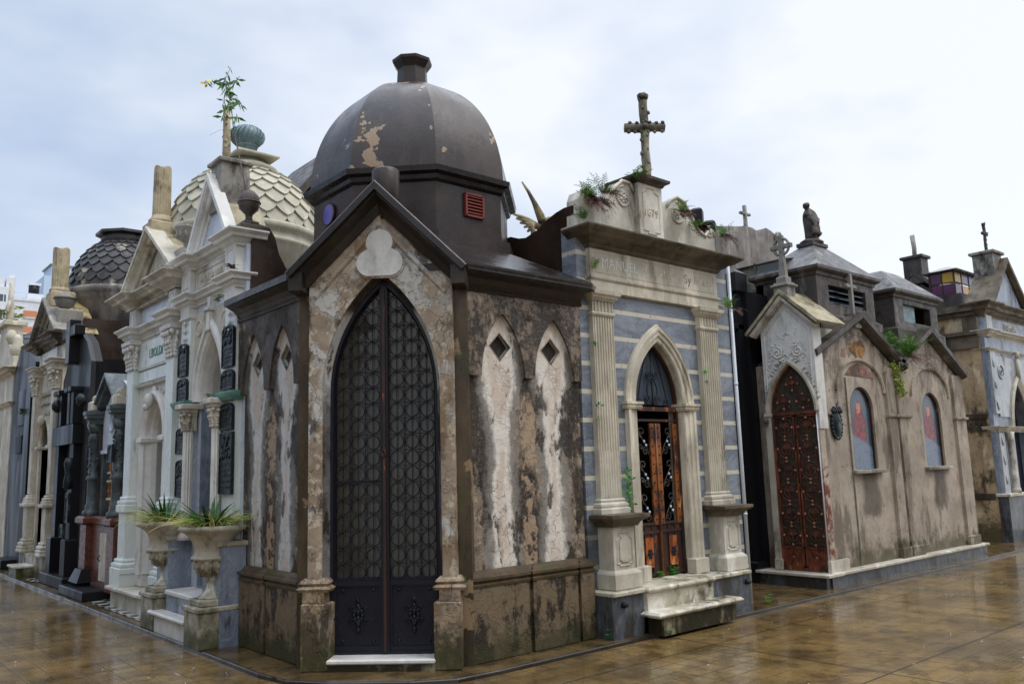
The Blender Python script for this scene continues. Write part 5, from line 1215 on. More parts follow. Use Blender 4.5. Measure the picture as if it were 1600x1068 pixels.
for u in (.04, 2.36):
    b = B(); b.box(u, u+.26, -.05, 0, .9, 2.0); b.box(u, u+.26, -.05, 0, 2.35, 3.52); b.box(u, u+.26, -.06, 0, 3.95, 4.2)
    for z in (1.15, 1.5, 1.85, 2.5, 2.9, 3.3): b.ball((u+.13, -.055, z), .06, .015, .09, 6, 4)
    b.obj('pilaster', 'greymarble', T)
    b = B(); b.lathe(u+.45 if u < 1 else u-.18, -.07, [(.085, .9), (.085, .97), (.06, .99), (.055, 1.85), (.07, 1.87), (.06, 1.90), (.085, 2.02)], 12); b.obj('column', 'marble_d', T)
b = B()
for (z, h, o) in ((2.02, .10, .08), (3.52, .06, .05), (3.80, .12, .12)): cornice(b, -.0, 2.7, 0, z, h, o, depth=.2, ress=((0, .30, .05), (2.40, 2.7, .05)))
b.obj('string_course', 'marble_d', T)
b = B(); cornice(b, -.02, 2.72, 0, 4.18, .26, .20, depth=.3, ress=((-.02, .32, .05), (2.38, 2.72, .05))); b.box(0, 2.7, 0, .3, 4.18, 4.44); b.obj('cornice', 'cream_sooty', T)
text('FAMILIA', .17, T, (1.35, -.012, 4.05), 'cream', 'lettering', .006)
b = B(); b.prism([(.55, 4.44), (2.15, 4.44), (1.35, 5.30)], -.02, .25); b.obj('gable_panel', 'bluemarble', T)
b = B(); b.sweep([(.42, 4.43), (1.35, 5.36), (2.28, 4.43)], [(-.09, .12), (-.09, -.42), (-.0, -.42), (.02, .04), (-.02, .12)], 'xz'); b.obj('gable_coping', 'cream_sooty', T)
b = B(); b.bevelbox(1.02-.05, 1.42, .02, .40, 5.0, 5.58, .01); b.bevelbox(.92, 1.47, -.03, .45, 5.56, 5.62, .01); b.obj('cross_pedestal', 'greystone', T)
knob_cross((1.2, .2, 5.6), .62, .12, .42, .03, 4).obj('cross', 'darkstone', T)
b = B(); b.prism(opening(pointed(cxf, 2.05, .42, .9), .85), .2, .22); b.obj('door', 'iron', T)
# stained-glass lantern on its roof
b = B(); b.box(1.15, 2.35, .75, 1.55, 4.2, 4.90); b.box(-0+.3, 2.7, .3, 3.2, 4.2, 4.35); b.obj('roof', 'darkstone', T)
lx0, lx1, ly0, ly1, lz0, lz1 = 1.20, 2.68, .87, 1.36, 4.90, 5.40
b = B()
for (x, y) in ((lx0, ly0), (lx1, ly0), (lx0, ly1)): b.box(x-.015, x+.015, y-.015, y+.015, lz0, lz1)
for z in (lz0, (lz0+lz1)/2, lz1-.02): b.box(lx0-.01, lx1, ly0-.012, ly0+.012, z, z+.02); b.box(lx0-.012, lx0+.012, ly0, ly1, z, z+.02)
for k in range(1, 4): x = lx0+(lx1-lx0)*k/4; b.box(x-.008, x+.008, ly0-.01, ly0+.01, lz0, lz1)
b.box(lx0-.01, lx0+.01, (ly0+ly1)/2-.01, (ly0+ly1)/2+.01, lz0, lz1)
ln = b.obj('lantern_frame', 'rustdark', T)
cols = ('pane_lilac', 'pane_amber', 'pane_amber', 'pane_lilac', 'pane_amber', 'pane_lilac', 'pane_lilac', 'pane_amber')
for r in range(2):
    for k in range(4):
        x0 = lx0+(lx1-lx0)*k/4; b = B(); z0 = lz0+(lz1-lz0)/2*r; b.box(x0+.01, x0+(lx1-lx0)/4-.01, ly0+.002, ly0+.008, z0+.01, z0+.24-.012); b.obj('coloured_pane', cols[r*4+k], ln)
    for k in range(2):
        y0 = ly0+(ly1-ly0)/2*k; b = B(); z0 = lz0+(lz1-lz0)/2*r; b.box(lx0+.002, lx0+.008, y0+.01, y0+(ly1-ly0)/2-.01, z0+.01, z0+.228); b.obj('coloured_pane', (('pane_purple', 'pane_purple'), ('pane_yellow', 'pane_purple'))[r][k], ln)
b = B(); b.hull([(lx0-.12, ly0-.12, lz1), (lx1+.2, ly0-.12, lz1), (lx1+.2, ly1+.12, lz1), (lx0-.12, ly1+.12, lz1)], [(lx0-.12, ly0-.12, lz1+.015), (lx1+.2, ly0-.12, lz1+.015), (lx1+.2, ly1+.12, lz1+.015), (lx0-.12, ly1+.12, lz1+.015)], [(lx0+.5, ly0+.3, lz1+.20), (lx0+.8, ly0+.3, lz1+.20), (lx0+.8, ly0+.4, lz1+.20), (lx0+.5, ly0+.4, lz1+.20)]); b.obj('lantern_roof', 'skyglass', ln)
# dark gable of the tomb behind, with its stump of a cross
T = thing('dark_gable_mausoleum', (18.8, 7.95, 0), -pi/2, 'soot-dark gabled mausoleum behind the twin-gabled tomb, broken cross stump on its pedestal', 'mausoleum')
b = B(); b.prism([(-1.1, .05), (1.0, .05), (1.0, 4.6), (0, 5.5), (-1.1, 4.6)], 0, 1.2); b.obj('body', 'darkstone', T)
b = B(); b.sweep([(-1.3, 4.45), (0, 5.62), (1.15, 4.62)], [(-.08, .12), (-.08, -1.3), (0, -1.3), (.02, .05), (0, .12)], 'xz'); b.obj('gable_coping', 'darkstone', T)
b = B(); b.bevelbox(-.20, .20, -.1, .25, 5.4, 6.0, .01); b.bevelbox(-.25, .25, -.14, .30, 5.98, 6.05, .01); b.obj('cross_pedestal', 'darkstone', T)
b = B(); b.tube([(0, .08, 6.05), (.01, .08, 6.25), (-.01, .08, 6.55)], .05, 7); jitter(b, .012, 20).obj('broken_cross', 'greystone', T)

# ================================================================ left-hand row (facades on x = 3.42, local x = yc - worldY)
LX = 3.42
def pediment(b, u0, u1, z0, za, out, th=.07, depth=.5):
    c = (u0+u1)/2; b.sweep([(u0, z0), (c, za), (u1, z0)], [(-th, out), (-th, -depth), (th, -depth), (th, .02), (th*.75, out*.18), (th*.5, out*.22), (th*.45, out*.4), (th*.2, out*.5), (.0, out*.55), (-th*.1, out*.85), (-th*.3, out*.9), (-th*.35, out)], 'xz')
def plaque(par, u0, u1, z0, z1, y, seed, relief_top=.35, arched=True, lines=4):
    """bronze memorial plaque with moulded rim, relief and rows of raised lettering"""
    b = B(); w = u1-u0; h = z1-z0; c = (u0+u1)/2
    top = [(c+w/2*cos(pi*k/8), z1-.06+.06*sin(pi*k/8)) for k in range(9)] if arched else [(u1, z1), (u0, z1)]
    P = [(u0, z0)]+[(u1, z0)]+top
    b.prism(P, y-.022, y); 
    b.sweep(P, [(-.004, -y+.02), (-.004, -y+.032), (-.018, -y+.032), (-.018, -y+.02)], 'xz', closed=True)
    rnd = random.Random(seed); zr = z1-h*relief_top
    for k in range(int(16*relief_top/.35)): b.ball((rnd.uniform(u0+.04, u1-.04), y-.024, rnd.uniform(zr, z1-.05)), rnd.uniform(.012, .03), .014, rnd.uniform(.015, .035), 6, 4)
    for i in range(lines):
        z = z0+.04+(zr-z0-.07)*(i+.5)/lines; x = u0+.035
        while x < u1-.04:
            ww = rnd.uniform(.010, .028); b.box(x, min(x+ww, u1-.035), y-.027, y-.02, z-.010, z+.010); x += ww+.010
    jitter(b, .002, 25, seed); return b.obj('memorial_plaque', 'bronze', par)

M['midgran'] = black_granite('mid_grey_granite', S(44, 46, 48), .38, .3)
M['creamdome'] = stone('pale_scale_stone', S(196, 190, 170), S(166, 162, 146), 3, soot=S(96, 98, 80), sa=.46, streak=.4, lite=S(198, 196, 178), la=.35, rough=(.45, .7), bump=.002, ease=.16)
# ---------------------------------------------------------------- first on the left: white marble gothic tomb with bronze plaques
YC = 8.97
T = thing('gothic_mausoleum', (LX, YC, 0), -pi/2, 'white and pale blue marble gothic mausoleum covered with bronze plaques behind the two planted urns', 'mausoleum')
u = lambda y: YC-y
AR = pointed(-.03, 2.45, .345, .72, 14)
b = B(); b.prism(wall_with_door(-.86, .84, .45, [(.84, 4.0), (-.86, 4.0)], AR), 0, .16); b.obj('wall', 'palemarble', T)
b = B()
for s in (-1, 1):
    xi = -.03+s*.345; b.box(min(xi-s*.004, xi+s*.03), max(xi-s*.004, xi+s*.03), .02, .45, .45, 2.42)
b.objs('door_jamb', 'bluemarble', T)
b = B(); b.sweep(AR, [(-.15, -.01), (-.15, .04), (-.12, .06), (-.08, .06), (-.07, .04), (-.02, .03), (0, .0), (.02, -.06), (.03, -.12), (.02, -.25), (-.02, -.25), (-.02, -.01)], 'xz')
b.bevelbox(-.075, .015, -.07, .03, 3.20, 3.42, .01); b.bevelbox(-.10, .04, -.09, .02, 3.42, 3.46, .008); b.bevelbox(-.07, .01, -.06, .02, 3.46, 3.58, .008)
b.obj('arch_moulding', 'marble', T)
b = B()
b.prism([(-.54, 2.6), (-.42, 2.95)]+[(-.03-.10, 3.26), (-.09, 3.30), (-.09, 3.46), (-.54, 3.46)], -.02, .0)
b.prism([(.03, 3.30), (.07, 3.26), (.36, 2.95), (.48, 2.6), (.48, 3.46), (.03, 3.46)], -.02, .0)
for c in (-.40, .34): b.tube([(c+.085*cos(2*pi*k/20), -.022, 3.28+.085*sin(2*pi*k/20)) for k in range(20)], .010, 5, True)
b.obj('spandrel', 'marble_d', T)
for (c, sd) in ((-.68, 1), (.63, 2)):        # piers with stacked capitals
    b = B(); b.box(c-.15, c+.15, -.07, .02, .45, 3.44); b.bevelbox(c-.17, c+.17, -.10, .02, 1.0, 1.07, .01); b.obj('pier', 'aquamarble', T)
    b = B(); b.box(c-.14, c+.14, -.09, 0, 3.44, 4.02)
    b.sweep([(c-.09, 3.78), (c-.09, 3.96), (c+.09, 3.96), (c+.09, 3.78)], [(-.004, .08), (-.004, .098), (.008, .098), (.008, .08)], 'xz', closed=True)
    for k in range(4): b.ball((c, -.09, 3.10+.09*k), .04, .012, .03, 6, 4)
    b.obj('attic_pilaster', 'marble', T)
    b = B(); b.sweep([(c-.16, 0), (c-.16, -.09), (c+.16, -.09), (c+.16, 0)], [(-.02, 2.38), (.02, 2.38), (.05, 2.42), (.06, 2.45), (.06, 2.47), (-.02, 2.48)]); b.box(c-.16, c+.16, -.08, 0, 2.38, 2.47); b.obj('impost', 'verdigris', T)
    b = B(); b.sweep([(c-.14, 0), (c-.14, -.07), (c+.14, -.07), (c+.14, 0)], [(-.02, 3.40), (.01, 3.40), (.03, 3.42), (.03, 3.44), (-.02, 3.45)]); b.obj('pier_band', 'marble', T)
for c, sd in ((-.43, 5), (.40, 6)):         # slender fluted columns
    b = B(); b.lathe(c, -.10, [(.085, .95), (.085, 1.0), (.065, 1.03), (.075, 1.05), (.055, 1.08)], 16)
    n_ = 24; pr = [(c+(.055 if k % 2 else .046)*cos(2*pi*k/n_), -.10+(.055 if k % 2 else .046)*sin(2*pi*k/n_)) for k in range(n_)]; b.plan(pr, 1.08, 2.14); b.obj('column', 'marble', T)
    b = B(); capital(b, c, .10, -.15, 2.14, 2.36, .035, sd); b.bevelbox(c-.11, c+.11, -.22, .02, 2.36, 2.42, .01); b.obj('column_capital', 'marble_d', T)
b = B()
for (z, h, o) in ((3.54, .15, .10),): cornice(b, -.84, .79, 0, z, h, o, depth=.1, ress=((-.84, -.52, .09), (.47, .79, .09)))
b.box(-.84, .79, -.02, .1, 3.55, 3.69); b.obj('middle_cornice', 'marble', T)
b = B(); b.box(-.52, .47, -.03, 0, 3.70, 3.98); b.sweep([(-.46, 3.74), (-.46, 3.93), (.42, 3.93), (.42, 3.74)], [(-.004, .03), (-.004, .040), (.008, .040), (.008, .03)], 'xz', closed=True); b.obj('name_panel', 'marble_d', T)
text('AROLDO LABEL', .10, T, (-.02, -.034, 3.83), 'cream', 'lettering', .004, sx=.9)
b = B(); cornice(b, -.85, .80, 0, 3.98, .15, .14, depth=.2, ress=((-.85, -.51, .09), (.46, .80, .09))); b.box(-.84, .79, -.02, .2, 3.99, 4.12); b.obj('top_cornice', 'marble', T)
b = B(); b.prism([(-.48, 4.12), (.42, 4.12), (-.03, 4.78)], -.0, .1); b.obj('tympanum', 'palemarble', T)
b = B(); pediment(b, -.56, .50, 4.14, 4.86, .12, .08, .02); b.obj('pediment_moulding', 'marble', T)
b = B(); b.prism([(-.58, 4.13), (-.03, 4.90), (.52, 4.13), (.44, 4.13), (-.03, 4.80), (-.50, 4.13)], .022, .42); b.obj('pediment_roof', 'rooflight', T)
b = B(); b.hull([(-.17, -.03, 4.55), (.17, -.03, 4.55), (.17, .32, 4.55), (-.17, .32, 4.55)], [(-.15, -.02, 5.10), (.15, -.02, 5.10), (.15, .30, 5.10), (-.15, .30, 5.10)]); b.bevelbox(-.18, .18, -.06, .34, 5.10, 5.15, .01)
b.tube([(-.04, -.03, 4.98), (-.04, -.03, 4.78), (.04, -.03, 4.78)], .012, 5); b.tube([(-.08, -.03, 4.93), (.02, -.03, 4.93)], .012, 5); b.obj('cross_pedestal', 'greystone', T)
b = B(); b.tube([(-.03, .1, 5.14), (-.02, .1, 5.35), (-.04, .1, 5.55), (-.03, .1, 5.84)], .040, 7); rnd = random.Random(3)
for k in range(9): b.ball((-.03+rnd.choice((-.03, .03)), .08, 5.2+.07*k), .018, .02, .02, 6, 4)
jitter(b, .014, 18).obj('cross_stump', 'yellowstone', T)
b = B(); b.bevelbox(.58, .88, -.09, .22, 4.13, 4.20, .01); b.bevelbox(.65, .81, -.02, .14, 4.20, 4.26, .01); b.lathe(.73, .06, [(.05, 4.26), (.035, 4.30), (.04, 4.34), (.10, 4.40), (.115, 4.47), (.10, 4.54), (.06, 4.59), (.015, 4.61)], 18)
b.tube([(.73+.116*cos(2*pi*k/20), .06+.116*sin(2*pi*k/20), 4.47) for k in range(20)], .008, 4, True); b.obj('ball_finial', 'darkstone', T)
# brown curved side wall against the domed tomb, roof
b = B(); b.M = Matrix(((0, -1, 0, .87), (1, 0, 0, 0), (0, 0, 1, 0), (0, 0, 0, 1)))
b.prism([(.04, 3.0), (1.6, 3.0), (1.6, 3.6), (.60, 3.70), (.42, 3.78), (.34, 3.92), (.29, 4.10), (.22, 4.20), (.04, 4.22)], 0, .08); b.M = None; b.obj('side_parapet', 'brownwall', T)
b = B(); b.box(-.8, .82, .2, 1.9, 3.3, 3.6); b.box(-.8, .82, .75, .85, .4, 3.5); b.obj('roof', 'greystone', T)
# platform and steps between the urns
b = B(); b.box(-.86, .87, -.0, .2, .03, .45); b.box(-.44, .50, -.28, .0, .20, .40); b.obj('platform', 'bluemarble', T)
b = B(); b.bevelbox(-.44, .50, -.30, .02, .40, .45, .012); b.obj('upper_step', 'marble', T)
b = B(); b.box(-.56, .46, -.38, -.0, .03, .20); b.obj('lower_riser', 'marble', T)
b = B(); b.bevelbox(-.58, .50, -.43, -.28, .20, .245, .015); b.obj('step', 'marble', T)
b = B(); b.box(.50, .95, -.25, .0, .03, .95); b.box(-.86, -.50, -.25, 0, .03, .95); b.objs('flank_wall', 'bluemarble', T)
b = B(); b.bevelbox(.47, .97, -.29, .02, .95, 1.0, .012); b.bevelbox(-.88, -.48, -.29, .02, .95, 1.0, .012); b.objs('flank_coping', 'marble_m', T)
b = B(); b.prism(opening([(p[0], p[1]) for p in AR], .45), .42, .44); b.prism([(-.05, .45), (-.01, .45), (-.01, 3.1), (-.05, 3.1)], .40, .43)
b.tube([(.02+.04*sin(k*.9), .41, .6+.13*k) for k in range(16)], .006, 4)
b.obj('door', 'iron', T)
for a in ((-.83, -.55, 2.76, 3.14, 1), (-.84, -.53, 2.42, 2.74, 2), (-.83, -.54, 1.88, 2.18, 3), (-.81, -.55, 1.40, 1.82, 4), (.48, .78, 2.72, 3.16, 5), (.47, .79, 2.49, 2.70, 6), (.47, .79, 2.08, 2.36, 7)):
    plaque(T, a[0], a[1], a[2], a[3], -.075, a[4], .45 if a[4] in (5, 4) else .25, True, 4)
plaque(T, .47, .80, 1.44, 2.06, -.075, 9, .42, False, 5)
for (c, z) in ((-.10, 1.9), (-.10, 1.6), (-.10, 2.2)): plaque(T, c-.13+.06, c+.07+.06, z-.12, z+.10, .40, int(z*10), .2, False, 3)

# ---------------------------------------------------------------- urns with plants on pedestals
def urn(loc, label, h=.0):
    U = thing('planter_urn', loc, -pi/2, label, 'planter', 'stone urns at the foot of the white gothic mausoleum')
    b = B(); b.bevelbox(-.19, .19, -.19, .19, 0, .33, .008); b.bevelbox(-.21, .21, -.21, .21, .33, .38, .01); b.bevelbox(-.165, .165, -.165, .165, .38, .44, .01); b.obj('pedestal', 'marble_m', U)
    b = B(); b.lathe(0, 0, [(.13, .44), (.13, .455), (.10, .475), (.06, .52), (.05, .56), (.055, .60), (.075, .605), (.075, .62), (.055, .63), (.10, .66), (.155, .71), (.175, .77), (.178, .80)], 24)
    for k in range(14):
        a = 2*pi*k/14
        for (r, z, q) in ((.10, .665, .022), (.14, .70, .028), (.163, .75, .030)): b.ball((r*cos(a), r*sin(a), z), q*.62, q*.62, q*1.3, 6, 4)
        b.ball((.185*cos(a), .185*sin(a), .80), .022, .022, .014, 6, 4)
    b.obj('bowl', 'marble_m', U)
    b = B(); b.lathe(0, 0, [(.18, .80), (.20, .815), (.20, .83), (.18, .84), (.165, .85), (.17, .90), (.185, .96), (.22, 1.02), (.27, 1.06), (.305, 1.075), (.32, 1.085), (.325, 1.105), (.31, 1.12), (.28, 1.125), (.25, 1.10)], 40); b.obj('vase', 'marble_d', U)
    b = B(); b.lathe(0, 0, [(.29, 1.085), (.15, 1.10), (.01, 1.105)], 20); b.obj('soil', 'soil', U)
    return U
U1 = urn((3.17, 8.22, .03), 'nearer mossy stone urn on a pedestal, beside the domed mausoleum')
U2 = urn((3.21, 9.66, .03), 'farther mossy stone urn on a pedestal, next to the checkered paving')
def spider(loc, label, seed, n=70):
    rnd = random.Random(seed); P = thing('spider_plant', loc, 0, label, 'plant', 'strap-leaved plants in the urns')
    b = B(); b2 = B(); b3 = B()
    for k in range(n):
        az = rnd.uniform(0, 6.28); r = rnd.uniform(0, .26); L = rnd.uniform(.30, .50)
        blade((b2 if rnd.random() < .55 else b3), (r*cos(az), r*sin(az), 0), az+rnd.uniform(-.5, .5), L, rnd.uniform(.008, .016), rnd.uniform(.7, 1.15), rnd.uniform(.8, 1.5), 6)
    for k in range(16):
        az = rnd.uniform(0, 6.28); blade(b, (.06*cos(az)-.03, .06*sin(az), 0), az, rnd.uniform(.28, .42), rnd.uniform(.025, .038), rnd.uniform(.15, .8), rnd.uniform(.3, .9), 6)
    b.obj('broad_leaves', 'leafdark', P); b2.obj('arching_leaves', 'leafyel', P); b3.obj('dry_leaves', 'straw', P)
    b = B()
    for k in range(14): az = rnd.uniform(0, 6.28); blade(b, (.1*cos(az), .1*sin(az), 0), az, rnd.uniform(.3, .45), .02, rnd.uniform(.6, 1.1), rnd.uniform(.6, 1.3), 7)
    b.obj('green_leaves', 'leaf', P); return P
spider((3.17, 8.22, 1.13), 'yellow-green strap-leaved plant growing in the nearer urn', 1, 150)
spider((3.21, 9.66, 1.13), 'yellow-green strap-leaved plant growing in the farther urn', 2, 130)

# ---------------------------------------------------------------- second: classical marble tomb with scale-covered dome
YC = 10.85
T = thing('classical_mausoleum', (LX, YC, 0), -pi/2, 'white marble classical mausoleum with pediment, broken column and pale scale-patterned dome', 'mausoleum')
lo, hi = -1.0, .93
AR = rounda(.0, 2.13, .33, .40, 16); AR = pointed(.03, 2.13, .36, .46, 12)
b = B(); b.prism(wall_with_door(lo, hi, .30, [(hi, 4.0), (lo, 4.0)], AR), 0, .22); b.obj('wall', 'marble', T)
for c, sd in ((-.80, 11), (.74, 12)):
    b = B(); b.box(c-.13, c+.13, -.09, .02, 1.24, 3.04); b.sweep([(c-.13, .02), (c-.13, -.09), (c+.13, -.09), (c+.13, .02)], [(o, z) for o, z in prof(BASE, .06, 1.24, .17)]); b.box(c-.13, c+.13, -.08, 0, 1.2, 1.4); b.obj('pilaster', 'aquamarble', T)
    b = B(); capital(b, c, .26, -.10, 3.06, 3.42, .06, sd); b.obj('capital', 'marble', T)
    b = B(); b.bevelbox(c-.19, c+.19, -.15, .02, 1.20, 1.25, .01); b.box(c-.155, c+.155, -.12, .02, .50, 1.2); b.sweep([(c-.155, .02), (c-.155, -.12), (c+.155, -.12), (c+.155, .02)], prof(BASE, .07, .45, .18)); b.bevelbox(c-.21, c+.21, -.19, .02, .28, .46, .01); b.obj('pedestal', 'aquamarble', T)
    b = B(); b.box(c-.12, c+.12, -.09, 0, 3.60, 3.86); b.sweep([(c-.07, 3.64), (c-.07, 3.82), (c+.07, 3.82), (c+.07, 3.64)], [(-.004, .08), (-.004, .10), (.008, .10), (.008, .08)], 'xz', closed=True); b.obj('attic_pilaster', 'marble', T)
b = B(); b.sweep(AR, [(-.13, 0), (-.13, .05), (-.09, .07), (-.05, .05), (-.02, .04), (0, .02), (.015, -.04), (.03, -.06), (.045, -.12), (.045, -.24), (-.01, -.24), (-.01, -.01)], 'xz')
for s in (-1, 1):
    xi = .03+s*.36; b.plan([(xi, .22), (xi-s*.045, .12), (xi-s*.03, .06), (xi, .0), (xi, -.03), (xi+s*.05, -.05), (xi+s*.12, -.05), (xi+s*.12, .05)], .45, 2.08)
    b.bevelbox(min(xi-s*.05, xi+s*.15), max(xi-s*.05, xi+s*.15), -.08, .2, 2.07, 2.14, .012)
b.ball((.03, -.10, 2.58), .06, .06, .10); b.ball((.03, -.13, 2.50), .045, .04, .05); b.obj('door_surround', 'marble', T)
b = B()
for s in (-1, 1): relief(b, path_len_pts([(.03+s*.15, 2.72), (.03+s*.34, 2.66), (.03+s*.46, 2.50), (.03+s*.52, 2.25)], .03), -.006, .03, 20+s, 3)
b.ball((.03, -.03, 2.72), .05, .03, .05); b.obj('foliage_relief', 'marble', T)
b = B(); b.box(-.65, .60, -.02, 0, 2.86, 3.0); b.sweep([(-.66, 2.80), (.61, 2.80)], [(0, 0), (0, .05), (-.03, .07), (-.05, .02), (-.05, 0)], 'xz'); b.sweep([(-.66, 3.02), (.61, 3.02)], [(0, 0), (0, .03), (-.03, .04), (-.04, 0)], 'xz'); b.box(-.66, .61, -.025, 0, 3.04, 3.38); b.obj('name_panel', 'aquamarble', T)
text('LBOLDI', .17, T, (.02, -.028, 3.20), 'verdigris', 'lettering', .004, sx=.9)
b = B(); cornice(b, lo+.03, hi-.03, 0, 3.42, .17, .12, depth=.15, ress=((lo+.03, -.63, .12), (.57, hi-.03, .12))); b.box(lo+.03, hi-.03, -.02, .1, 3.43, 3.58); b.obj('entablature', 'marble', T)
b = B(); b.box(-.62, .56, -.02, 0, 3.62, 3.84); b.obj('frieze', 'palemarble', T)
b = B(); 
for k in range(26): b.box(-.62+.046*k, -.62+.046*k+.025, -.09, 0, 3.84, 3.875)
b.box(-.63, .57, -.055, 0, 3.875, 3.9); b.obj('dentils', 'cream', T)
b = B(); cornice(b, lo+.0, hi, 0, 3.86, .17, .22, depth=.2, ress=((lo, -.63, .12), (.57, hi, .12))); b.box(lo, hi, -.02, .2, 3.88, 4.02); b.obj('cornice', 'marble_d', T)
b = B(); b.prism([(-.85, 4.03), (.78, 4.03), (-.03, 4.62)], -.0, .1); b.obj('tympanum', 'cream', T)
b = B(); pediment(b, -1.10, 1.02, 4.0, 4.74, .20, .07, .02); b.obj('pediment_moulding', 'marble_d', T)
b = B(); relief(b, [(.0+.12*cos(k), 4.22+.10*sin(k)) for k in range(8)], -.02, .03, 31, 3); b.obj('wreath_relief', 'marble_d', T)
b = B(); b.prism([(-1.16, 4.00), (-.04, 4.82), (1.08, 4.00), (.95, 4.00), (-.04, 4.72), (-1.0, 4.00)], .022, .62); b.obj('pediment_roof', 'rooflight', T)
b = B(); b.bevelbox(-.95, -.55, .0, .4, 4.3, 4.75, .02) if False else b.bevelbox(-.34, .02, -.14, .24, 4.60, 4.92, .02); b.lathe(-.16, .04, [(.16, 4.92), (.16, 4.96), (.13, 4.99), (.12, 5.02)], 18)
pr = [(-.16+(.115 if k % 2 else .109)*cos(2*pi*k/44), .04+(.115 if k % 2 else .109)*sin(2*pi*k/44)) for k in range(44)]
b.hull([(x, y, 5.02) for x, y in pr], [((x+.16)*.95-.16, (y-.04)*.95+.04, 5.58) for x, y in pr], [((x+.16)*.93-.16, (y-.04)*.93+.04, 5.68+.02*sin(k*.4)) for k, (x, y) in enumerate(pr)]); b.obj('broken_column', 'yellowstone', T)
b = B(); b.hull([(.58, -.12, 4.0), (.94, -.12, 4.0), (.94, .25, 4.0), (.58, .25, 4.0)], [(.64, -.05, 4.36), (.88, -.05, 4.36), (.88, .19, 4.36), (.64, .19, 4.36)]); b.lathe(.76, .07, [(.08, 4.36), (.05, 4.39), (.04, 4.44), (.055, 4.46), (.10, 4.49), (.135, 4.55), (.14, 4.60), (.155, 4.63), (.155, 4.65), (.05, 4.68), (.01, 4.70)], 18)
for k in range(12): a = 2*pi*k/12; b.ball((.76+.125*cos(a), .07+.125*sin(a), 4.55), .022, .022, .05, 6, 4)
b.obj('urn_finial', 'greystone', T)
b = B(); b.box(-1.0, .93, .2, 2.4, 3.5, 3.95); b.obj('roof', 'greystone', T)
b = B(); b.M = Matrix(((0, 0, 0, 0), (0, 0, 0, 0), (0, 0, 1, 0), (0, 0, 0, 1))); b.M = None; b.box(.87, .93, .22, 2.4, .05, 3.9); b.box(-1.0, -.94, .22, 2.4, .05, 3.9); b.objs('flank_wall', 'brownwall', T)
b = B(); b.box(lo, hi, -.17, .22, .03, .24); b.obj('plinth', 'marble_d', T)
b = B(); b.bevelbox(lo-.02, hi+.0, -.24, .22, .24, .29, .012); b.obj('slab', 'marble_d', T)
b = B(); b.prism(opening(AR, .29), .30, .33); b.obj('door', 'ventmetal', T)
b = B(); b.sweep(opening(AR, .29), [(.04, -.2), (.04, -.30), (.08, -.30), (.08, -.2)], 'xz'); b.box(-.3, .36, .22, .30, 2.02, 2.12)
for k in range(4): b.box(-.3, .36, .26, .30, 1.80+.05*k, 1.83+.05*k)
b.obj('door_frame', 'iron', T)
# scale dome; centre world (4.5,10.9) -> local (-.05,1.08)
dcx, dcy = -.05, 1.14
b = B(); b.lathe(dcx, dcy, [(.97, 3.9), (.97, 4.62), (1.0, 4.64), (1.0, 4.68), (.97, 4.70), (.97, 4.78), (1.02, 4.80), (1.04, 4.86), (1.0, 4.90)], 48); b.obj('drum', 'creamdome', T)
def scale_dome(cx, cy, R_, z0, H, rows, n0, mat, par, top=.25, nm='dome'):
    b = B(); q = lambda t: (R_*cos(t*pi/2*top_), z0+H*sin(t*pi/2*top_)/sin(pi/2*top_))
    top_ = 1-top; b.lathe(cx, cy, [(q(i/16)[0]-.012, q(i/16)[1]) for i in range(17)], 48)
    for r in range(rows):
        t0 = (r+1.05)/rows; t1 = (r-.35)/rows; n = n0
        for k in range(n):
            a = 2*pi*(k+.5*(r % 2))/n; da = pi/n*.98
            pts = []
            for i, (fa, ft) in enumerate(((-1, 1), (1, 1), (1, .52), (.72, .30), (.36, .12), (0, 0), (-.36, .12), (-.72, .30), (-1, .52))):
                t = t1+(t0-t1)*ft; t = max(-.02, min(1, t)); rr, zz = q(t); off = .030*(1-ft)+.002; tt = t*pi/2*top_
                rr += off*cos(tt); zz += off*sin(tt); pts.append((cx+rr*cos(a+da*fa), cy+rr*sin(a+da*fa), zz))
            cen = Vector((cx, cy, z0+.1)); inn = [tuple(Vector(p)+(cen-Vector(p)).normalized()*.028) for p in pts]
            b.add(pts+inn, [tuple(range(9))]+[(i, (i+1) % 9, 9+(i+1) % 9, 9+i) for i in range(9)])
    return b.obj(nm, mat, par)
M['darkdome'] = stone('sooty_scale_stone', S(78, 76, 76), S(60, 58, 60), 4, soot=S(42, 40, 40), sa=.5, streak=.2, lite=S(150, 146, 136), la=.18, rough=(.35, .6), bump=.003, ease=.1)
scale_dome(dcx, dcy, .99, 4.88, .95, 8, 22, 'creamdome', T, .22)
b = B(); b.lathe(dcx, dcy, [(.36, 5.78), (.40, 5.82), (.42, 5.86), (.34, 5.90), (.28, 5.94), (.28, 5.98)], 32); b.bevelbox(dcx-.1, dcx+.42, dcy-.30, dcy+.3, 5.97, 6.01, .01); b.obj('dome_collar', 'creamdome', T)
b = B(); b.lathe(dcx, dcy, [(.135, 5.98), (.135, 6.20), (.145, 6.20), (.145, 6.23), (.13, 6.24)], 24); V = b.obj('vent_neck', 'ventmetal', T)
b = B(); nf_ = 20
b.lathe(dcx, dcy, [(.13, 6.22), (.19, 6.27), (.22, 6.34), (.215, 6.40), (.17, 6.46), (.08, 6.495), (.01, 6.50)], 24)
for k in range(nf_):
    a = 2*pi*k/nf_; pts = []
    for i in range(9):
        t = i/8; r = .02+.215*max(0, cos((t-.5)*pi*.93))**.55 if t > .45 else .13+.105*sin(t/.45*pi/2)
        aa = a+.5*t; pts.append((dcx+r*cos(aa), dcy+r*sin(aa), 6.22+.285*t))
    b.tube(pts, .012, 4)
b.obj('turbine_ventilator', 'ventmetal', T)

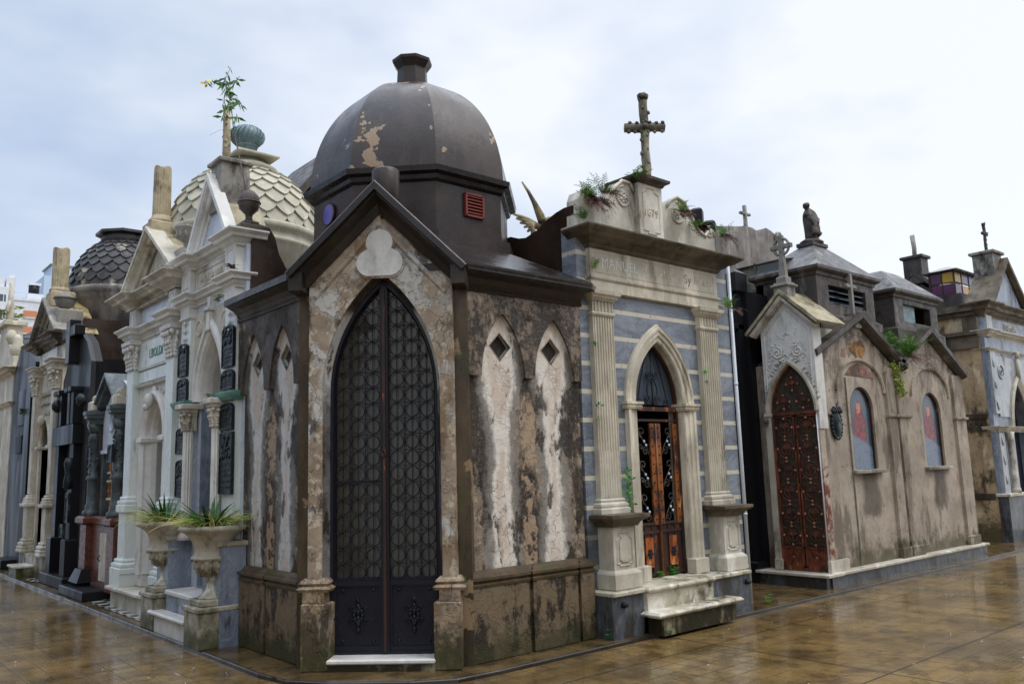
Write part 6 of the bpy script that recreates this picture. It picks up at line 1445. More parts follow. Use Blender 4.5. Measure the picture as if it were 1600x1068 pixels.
# ---------------------------------------------------------------- third: small grey-green columned tomb on red granite
YC = 12.85
T = thing('columned_mausoleum', (LX, YC, 0), -pi/2, 'small mausoleum of carved grey-green columns on a red granite base with a gilded door grille', 'mausoleum')
b = B(); b.prism([(-.9, 1.0), (.9, 1.0), (.9, 2.70), (.0, 3.1), (-.9, 2.70)], .12, .3); b.obj('wall', 'palemarble', T)
for c, sd in ((-.60, 41), (.62, 42)):
    b = B(); b.lathe(c, -.03, [(.13, 1.12), (.13, 1.18), (.09, 1.22), (.10, 1.26), (.08, 1.30), (.08, 1.62), (.10, 1.64), (.10, 1.67), (.075, 1.70), (.07, 2.2), (.085, 2.22), (.085, 2.24), (.07, 2.26), (.07, 2.34)], 14)
    rn = random.Random(sd)
    for k in range(60): a = rn.uniform(0, 6.28); b.ball((c+.078*cos(a), -.03+.078*sin(a), rn.uniform(1.70, 2.44)), .016, .016, .022, 6, 4)
    b.lathe(c, -.03, [(.07, 2.30), (.12, 2.44)], 10); b.obj('column', 'colgrey', T)
    b = B(); b.box(c-.10, c+.10, .0, .14, 1.1, 2.44); b.obj('backing_pier', 'darkstone', T)
    b = B(); l8 = lambda r, z: [(c+r*cos(pi/8+k*pi/4), -.0+r*sin(pi/8+k*pi/4), z) for k in range(8)]
    b.hull(l8(.14, 2.44), l8(.15, 2.50), l8(.19, 2.53), l8(.19, 2.56), l8(.21, 2.58), l8(.21, 2.63)); b.obj('column_cap', 'colgrey', T)
    b = B(); b.bevelbox(c-.12, c+.12, -.12, .12, 2.63, 2.78, .02); b.M = Matrix.Translation((c, 0, 2.82)) @ Matrix.Rotation(pi/2, 4, 'Y'); b.lathe(0, 0, [(.07, -.12), (.07, .12)], 12); b.M = None; b.obj('acroterion', 'cream', T)
b = B(); b.sweep([(-.55, 2.60), (0, 3.02), (.55, 2.60)], [(-.10, .0), (-.10, .10), (-.06, .10), (-.05, .06), (0, .05), (.02, -.1), (-.10, -.3)], 'xz'); b.obj('gable_moulding', 'colgrey', T)
b = B(); b.prism([(-.46, 2.02), (.46, 2.02), (.46, 2.58), (0, 2.92), (-.46, 2.58)], .04, .14); b.box(-.40, .40, .0, .1, 2.00, 2.05); b.tube([(.10*cos(2*pi*k/12), .03, 2.45+.14*sin(2*pi*k/12)) for k in range(12)], .02, 5, True); b.obj('tympanum', 'palemarble', T)
b = B(); b.box(-.42, -.32, .02, .14, 1.1, 2.02); b.box(.32, .42, .02, .14, 1.1, 2.02); b.objs('door_jamb', 'colgrey', T)
b = B()
for k in range(9):
    x = -.28+.07*k; b.tube([(x, .10, 1.1), (x, .10, 2.02)], .010, 5)
for z in (1.12, 1.45, 1.62, 1.98): b.box(-.32, .32, .09, .11, z, z+.02)
D = b.obj('door', 'gold', T)
b = B()
for k in range(9):
    for z in (1.35, 1.60, 1.72, 1.92): b.ball((-.28+.07*k, .085, z), .022, .02, .022, 6, 4)
b.objs('grille_knob', 'marble_d', D)
b = B(); b.box(-.32, .32, .12, .13, 1.1, 2.02); b.obj('door_back', 'rustdark', T)
for c in (-.60,):
    b = B(); b.box(c-.16, c+.16, -.14, .12, .38, 1.0); b.obj('base_pier', 'redstone', T)
    b = B(); b.bevelbox(c-.22, c+.22, -.20, .12, .998, 1.12, .03); b.obj('base_cap', 'redstone', T)
    b = B(); b.bevelbox(.461, .84, -.17, .12, 1.002, 1.122, .03); b.obj('base_cap', 'redstone', T)
    b = B(); b.hull([(c-.24, -.25, .20), (c+.24, -.25, .20), (c+.24, .1, .20), (c-.24, .1, .20)], [(c-.17, -.18, .38), (c+.17, -.18, .38), (c+.17, .1, .38), (c-.17, .1, .38)]); b.obj('pier_foot', 'black', T)
b = B(); b.box(-.42, .86, -.06, .12, .15, 1.0); b.box(.52, .84, -.12, -.06, .15, 1.0); b.obj('base_wall', 'redstone', T)
b = B(); b.bevelbox(-.46, .46, -.08, .12, 1.0, 1.12, .02); b.obj('base_ledge', 'redstone', T)
b = B(); b.box(.06, .38, -.08, -.061, .26, .90); wd = b.obj('white_hatch', 'marble_d', T)
b = B(); b.tube([(.10, -.08, .52), (.10, -.11, .56), (.10, -.08, .60)], .008, 5); b.obj('handle', 'iron', wd)
b = B(); b.bevelbox(-.9, .40, -.36, .1, .03, .16, .015); b.obj('slab', 'black', T)
plaque(T, .50, .72, 1.86, 2.10, -.12, 44, .1, False, 4)
b = B(); b.box(-.9, .9, .3, 2.2, .05, 2.6); b.obj('body', 'darkstone', T)
# ---------------------------------------------------------------- fourth: polished black tomb with a black cross
YC = 14.85
T = thing('granite_mausoleum', (LX, YC, 0), -pi/2, 'polished black granite mausoleum with a large black cross on its pointed front', 'mausoleum')
b = B(); b.prism([(-.85, .05), (.86, .05), (.86, 3.46), (.56, 3.80), (.22, 3.98), (-.22, 3.98), (-.85, 3.3)], 0, .07)
b.obj('front_slab', 'midgran', T)
b = B(); b.prism([(-.85, .05), (.86, .05), (.86, 3.46), (.56, 3.80), (.22, 3.98), (-.22, 3.98), (-.85, 3.3)], .072, .17); b.obj('slab_core', 'black', T)
b = B(); b.bevelbox(-.03-.08, .13, -.16, .0, 3.50, 4.22, .012); b.bevelbox(.131, .42, -.155, -.002, 3.93, 4.10, .012); b.bevelbox(-.40, -.111, -.155, -.002, 3.93, 4.10, .012); b.obj('cross', 'black', T)
b = B(); b.box(-.8, .855, .172, 2.6, .05, 3.50); b.obj('body', 'black', T)
for u0 in (-.62, -.42, .12, .34):
    b = B(); b.bevelbox(u0, u0+.14, -.14, .0, 2.50, 3.06, .02); b.bevelbox(u0-.02, u0+.16, -.19, .0, 3.02, 3.10, .01); b.obj('fluted_bracket', 'black', T)
b = B(); b.box(-.70, .62, -.16, .0, 2.20, 2.50); b.obj('lintel', 'black', T)
for u0 in (-.62, .32):
    b = B(); b.box(u0, u0+.22, -.12, 0, .2, 2.2); b.bevelbox(u0-.03, u0+.25, -.18, .0, .05, .75, .02); b.obj('pier', 'black', T)
b = B(); b.box(-.36, .30, -.01, -.0, .2, 2.2); b.obj('door', 'iron', T)
b = B(); b.bevelbox(-.75, .75, -.24, .1, .03, .20, .015); b.obj('step', 'black', T)
b = B(); b.lathe(.5, -.16, [(.03, 1.50), (.075, 1.54), (.07, 1.64), (.05, 1.74), (.06, 1.80), (.075, 1.9), (.05, 1.98)], 12); b.lathe(.80, -.10, [(.02, 2.75), (.07, 2.80), (.08, 2.88), (.04, 2.95)], 12); b.lathe(-.5, -.16, [(.02, 2.75), (.07, 2.80), (.08, 2.88), (.04, 2.95)], 12); b.objs('bronze_vase', 'bronze', T)
plaque(T, .33, .53, 1.0, 1.45, -.125, 51, .2, False, 5); plaque(T, .33, .53, .78, .98, -.185, 52, .2, False, 3)
b = B()
for (a, c) in (((.86, .6, 3.45), (.86, 1.9, 3.45)), ((.86, .6, 3.62), (.5, .6, 3.78)), ((.86, 1.9, 3.62), (.5, 1.9, 3.78)), ((.86, .6, 3.45), (.86, .6, 3.62)), ((.86, 1.9, 3.45), (.86, 1.9, 3.62)), ((.86, .6, 3.62), (.86, 1.9, 3.62)), ((.86, 1.25, 3.45), (.86, 1.25, 3.62))): b.tube([a, c], .02, 4)
b.obj('skylight_frame', 'iron', T)
b = B(); b.box(.84, .86, .6, 1.9, 3.45, 3.62); b.add([(.90, .55, 3.63), (.90, 1.95, 3.63), (.5, 1.95, 3.76), (.5, .55, 3.76)], [(0, 1, 2, 3)]); b.obj('skylight_glass', 'skyglass', T)
# ---------------------------------------------------------------- fifth: white pedimented tomb with broken column and dark scale dome
YC = 16.72
T = thing('pedimented_mausoleum', (LX, YC, 0), -pi/2, 'weathered white pedimented mausoleum with a broken column and a sooty black scale-patterned dome', 'mausoleum')
lo, hi = -.92, .92; AR = rounda(.0, 2.25, .34, .42, 16)
b = B(); b.prism(wall_with_door(lo, hi, .42, [(hi, 4.0), (lo, 4.0)], AR), 0, .3); b.obj('wall', 'marble_d', T)
for c, sd in ((-.74, 61), (.74, 62)):
    b = B(); b.box(c-.11, c+.11, -.10, 0, 1.4, 3.2); b.sweep([(c-.11, 0), (c-.11, -.10), (c+.11, -.10), (c+.11, 0)], prof(BASE, .06, 1.26, .15)); b.box(c-.11, c+.11, -.1, 0, 1.26, 1.42); b.obj('pilaster', 'marble_d', T)
    b = B(); capital(b, c, .22, -.11, 3.22, 3.58, .06, sd); b.obj('capital', 'marble_d', T)
    b = B(); b.bevelbox(c-.20, c+.20, -.20, 0, 1.20, 1.26, .01); b.box(c-.14, c+.14, -.14, 0, .62, 1.2); b.sweep([(c-.14, 0), (c-.14, -.14), (c+.14, -.14), (c+.14, 0)], prof(BASE, .07, .44, .2)); b.bevelbox(c-.22, c+.22, -.22, 0, .40, .45, .01); b.obj('pedestal', 'marble_d', T)
b = B(); b.sweep(AR, [(-.12, 0), (-.12, .05), (-.06, .07), (0, .03), (0, -.25), (-.12, 0)], 'xz')
for s in (-1, 1): b.bevelbox(min(s*.32, s*.50), max(s*.32, s*.50), -.09, .1, 2.20, 2.26, .01); b.box(min(s*.34, s*.46), max(s*.34, s*.46), -.04, .1, .45, 2.2)
b.ball((0, -.1, 2.70), .07, .07, .11); b.obj('door_surround', 'marble_d', T)
b = B(); relief(b, path_len_pts([(-.5, 2.6), (-.3, 2.85), (.3, 2.85), (.5, 2.6)], .05), -.01, .04, 66, 3); b.obj('foliage_relief', 'marble_d', T)
b = B(); cornice(b, lo, hi, 0, 3.58, .14, .10, depth=.15, ress=((lo, -.58, .12), (.58, hi, .12))); b.box(lo, hi, -.02, .1, 3.58, 3.72); b.sweep([(-.56, 3.16), (.56, 3.16)], [(0, 0), (0, .05), (-.05, .07), (-.07, 0)], 'xz'); b.sweep([(-.56, 3.0), (.56, 3.0)], [(0, 0), (0, .04), (-.03, .05), (-.04, 0)], 'xz'); b.obj('entablature', 'marble_d', T)
b = B(); b.box(-.56, .56, -.03, 0, 3.74, 3.96); b.obj('name_panel', 'marble', T)
b = B(); cornice(b, lo, hi, 0, 3.98, .18, .20, depth=.2, ress=((lo, -.58, .10), (.58, hi, .10))); b.box(lo, hi, -.02, .2, 3.98, 4.15); b.obj('cornice', 'cream_sooty', T)
b = B(); b.prism([(-.85, 4.15), (.85, 4.15), (0, 4.74)], 0, .1); b.obj('tympanum', 'greystone', T)
b = B(); pediment(b, -1.02, 1.02, 4.14, 4.84, .20, .07, .02); b.obj('pediment_moulding', 'greystone', T)
b = B(); b.prism([(-1.1, 4.15), (0, 4.94), (1.1, 4.15), (.95, 4.15), (0, 4.84), (-.95, 4.15)], .022, .5); b.obj('pediment_roof', 'lichen_roof', T)
b = B(); b.bevelbox(-.62, -.2, .0, .42, 4.6, 5.12, .02) if False else b.bevelbox(-.10, .30, -.12, .28, 4.72, 5.02, .02)
pr = [(.10+(.14 if k % 2 else .133)*cos(2*pi*k/44), .06+(.14 if k % 2 else .133)*sin(2*pi*k/44)) for k in range(44)]
b.lathe(.10, .06, [(.17, 5.02), (.17, 5.07), (.14, 5.11)], 18)
b.hull([(x, y, 5.10) for x, y in pr], [(x, y, 5.76) for x, y in pr], [(x, y, 5.83+.02*sin(k*.4)) for k, (x, y) in enumerate(pr)]); b.obj('broken_column', 'yellowstone', T)
b = B(); b.lathe(.62, .05, [(.03, 4.62), (.14, 4.68), (.17, 4.78), (.17, 4.80), (.20, 4.81), (.20, 4.83), (.10, 4.90), (.03, 4.95)], 16); b.bevelbox(.40, .84, -.1, .3, 4.15, 4.60, .02); b.obj('urn_finial', 'greystone', T)
b = B(); b.box(.80, .92, .3, 2.6, .05, 4.45); b.box(lo, -.8, .3, 2.6, .05, 4.2); b.objs('flank_wall', 'brownwall', T)
b = B(); b.lathe(-.30, 1.28, [(.98, 4.2), (.98, 4.95), (1.01, 4.97), (1.0, 5.04), (1.03, 5.06), (1.06, 5.14), (1.0, 5.20)], 48); b.obj('drum', 'concrete', T)
scale_dome(-.30, 1.28, .98, 5.16, 1.08, 9, 24, 'darkdome', T, .22)
b = B(); b.lathe(-.30, 1.28, [(.40, 6.16), (.46, 6.20), (.46, 6.28), (.42, 6.34)], 24); l = [(-.30+.56*cos(pi/8+k*pi/4), 1.28+.56*sin(pi/8+k*pi/4)) for k in range(8)]; b.hull([(x, y, 6.34) for x, y in l], [(x, y, 6.39) for x, y in l], [((x+.3)*.2-.3, (y-1.28)*.2+1.28, 6.48) for x, y in l]); b.obj('dome_cap', 'darkdome', T)
b = B(); b.box(lo, hi, -.16, .3, .03, .40); b.box(-.30, .30, -.42, -.1, .03, .20); b.obj('plinth', 'marble_m', T)
b = B(); b.bevelbox(-.33, .33, -.45, -.1, .20, .24, .01); b.obj('step', 'marble_d', T)
b = B(); b.prism(opening(AR, .42), .28, .30); b.obj('door', 'rustdark', T)
# ---------------------------------------------------------------- sixth: grey granite slab tomb
YC = 19.0
T = thing('slab_mausoleum', (LX, YC, 0), -pi/2, 'modern dark grey granite slab mausoleum with an inset panel near the left edge', 'mausoleum')
b = B(); b.prism([(-1.0, .05), (1.0, .05), (1.0, 3.92), (.15, 4.40), (-.45, 4.40), (-1.0, 3.9)], 0, .3); b.obj('front_slab', 'midgran', T)
b = B(); b.box(-.95, .97, .302, 2.2, .05, 3.85); b.obj('body', 'black', T)
b = B(); b.box(-.25, .35, -.03, 0, 2.75, 3.45); b.obj('inset_panel', 'black', T)
b = B(); b.bevelbox(-.15, .35, -.05, .0, 2.0+.2, 2.45+.1, .01); b.obj('name_plate', 'iron', T)
b = B(); b.box(-.35, .35, -.02, 0, .2, 2.05); b.obj('door', 'black', T)
b = B(); b.bevelbox(.55, 1.02, -.06, 1.2, .05, 3.7, .01); b.bevelbox(-.5, .5, -.3, .0, .03, .2, .01); b.obj('pier', 'black', T)
# ---------------------------------------------------------------- seventh: cream tomb at the very edge
YC = 21.5
T = thing('ornate_mausoleum', (LX, YC, 0), -pi/2, 'cream stone mausoleum with scrolled parapet and balustered finials at the far left edge', 'mausoleum')
AR = rounda(0, 2.3, .4, .45, 12)
b = B(); b.prism(wall_with_door(-1.4, 1.4, .05, [(1.4, 4.0), (-1.4, 4.0)], AR), 0, .3); b.obj('wall', 'cream', T)
b = B(); cornice(b, -1.4, 1.4, 0, 3.85, .2, .22); cornice(b, -1.4, 1.4, 0, 3.2, .12, .1); b.box(-1.4, 1.4, 0, .3, 3.85, 4.05); b.obj('cornice', 'cream', T)
b = B(); b.prism([(-1.3, 4.05), (1.3, 4.05), (1.3, 4.3), (1.0, 4.35), (.8, 4.6), (.45, 4.7), (.4, 5.1), (-.4, 5.1), (-.45, 4.7), (-.8, 4.6), (-1.0, 4.35), (-1.3, 4.3)], 0, .3); b.bevelbox(-.5, .5, -.08, .38, 5.1, 5.2, .01)
for s in (-1, 1): b.lathe(s*1.05, .1, [(.05, 4.3), (.14, 4.4), (.16, 4.5), (.08, 4.62), (.10, 4.7), (.03, 4.8)], 14); b.lathe(s*.65, .05, [(.05, 4.65), (.12, 4.75), (.12, 4.82), (.05, 4.95)], 14)
b.obj('parapet', 'cream', T)
b = B(); b.tube([(0, .1, 5.2), (.05, .1, 5.5), (0, .1, 5.8), (.0, .1, 6.15)], .09, 8, r1=.05); b.tube([(.0, .1, 5.75), (.18, 0, 5.45)], .05, 6); jitter(b, .03, 10).obj('broken_statue', 'cream', T)
b = B(); b.prism(opening(AR, .05), .25, .27); b.obj('door', 'greystone', T)
b = B(); b.box(-1.4, 1.4, .3, 2.0, .05, 4.0); b.obj('body', 'cream', T)
# ribbed zinc dome behind
T = thing('vaulted_mausoleum', (6.1, 31.0, 0), 0, 'grey ribbed barrel dome peeping up beyond the cream tomb at the far left', 'mausoleum')
b = B(); b.box(-1.3, 1.3, -1.3, 1.3, .05, 5.0); b.obj('wall', 'cream', T)
b = B(); b.lathe(0, 0, [(1.5*cos(t), 5.0+1.6*sin(t)) for t in [k/10*pi/2*.97 for k in range(11)]], 32); 
for k in range(7): t = (k+.5)/8*pi/2; b.tube([(1.51*cos(t)*cos(2*pi*q/32), 1.51*cos(t)*sin(2*pi*q/32), 5.0+1.6*sin(t)) for q in range(32)], .02, 4, True)
b.obj('dome', 'greygran', T)

# ---------------------------------------------------------------- winged angel and wedge roof behind
A = thing('angel_statue', (8.55, 9.6, 3.6), 0, 'weathered stone angel with raised wings behind the dark parapet of the blue marble tomb', 'statue')
def wing(root, ends, lead):
    b = B(); n = len(ends); y = .1
    for k, (ex, ez) in enumerate(ends):
        f = k/(n-1); sx, sz = root[0]+lead[0]*f, root[1]+lead[1]*f; mx, mz = (sx*.45+ex*.55), (sz*.45+ez*.55)
        b.tube([(sx, y, sz), (mx, y-.05, mz), ((mx+ex)/2, y-.04, (mz+ez)/2), (ex, y, ez)], .055, 6, r1=.016)
    for k in range(9): f = k/8; b.ball((root[0]+lead[0]*f*.8, y-.02, root[1]+lead[1]*f*.8), .045-.02*f, .035, .045-.02*f, 6, 4)
    return jitter(b, .006, 15).obj('wing', 'wingstone', A)
M['wingstone'] = stone('weathered_wing_stone', S(176, 162, 130), S(140, 128, 100), 6, soot=S(70, 62, 50), sa=.55, streak=.2, rough=(.5, .8), bump=.003, ease=.12)
b = B()
body_mesh([(0, 0, .9, .15), (0, 0, .5, .18), (0, 0, .05, .24), (0, 0, 1.15, .15), (0, 0, 1.36, .12), (0, -.02, 1.48, .06), (0, -.04, 1.58, .09), (.0, -.03, 1.66, .06),
           (-.2, -.02, 1.35, .07), (-.26, -.12, 1.12, .05), (-.10, -.2, 1.15, .04), (.2, -.02, 1.35, .07), (.26, -.12, 1.12, .05), (.10, -.2, 1.15, .04)],
          [(0, 1), (1, 2), (0, 3), (3, 4), (4, 5), (5, 6), (6, 7), (4, 8), (8, 9), (9, 10), (4, 11), (11, 12), (12, 13)], 'figure', 'yellowstone', A, .012, 2)
A.location = (8.84, 9.3, 3.88)
wing((-.02, 1.50), [(-.44+.085*k, 2.18-.10*k) for k in range(8)], (-.06, .16)); wing((-.06, 1.48), [(-.66+.075*k, 1.62-.06*k) for k in range(7)], (-.30, .08))
T = thing('steep_roofed_mausoleum', (5.9, 11.2, 0), 0, 'dark steep gabled roof edge glimpsed between the pale dome and the big dark dome', 'mausoleum')
b = B(); b.prism([(-.9, .05), (1.5, .05), (1.5, 5.0), (.3, 6.5), (-.9, 5.0)], 0, 1.6); b.obj('body', 'greystone', T)
b = B(); b.sweep([(-1.2, 4.75), (.3, 6.62), (1.8, 4.75)], [(-.10, .15), (-.10, -1.7), (0, -1.7), (0, .15)], 'xz'); b.obj('gable_coping', 'darkstone', T)
T = thing('low_roofed_mausoleum', (7.6, 9.6, 0), 0, 'plain grey mausoleum carrying the winged angel behind the blue marble tomb', 'mausoleum')
b = B(); b.box(-1.2, 1.6, -.9, 1.0, .05, 3.55); b.obj('body', 'greystone', T)
b = B(); b.bevelbox(-1.3, 1.7, -1.0, 1.1, 3.55, 3.64, .02); b.obj('roof', 'greystone', T)
# ---------------------------------------------------------------- distant white apartment blocks
def block(loc, w, d, h, label, mat):
    T = thing('apartment_building', loc, 0, label, 'building', 'apartment blocks beyond the cemetery')
    b = B(); b.box(0, w, 0, d, 0, h); b.obj('wall', mat, T); return T
T = block((14, 182, 0), 15.6, 14, 39.2, 'white apartment block with balconies at the far left edge', 'whiteplaster')
b = B(); b.prism([(0, 39.2), (14.6, 39.2), (14.6, 40.9), (0, 44.2)], .5, 9); b.obj('roof_storey', 'whiteplaster', T)
b = B(); b.box(15.0, 16.6, 1, 4, 38.5, 41.4); b.box(15.6, 16.4, 1.5, 2.5, 41.4, 42.0); b.obj('chimney', 'whiteplaster', T)
for f in range(6):
    z = 36.2-3.2*f
    b = B(); b.box(0, 14.6, -1.2, 0, z-1.9, z-.15); b.obj('balcony', 'whiteplaster', T)
    b = B(); b.box(0, 14.9, -.06, .02, z, z+1.45); wf = b.obj('window', 'winglass', T)
    b = B()
    for k in range(16): b.box(.2+.95*k, .32+.95*k+(.5 if k % 4 == 1 else 0), -.12, -.06, z, z+1.45)
    b.obj('window_frame', 'whiteplaster', wf)
T = block((31.0, 190, 0), 12, 10, 38.6, 'white apartment block with an orange shutter and a roof water tank', 'whiteplaster')
for f in range(3):
    z = 35.0-3.3*f; b = B(); b.box(2.4, 4.8, -.08, .02, z, z+1.4); wf = b.obj('window', 'shutter', T)
    b = B(); b.box(2.2, 5.0, -.3, -.08, z-.2, z); b.obj('window_sill', 'whiteplaster', wf)
b = B(); b.box(0, 12, -.2, 0, 38.3, 38.8); b.obj('roof_edge', 'whiteplaster', T)
b = B(); b.lathe(4.6, 3, [(1.0, 40.4), (1.0, 42.2)], 20); b.obj('water_tank', 'iron', T)
b = B(); b.box(3.6, 5.7, 2, 4.4, 42.2, 42.7); b.box(3.3, 6.2, 2, 4.4, 38.6, 40.4); b.obj('roof_room', 'whiteplaster', T)
b = B()
for k in range(16): b.tube([(.3+.4*k, .1, 38.6), (.3+.4*k, .1, 39.9)], .035, 4)
b.tube([(.2, .1, 39.9), (6.6, .1, 39.9)], .05, 4); b.obj('roof_railing', 'pipe', T)
T = block((42.6, 220, 0), 16, 12, 50.8, 'pale blue apartment block behind the broken column', 'blueplaster')
b = B(); b.box(1.6, 14, .5, 9, 50.8, 53.6); b.obj('roof_storey', 'blueplaster', T)
b = B(); b.box(1.2, 14.4, .2, 9.3, 53.6, 53.9); b.obj('roof_edge', 'greystone', T)
# ---------------------------------------------------------------- plants growing on the tombs
def fern(loc, label, seed, n=12, L=.2, dead=6, lw=.018, az=(0, 6.28), grp='ferns rooted in the blue marble mausoleum'):
    rnd = random.Random(seed); P = thing('fern', loc, 0, label, 'plant', grp); b = B(); d = B()
    for k in range(n): frond(b, (rnd.uniform(-.03, .03), rnd.uniform(-.02, .02), 0), rnd.uniform(*az), L*rnd.uniform(.6, 1.2), rnd.uniform(.1, .9), rnd.uniform(.4, 1.6), lw)
    for k in range(dead): frond(d, (rnd.uniform(-.05, .05), rnd.uniform(-.03, .0), 0), rnd.uniform(-2.6, -.5), L*rnd.uniform(.6, 1.1), rnd.uniform(1.2, 1.9), rnd.uniform(.9, 1.4), lw*1.3)
    b.obj('green_fronds', 'leaf', P)
    if dead: d.obj('dead_fronds', 'leafred', P)
    return P
fern((5.93, 5.62, 4.26), 'large fern with brown dead fronds at the left end of the 1879 parapet', 1, 26, .26, 34, .013)
fern((6.13, 5.60, 4.36), 'feathery fern sprouting behind the left scroll of the 1879 parapet', 2, 14, .24, 16, .012)
fern((5.85, 5.64, 4.05), 'small bright fern poking out over the left end of the cornice', 3, 9, .2, 0, .012, (-3.6, -1.8))
fern((6.66, 5.58, 4.62), 'green fern at the foot of the knobbly cross', 4, 14, .17, 3, .02)
fern((7.36, 5.58, 4.38), 'fern with hanging dead fronds on the right scroll of the 1879 parapet', 5, 16, .17, 34, .011)
fern((7.66, 5.58, 4.25), 'little fern hanging below the right scroll of the 1879 parapet', 6, 6, .12, 12, .018)
fern((8.14, 5.60, 4.22), 'fern clump at the right end of the 1879 parapet', 7, 20, .22, 26, .011)
fern((8.22, 5.62, 3.38), 'fern and reddish leaves beside the right pilaster capital', 8, 12, .2, 10, .014)
fern((5.95, 5.64, 3.55), 'thin green weed climbing beside the worn inscription', 9, 7, .12, 0, .009, (-2.5, -.6))
fern((12.35, 5.45, 3.05), 'bushy fern in the valley between the two side gables', 10, 70, .46, 16, .018, grp='plants on the twin-gabled mausoleum')
fern((12.0, 5.60, 3.20), 'small yellowish fern on the first side gable', 11, 16, .26, 0, .03, grp='plants on the twin-gabled mausoleum')
P = thing('creeper', (12.2, 5.57, 2.7), 0, 'bright green creeper hanging below the valley of the twin gables', 'plant'); b = B()
for k in range(7): leafball(b, (.02*k-.05, -.02, .22-.07*k), .09-.006*k, 34, .05, k)
b.obj('leaves', 'leafyel', P)
def weed(loc, label, r, n, ls, seed, grp='small clover-like weeds in the joints', mat='leafbright', tall=1.):
    P = thing('weed', loc, 0, label, 'plant', grp); b = B(); rnd = random.Random(seed)
    for k in range(n):
        a = rnd.uniform(0, 6.28); q = r*rnd.random()**.5; c = Vector((q*cos(a), q*sin(a)*.6, r*tall*rnd.uniform(.2, 1.5)))
        b.tube([(0, 0, 0), tuple(c*.5+Vector((0, 0, .01))), tuple(c)], .0012, 3)
        for j in range(3):
            aa = a+j*2.1; d1 = Vector((cos(aa), sin(aa), .25))*ls; w = Vector((-sin(aa), cos(aa), 0))*ls*.5
            b.add([tuple(c), tuple(c+d1*.6-w), tuple(c+d1), tuple(c+d1*.6+w)], [(0, 1, 2, 3)])
    b.obj('leaves', mat, P); return P
weed((5.86, 5.52, .03), 'clover-like weed at the foot of the wall between domed and blue tombs', .07, 22, .028, 1)
weed((7.13, 5.80, .455), 'clover weed growing on the doorstep of the rusty door, right one', .06, 22, .026, 2)
weed((6.90, 5.78, .455), 'clover weed growing on the doorstep of the rusty door, left one', .04, 12, .022, 3)
weed((7.50, 5.36, .03), 'tiny weed beside the right end of the green-stained step', .05, 9, .02, 4)
weed((8.46, 5.55, .03), 'weed at the foot of the white downpipe', .06, 10, .022, 5)
weed((6.36, 5.24, .03), 'tiny weed on the kerb before the marble steps', .04, 6, .018, 6)
P = thing('creeper', (6.33, 5.67, 1.15), 0, 'bright green climbing weed between left pilaster and rusty door', 'plant'); b = B()
for k in range(7): leafball(b, (.0+.012*(k % 3), -.02, .03+.045*k*1.3), .035, 10, .04, k)
b.obj('leaves', 'leafbright', P)
for i, (x, z) in enumerate(((6.0-.04, 3.02-.2), (5.97, 2.2), (5.96, 2.06), (7.72, 2.62), (7.73, 2.5))):
    P = thing('weed', (x, 5.66, z), 0, ('tiny sprout high on the left pilaster edge', 'tiny sprout halfway up the left pilaster', 'tiny sprout below the middle of the left pilaster', 'tiny sprout on the right pilaster edge', 'lowest tiny sprout on the right pilaster edge')[i], 'plant', 'tiny sprouts on the pilasters'); b = B(); leafball(b, (0, 0, 0), .02, 9, .03, i); b.obj('leaves', 'leafbright', P)
weed((3.40, 8.27, 4.14), 'grassy weed on the white cornice beside the ball finial', .08, 16, .03, 8, 'weeds on the white gothic mausoleum', 'leaf', .5)
weed((3.36, 8.72, 3.46), 'weed sprouting above the panel with the right-hand roundel', .05, 12, .03, 9, 'weeds on the white gothic mausoleum', 'leaf', 1.3)
weed((3.22, 8.57, 2.43), 'little weed on top of the right slender column', .05, 16, .02, 10, 'weeds on the white gothic mausoleum', 'leaf', .5)
weed((3.30, 8.22, 3.72), 'dry reddish weed on the white gothic tomb beside the domed mausoleum', .06, 26, .03, 11, 'weeds on the white gothic mausoleum', 'leafred', .6)
weed((3.5, 21.6, 5.2), 'yellow-green tuft on the cream parapet at the far left', .3, 30, .12, 12, 'weeds far down the left row', 'leafyel', .9)
weed((3.36, 18.5, 2.9), 'fern tuft on the dark granite slab tomb', .12, 20, .08, 13, 'weeds far down the left row', 'leaf', .9)
# thin sapling growing from the white tomb's roof
P = thing('sapling', (3.46, 8.28, 4.60), 0, 'thin leafy sapling with yellow flowers rising above the white gothic mausoleum', 'plant')
b = B(); st_ = [(0, 0, 0), (0, .15, .35), (0, .37, .81), (.0, .46, 1.14), (.0, .54, 1.32), (.0, .66, 1.48), (0, .90, 1.60), (.0, 1.24, 1.72)]
br = [[st_[3], (.03, .38, 1.22), (.05, .30, 1.10)], [st_[4], (.04, .45, 1.42), (.05, .36, 1.46)], [st_[5], (.0, .60, 1.36), (0, .72, 1.22)], [st_[2], (0, .30, .98), (0, .22, .86)], [st_[5], (.03, .70, 1.58), (.04, .60, 1.66)], [st_[3], (0, .62, 1.16), (0, .74, 1.06)]]
b.tube(st_, .007, 5, r1=.003)
for q in br: b.tube(q, .003, 4)
b.tube([st_[2], (0, .75, .95), (0, 1.1, 1.0)], .0015, 3); b.obj('stem', 'twig', P)
b = B(); rnd = random.Random(5); segs = [(st_[i], st_[i+1], n) for i, n in ((3, 6), (4, 12), (5, 18), (6, 9))]+[(q[j], q[j+1], 9) for q in br for j in (0, 1)]
for (p0, p1, n) in segs:
    for k in range(n):
        p = Vector(p0).lerp(Vector(p1), rnd.random()); a = rnd.uniform(0, 6.28); d = Vector((cos(a)*.7, sin(a), rnd.uniform(-1.5, .1))).normalized(); w = d.cross(Vector((1, 0, .2))).normalized(); l = rnd.uniform(.07, .13)
        b.add([tuple(p), tuple(p+d*l*.45+w*l*.15), tuple(p+d*l), tuple(p+d*l*.45-w*l*.15)], [(0, 1, 2, 3)])
b.obj('leaves', 'leaf', P)
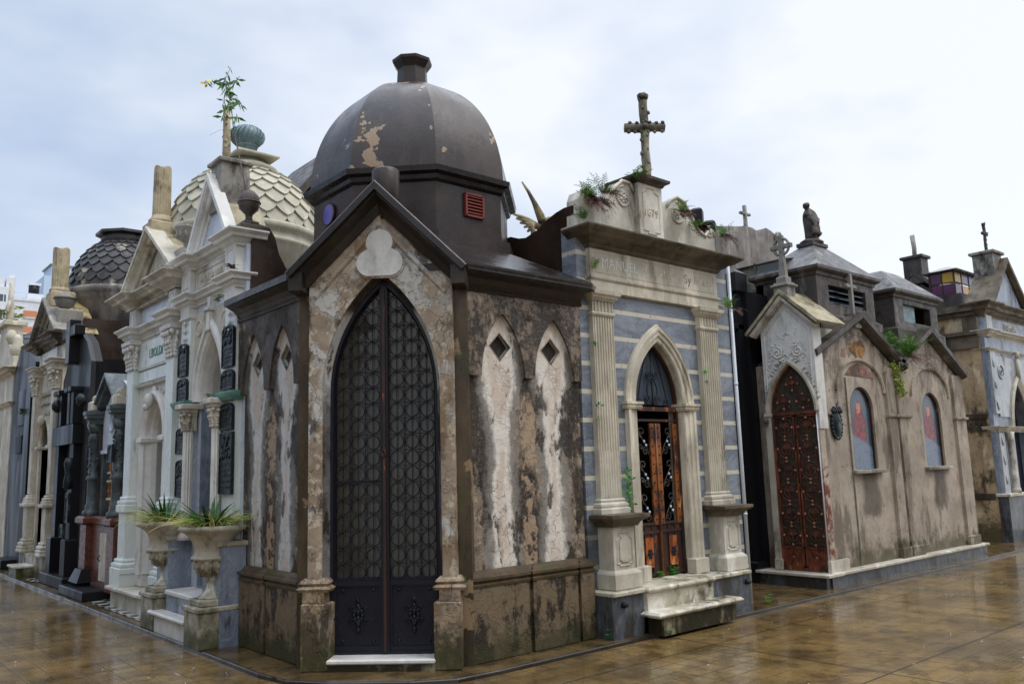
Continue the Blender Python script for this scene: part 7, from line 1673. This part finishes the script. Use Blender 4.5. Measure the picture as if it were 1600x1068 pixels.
b = B()
leafball(b, (0, 1.25, 1.72), .03, 12, .045, 3)
b.obj('flowers', 'flower', P)

# raindrops splashing on the street
b = B(); rnd = random.Random(77)
for k in range(110):
    if k % 2: x = rnd.uniform(2.5, 12); y = rnd.uniform(max(-1, x*.33-.5), 5.2)
    else: x = rnd.uniform(.2, 2.9); y = rnd.uniform(4.5, 13)
    for j in range(rnd.randint(1, 3)): q = rnd.uniform(.002, .005); b.ball((x+rnd.uniform(-.015, .015), y+rnd.uniform(-.015, .015), rnd.uniform(.004, .03)), q, q, q, 5, 3)
o = b.obj('rain_splashes', plain('splash_water', S(226, 230, 234), .1)); tag(o, 'tiny raindrop splashes scattered over the wet street', 'rain', kind='stuff')

# ---------------------------------------------------------------- the other side of the two streets (out of frame: it shades and is mirrored in the wet ground and glass)
def copy_tree(o, parent=None):
    c = o.copy(); COL.objects.link(c); c.parent = parent
    for ch in list(o.children): copy_tree(ch, c)
    return c
def by(nm): return bpy.data.objects[nm]
SRC = {k: by(k) for k in ('classical_mausoleum', 'gothic_mausoleum', 'pedimented_mausoleum', 'marble_mausoleum', 'columned_mausoleum', 'slab_mausoleum')}
WH = {'classical_mausoleum': 'white classical mausoleum with a pale scale-covered dome', 'gothic_mausoleum': 'white gothic mausoleum with bronze plaques', 'pedimented_mausoleum': 'weathered pedimented mausoleum with a dark scale-covered dome', 'marble_mausoleum': 'blue-grey marble mausoleum with fluted pilasters', 'columned_mausoleum': 'small grey-green columned mausoleum on red granite', 'slab_mausoleum': 'dark grey granite slab mausoleum'}
ORD = ('first', 'second', 'third', 'fourth', 'fifth', 'sixth', 'seventh', 'eighth')
for i, (k, y) in enumerate((('pedimented_mausoleum', 3.6), ('marble_mausoleum', 6.0), ('slab_mausoleum', 8.3), ('gothic_mausoleum', 10.3), ('classical_mausoleum', 12.4), ('slab_mausoleum', 14.6), ('pedimented_mausoleum', 16.8), ('marble_mausoleum', 19.2))):
    c = copy_tree(SRC[k]); c.location = (-2.7, y, 0); c.rotation_euler = (0, 0, pi/2); tag(c, WH[k]+', '+ORD[i]+' across the left lane, out of frame', 'mausoleum', 'mausoleums across the lanes')
for i, (k, x) in enumerate((('slab_mausoleum', 3.4), ('classical_mausoleum', 5.6), ('marble_mausoleum', 8.0), ('pedimented_mausoleum', 10.5), ('slab_mausoleum', 12.8), ('gothic_mausoleum', 14.9), ('marble_mausoleum', 17.4))):
    c = copy_tree(SRC[k]); c.location = (x, -2.4, 0); c.rotation_euler = (0, 0, pi); tag(c, WH[k]+', '+ORD[i]+' across the right lane, out of frame', 'mausoleum', 'mausoleums across the lanes')
c = copy_tree(by('domed_mausoleum')); c.location = (-4.6, -4.4, 0); c.rotation_euler = (0, 0, pi); tag(c, 'dark domed mausoleum on the corner behind the camera, out of frame', 'mausoleum', 'mausoleums across the lanes')
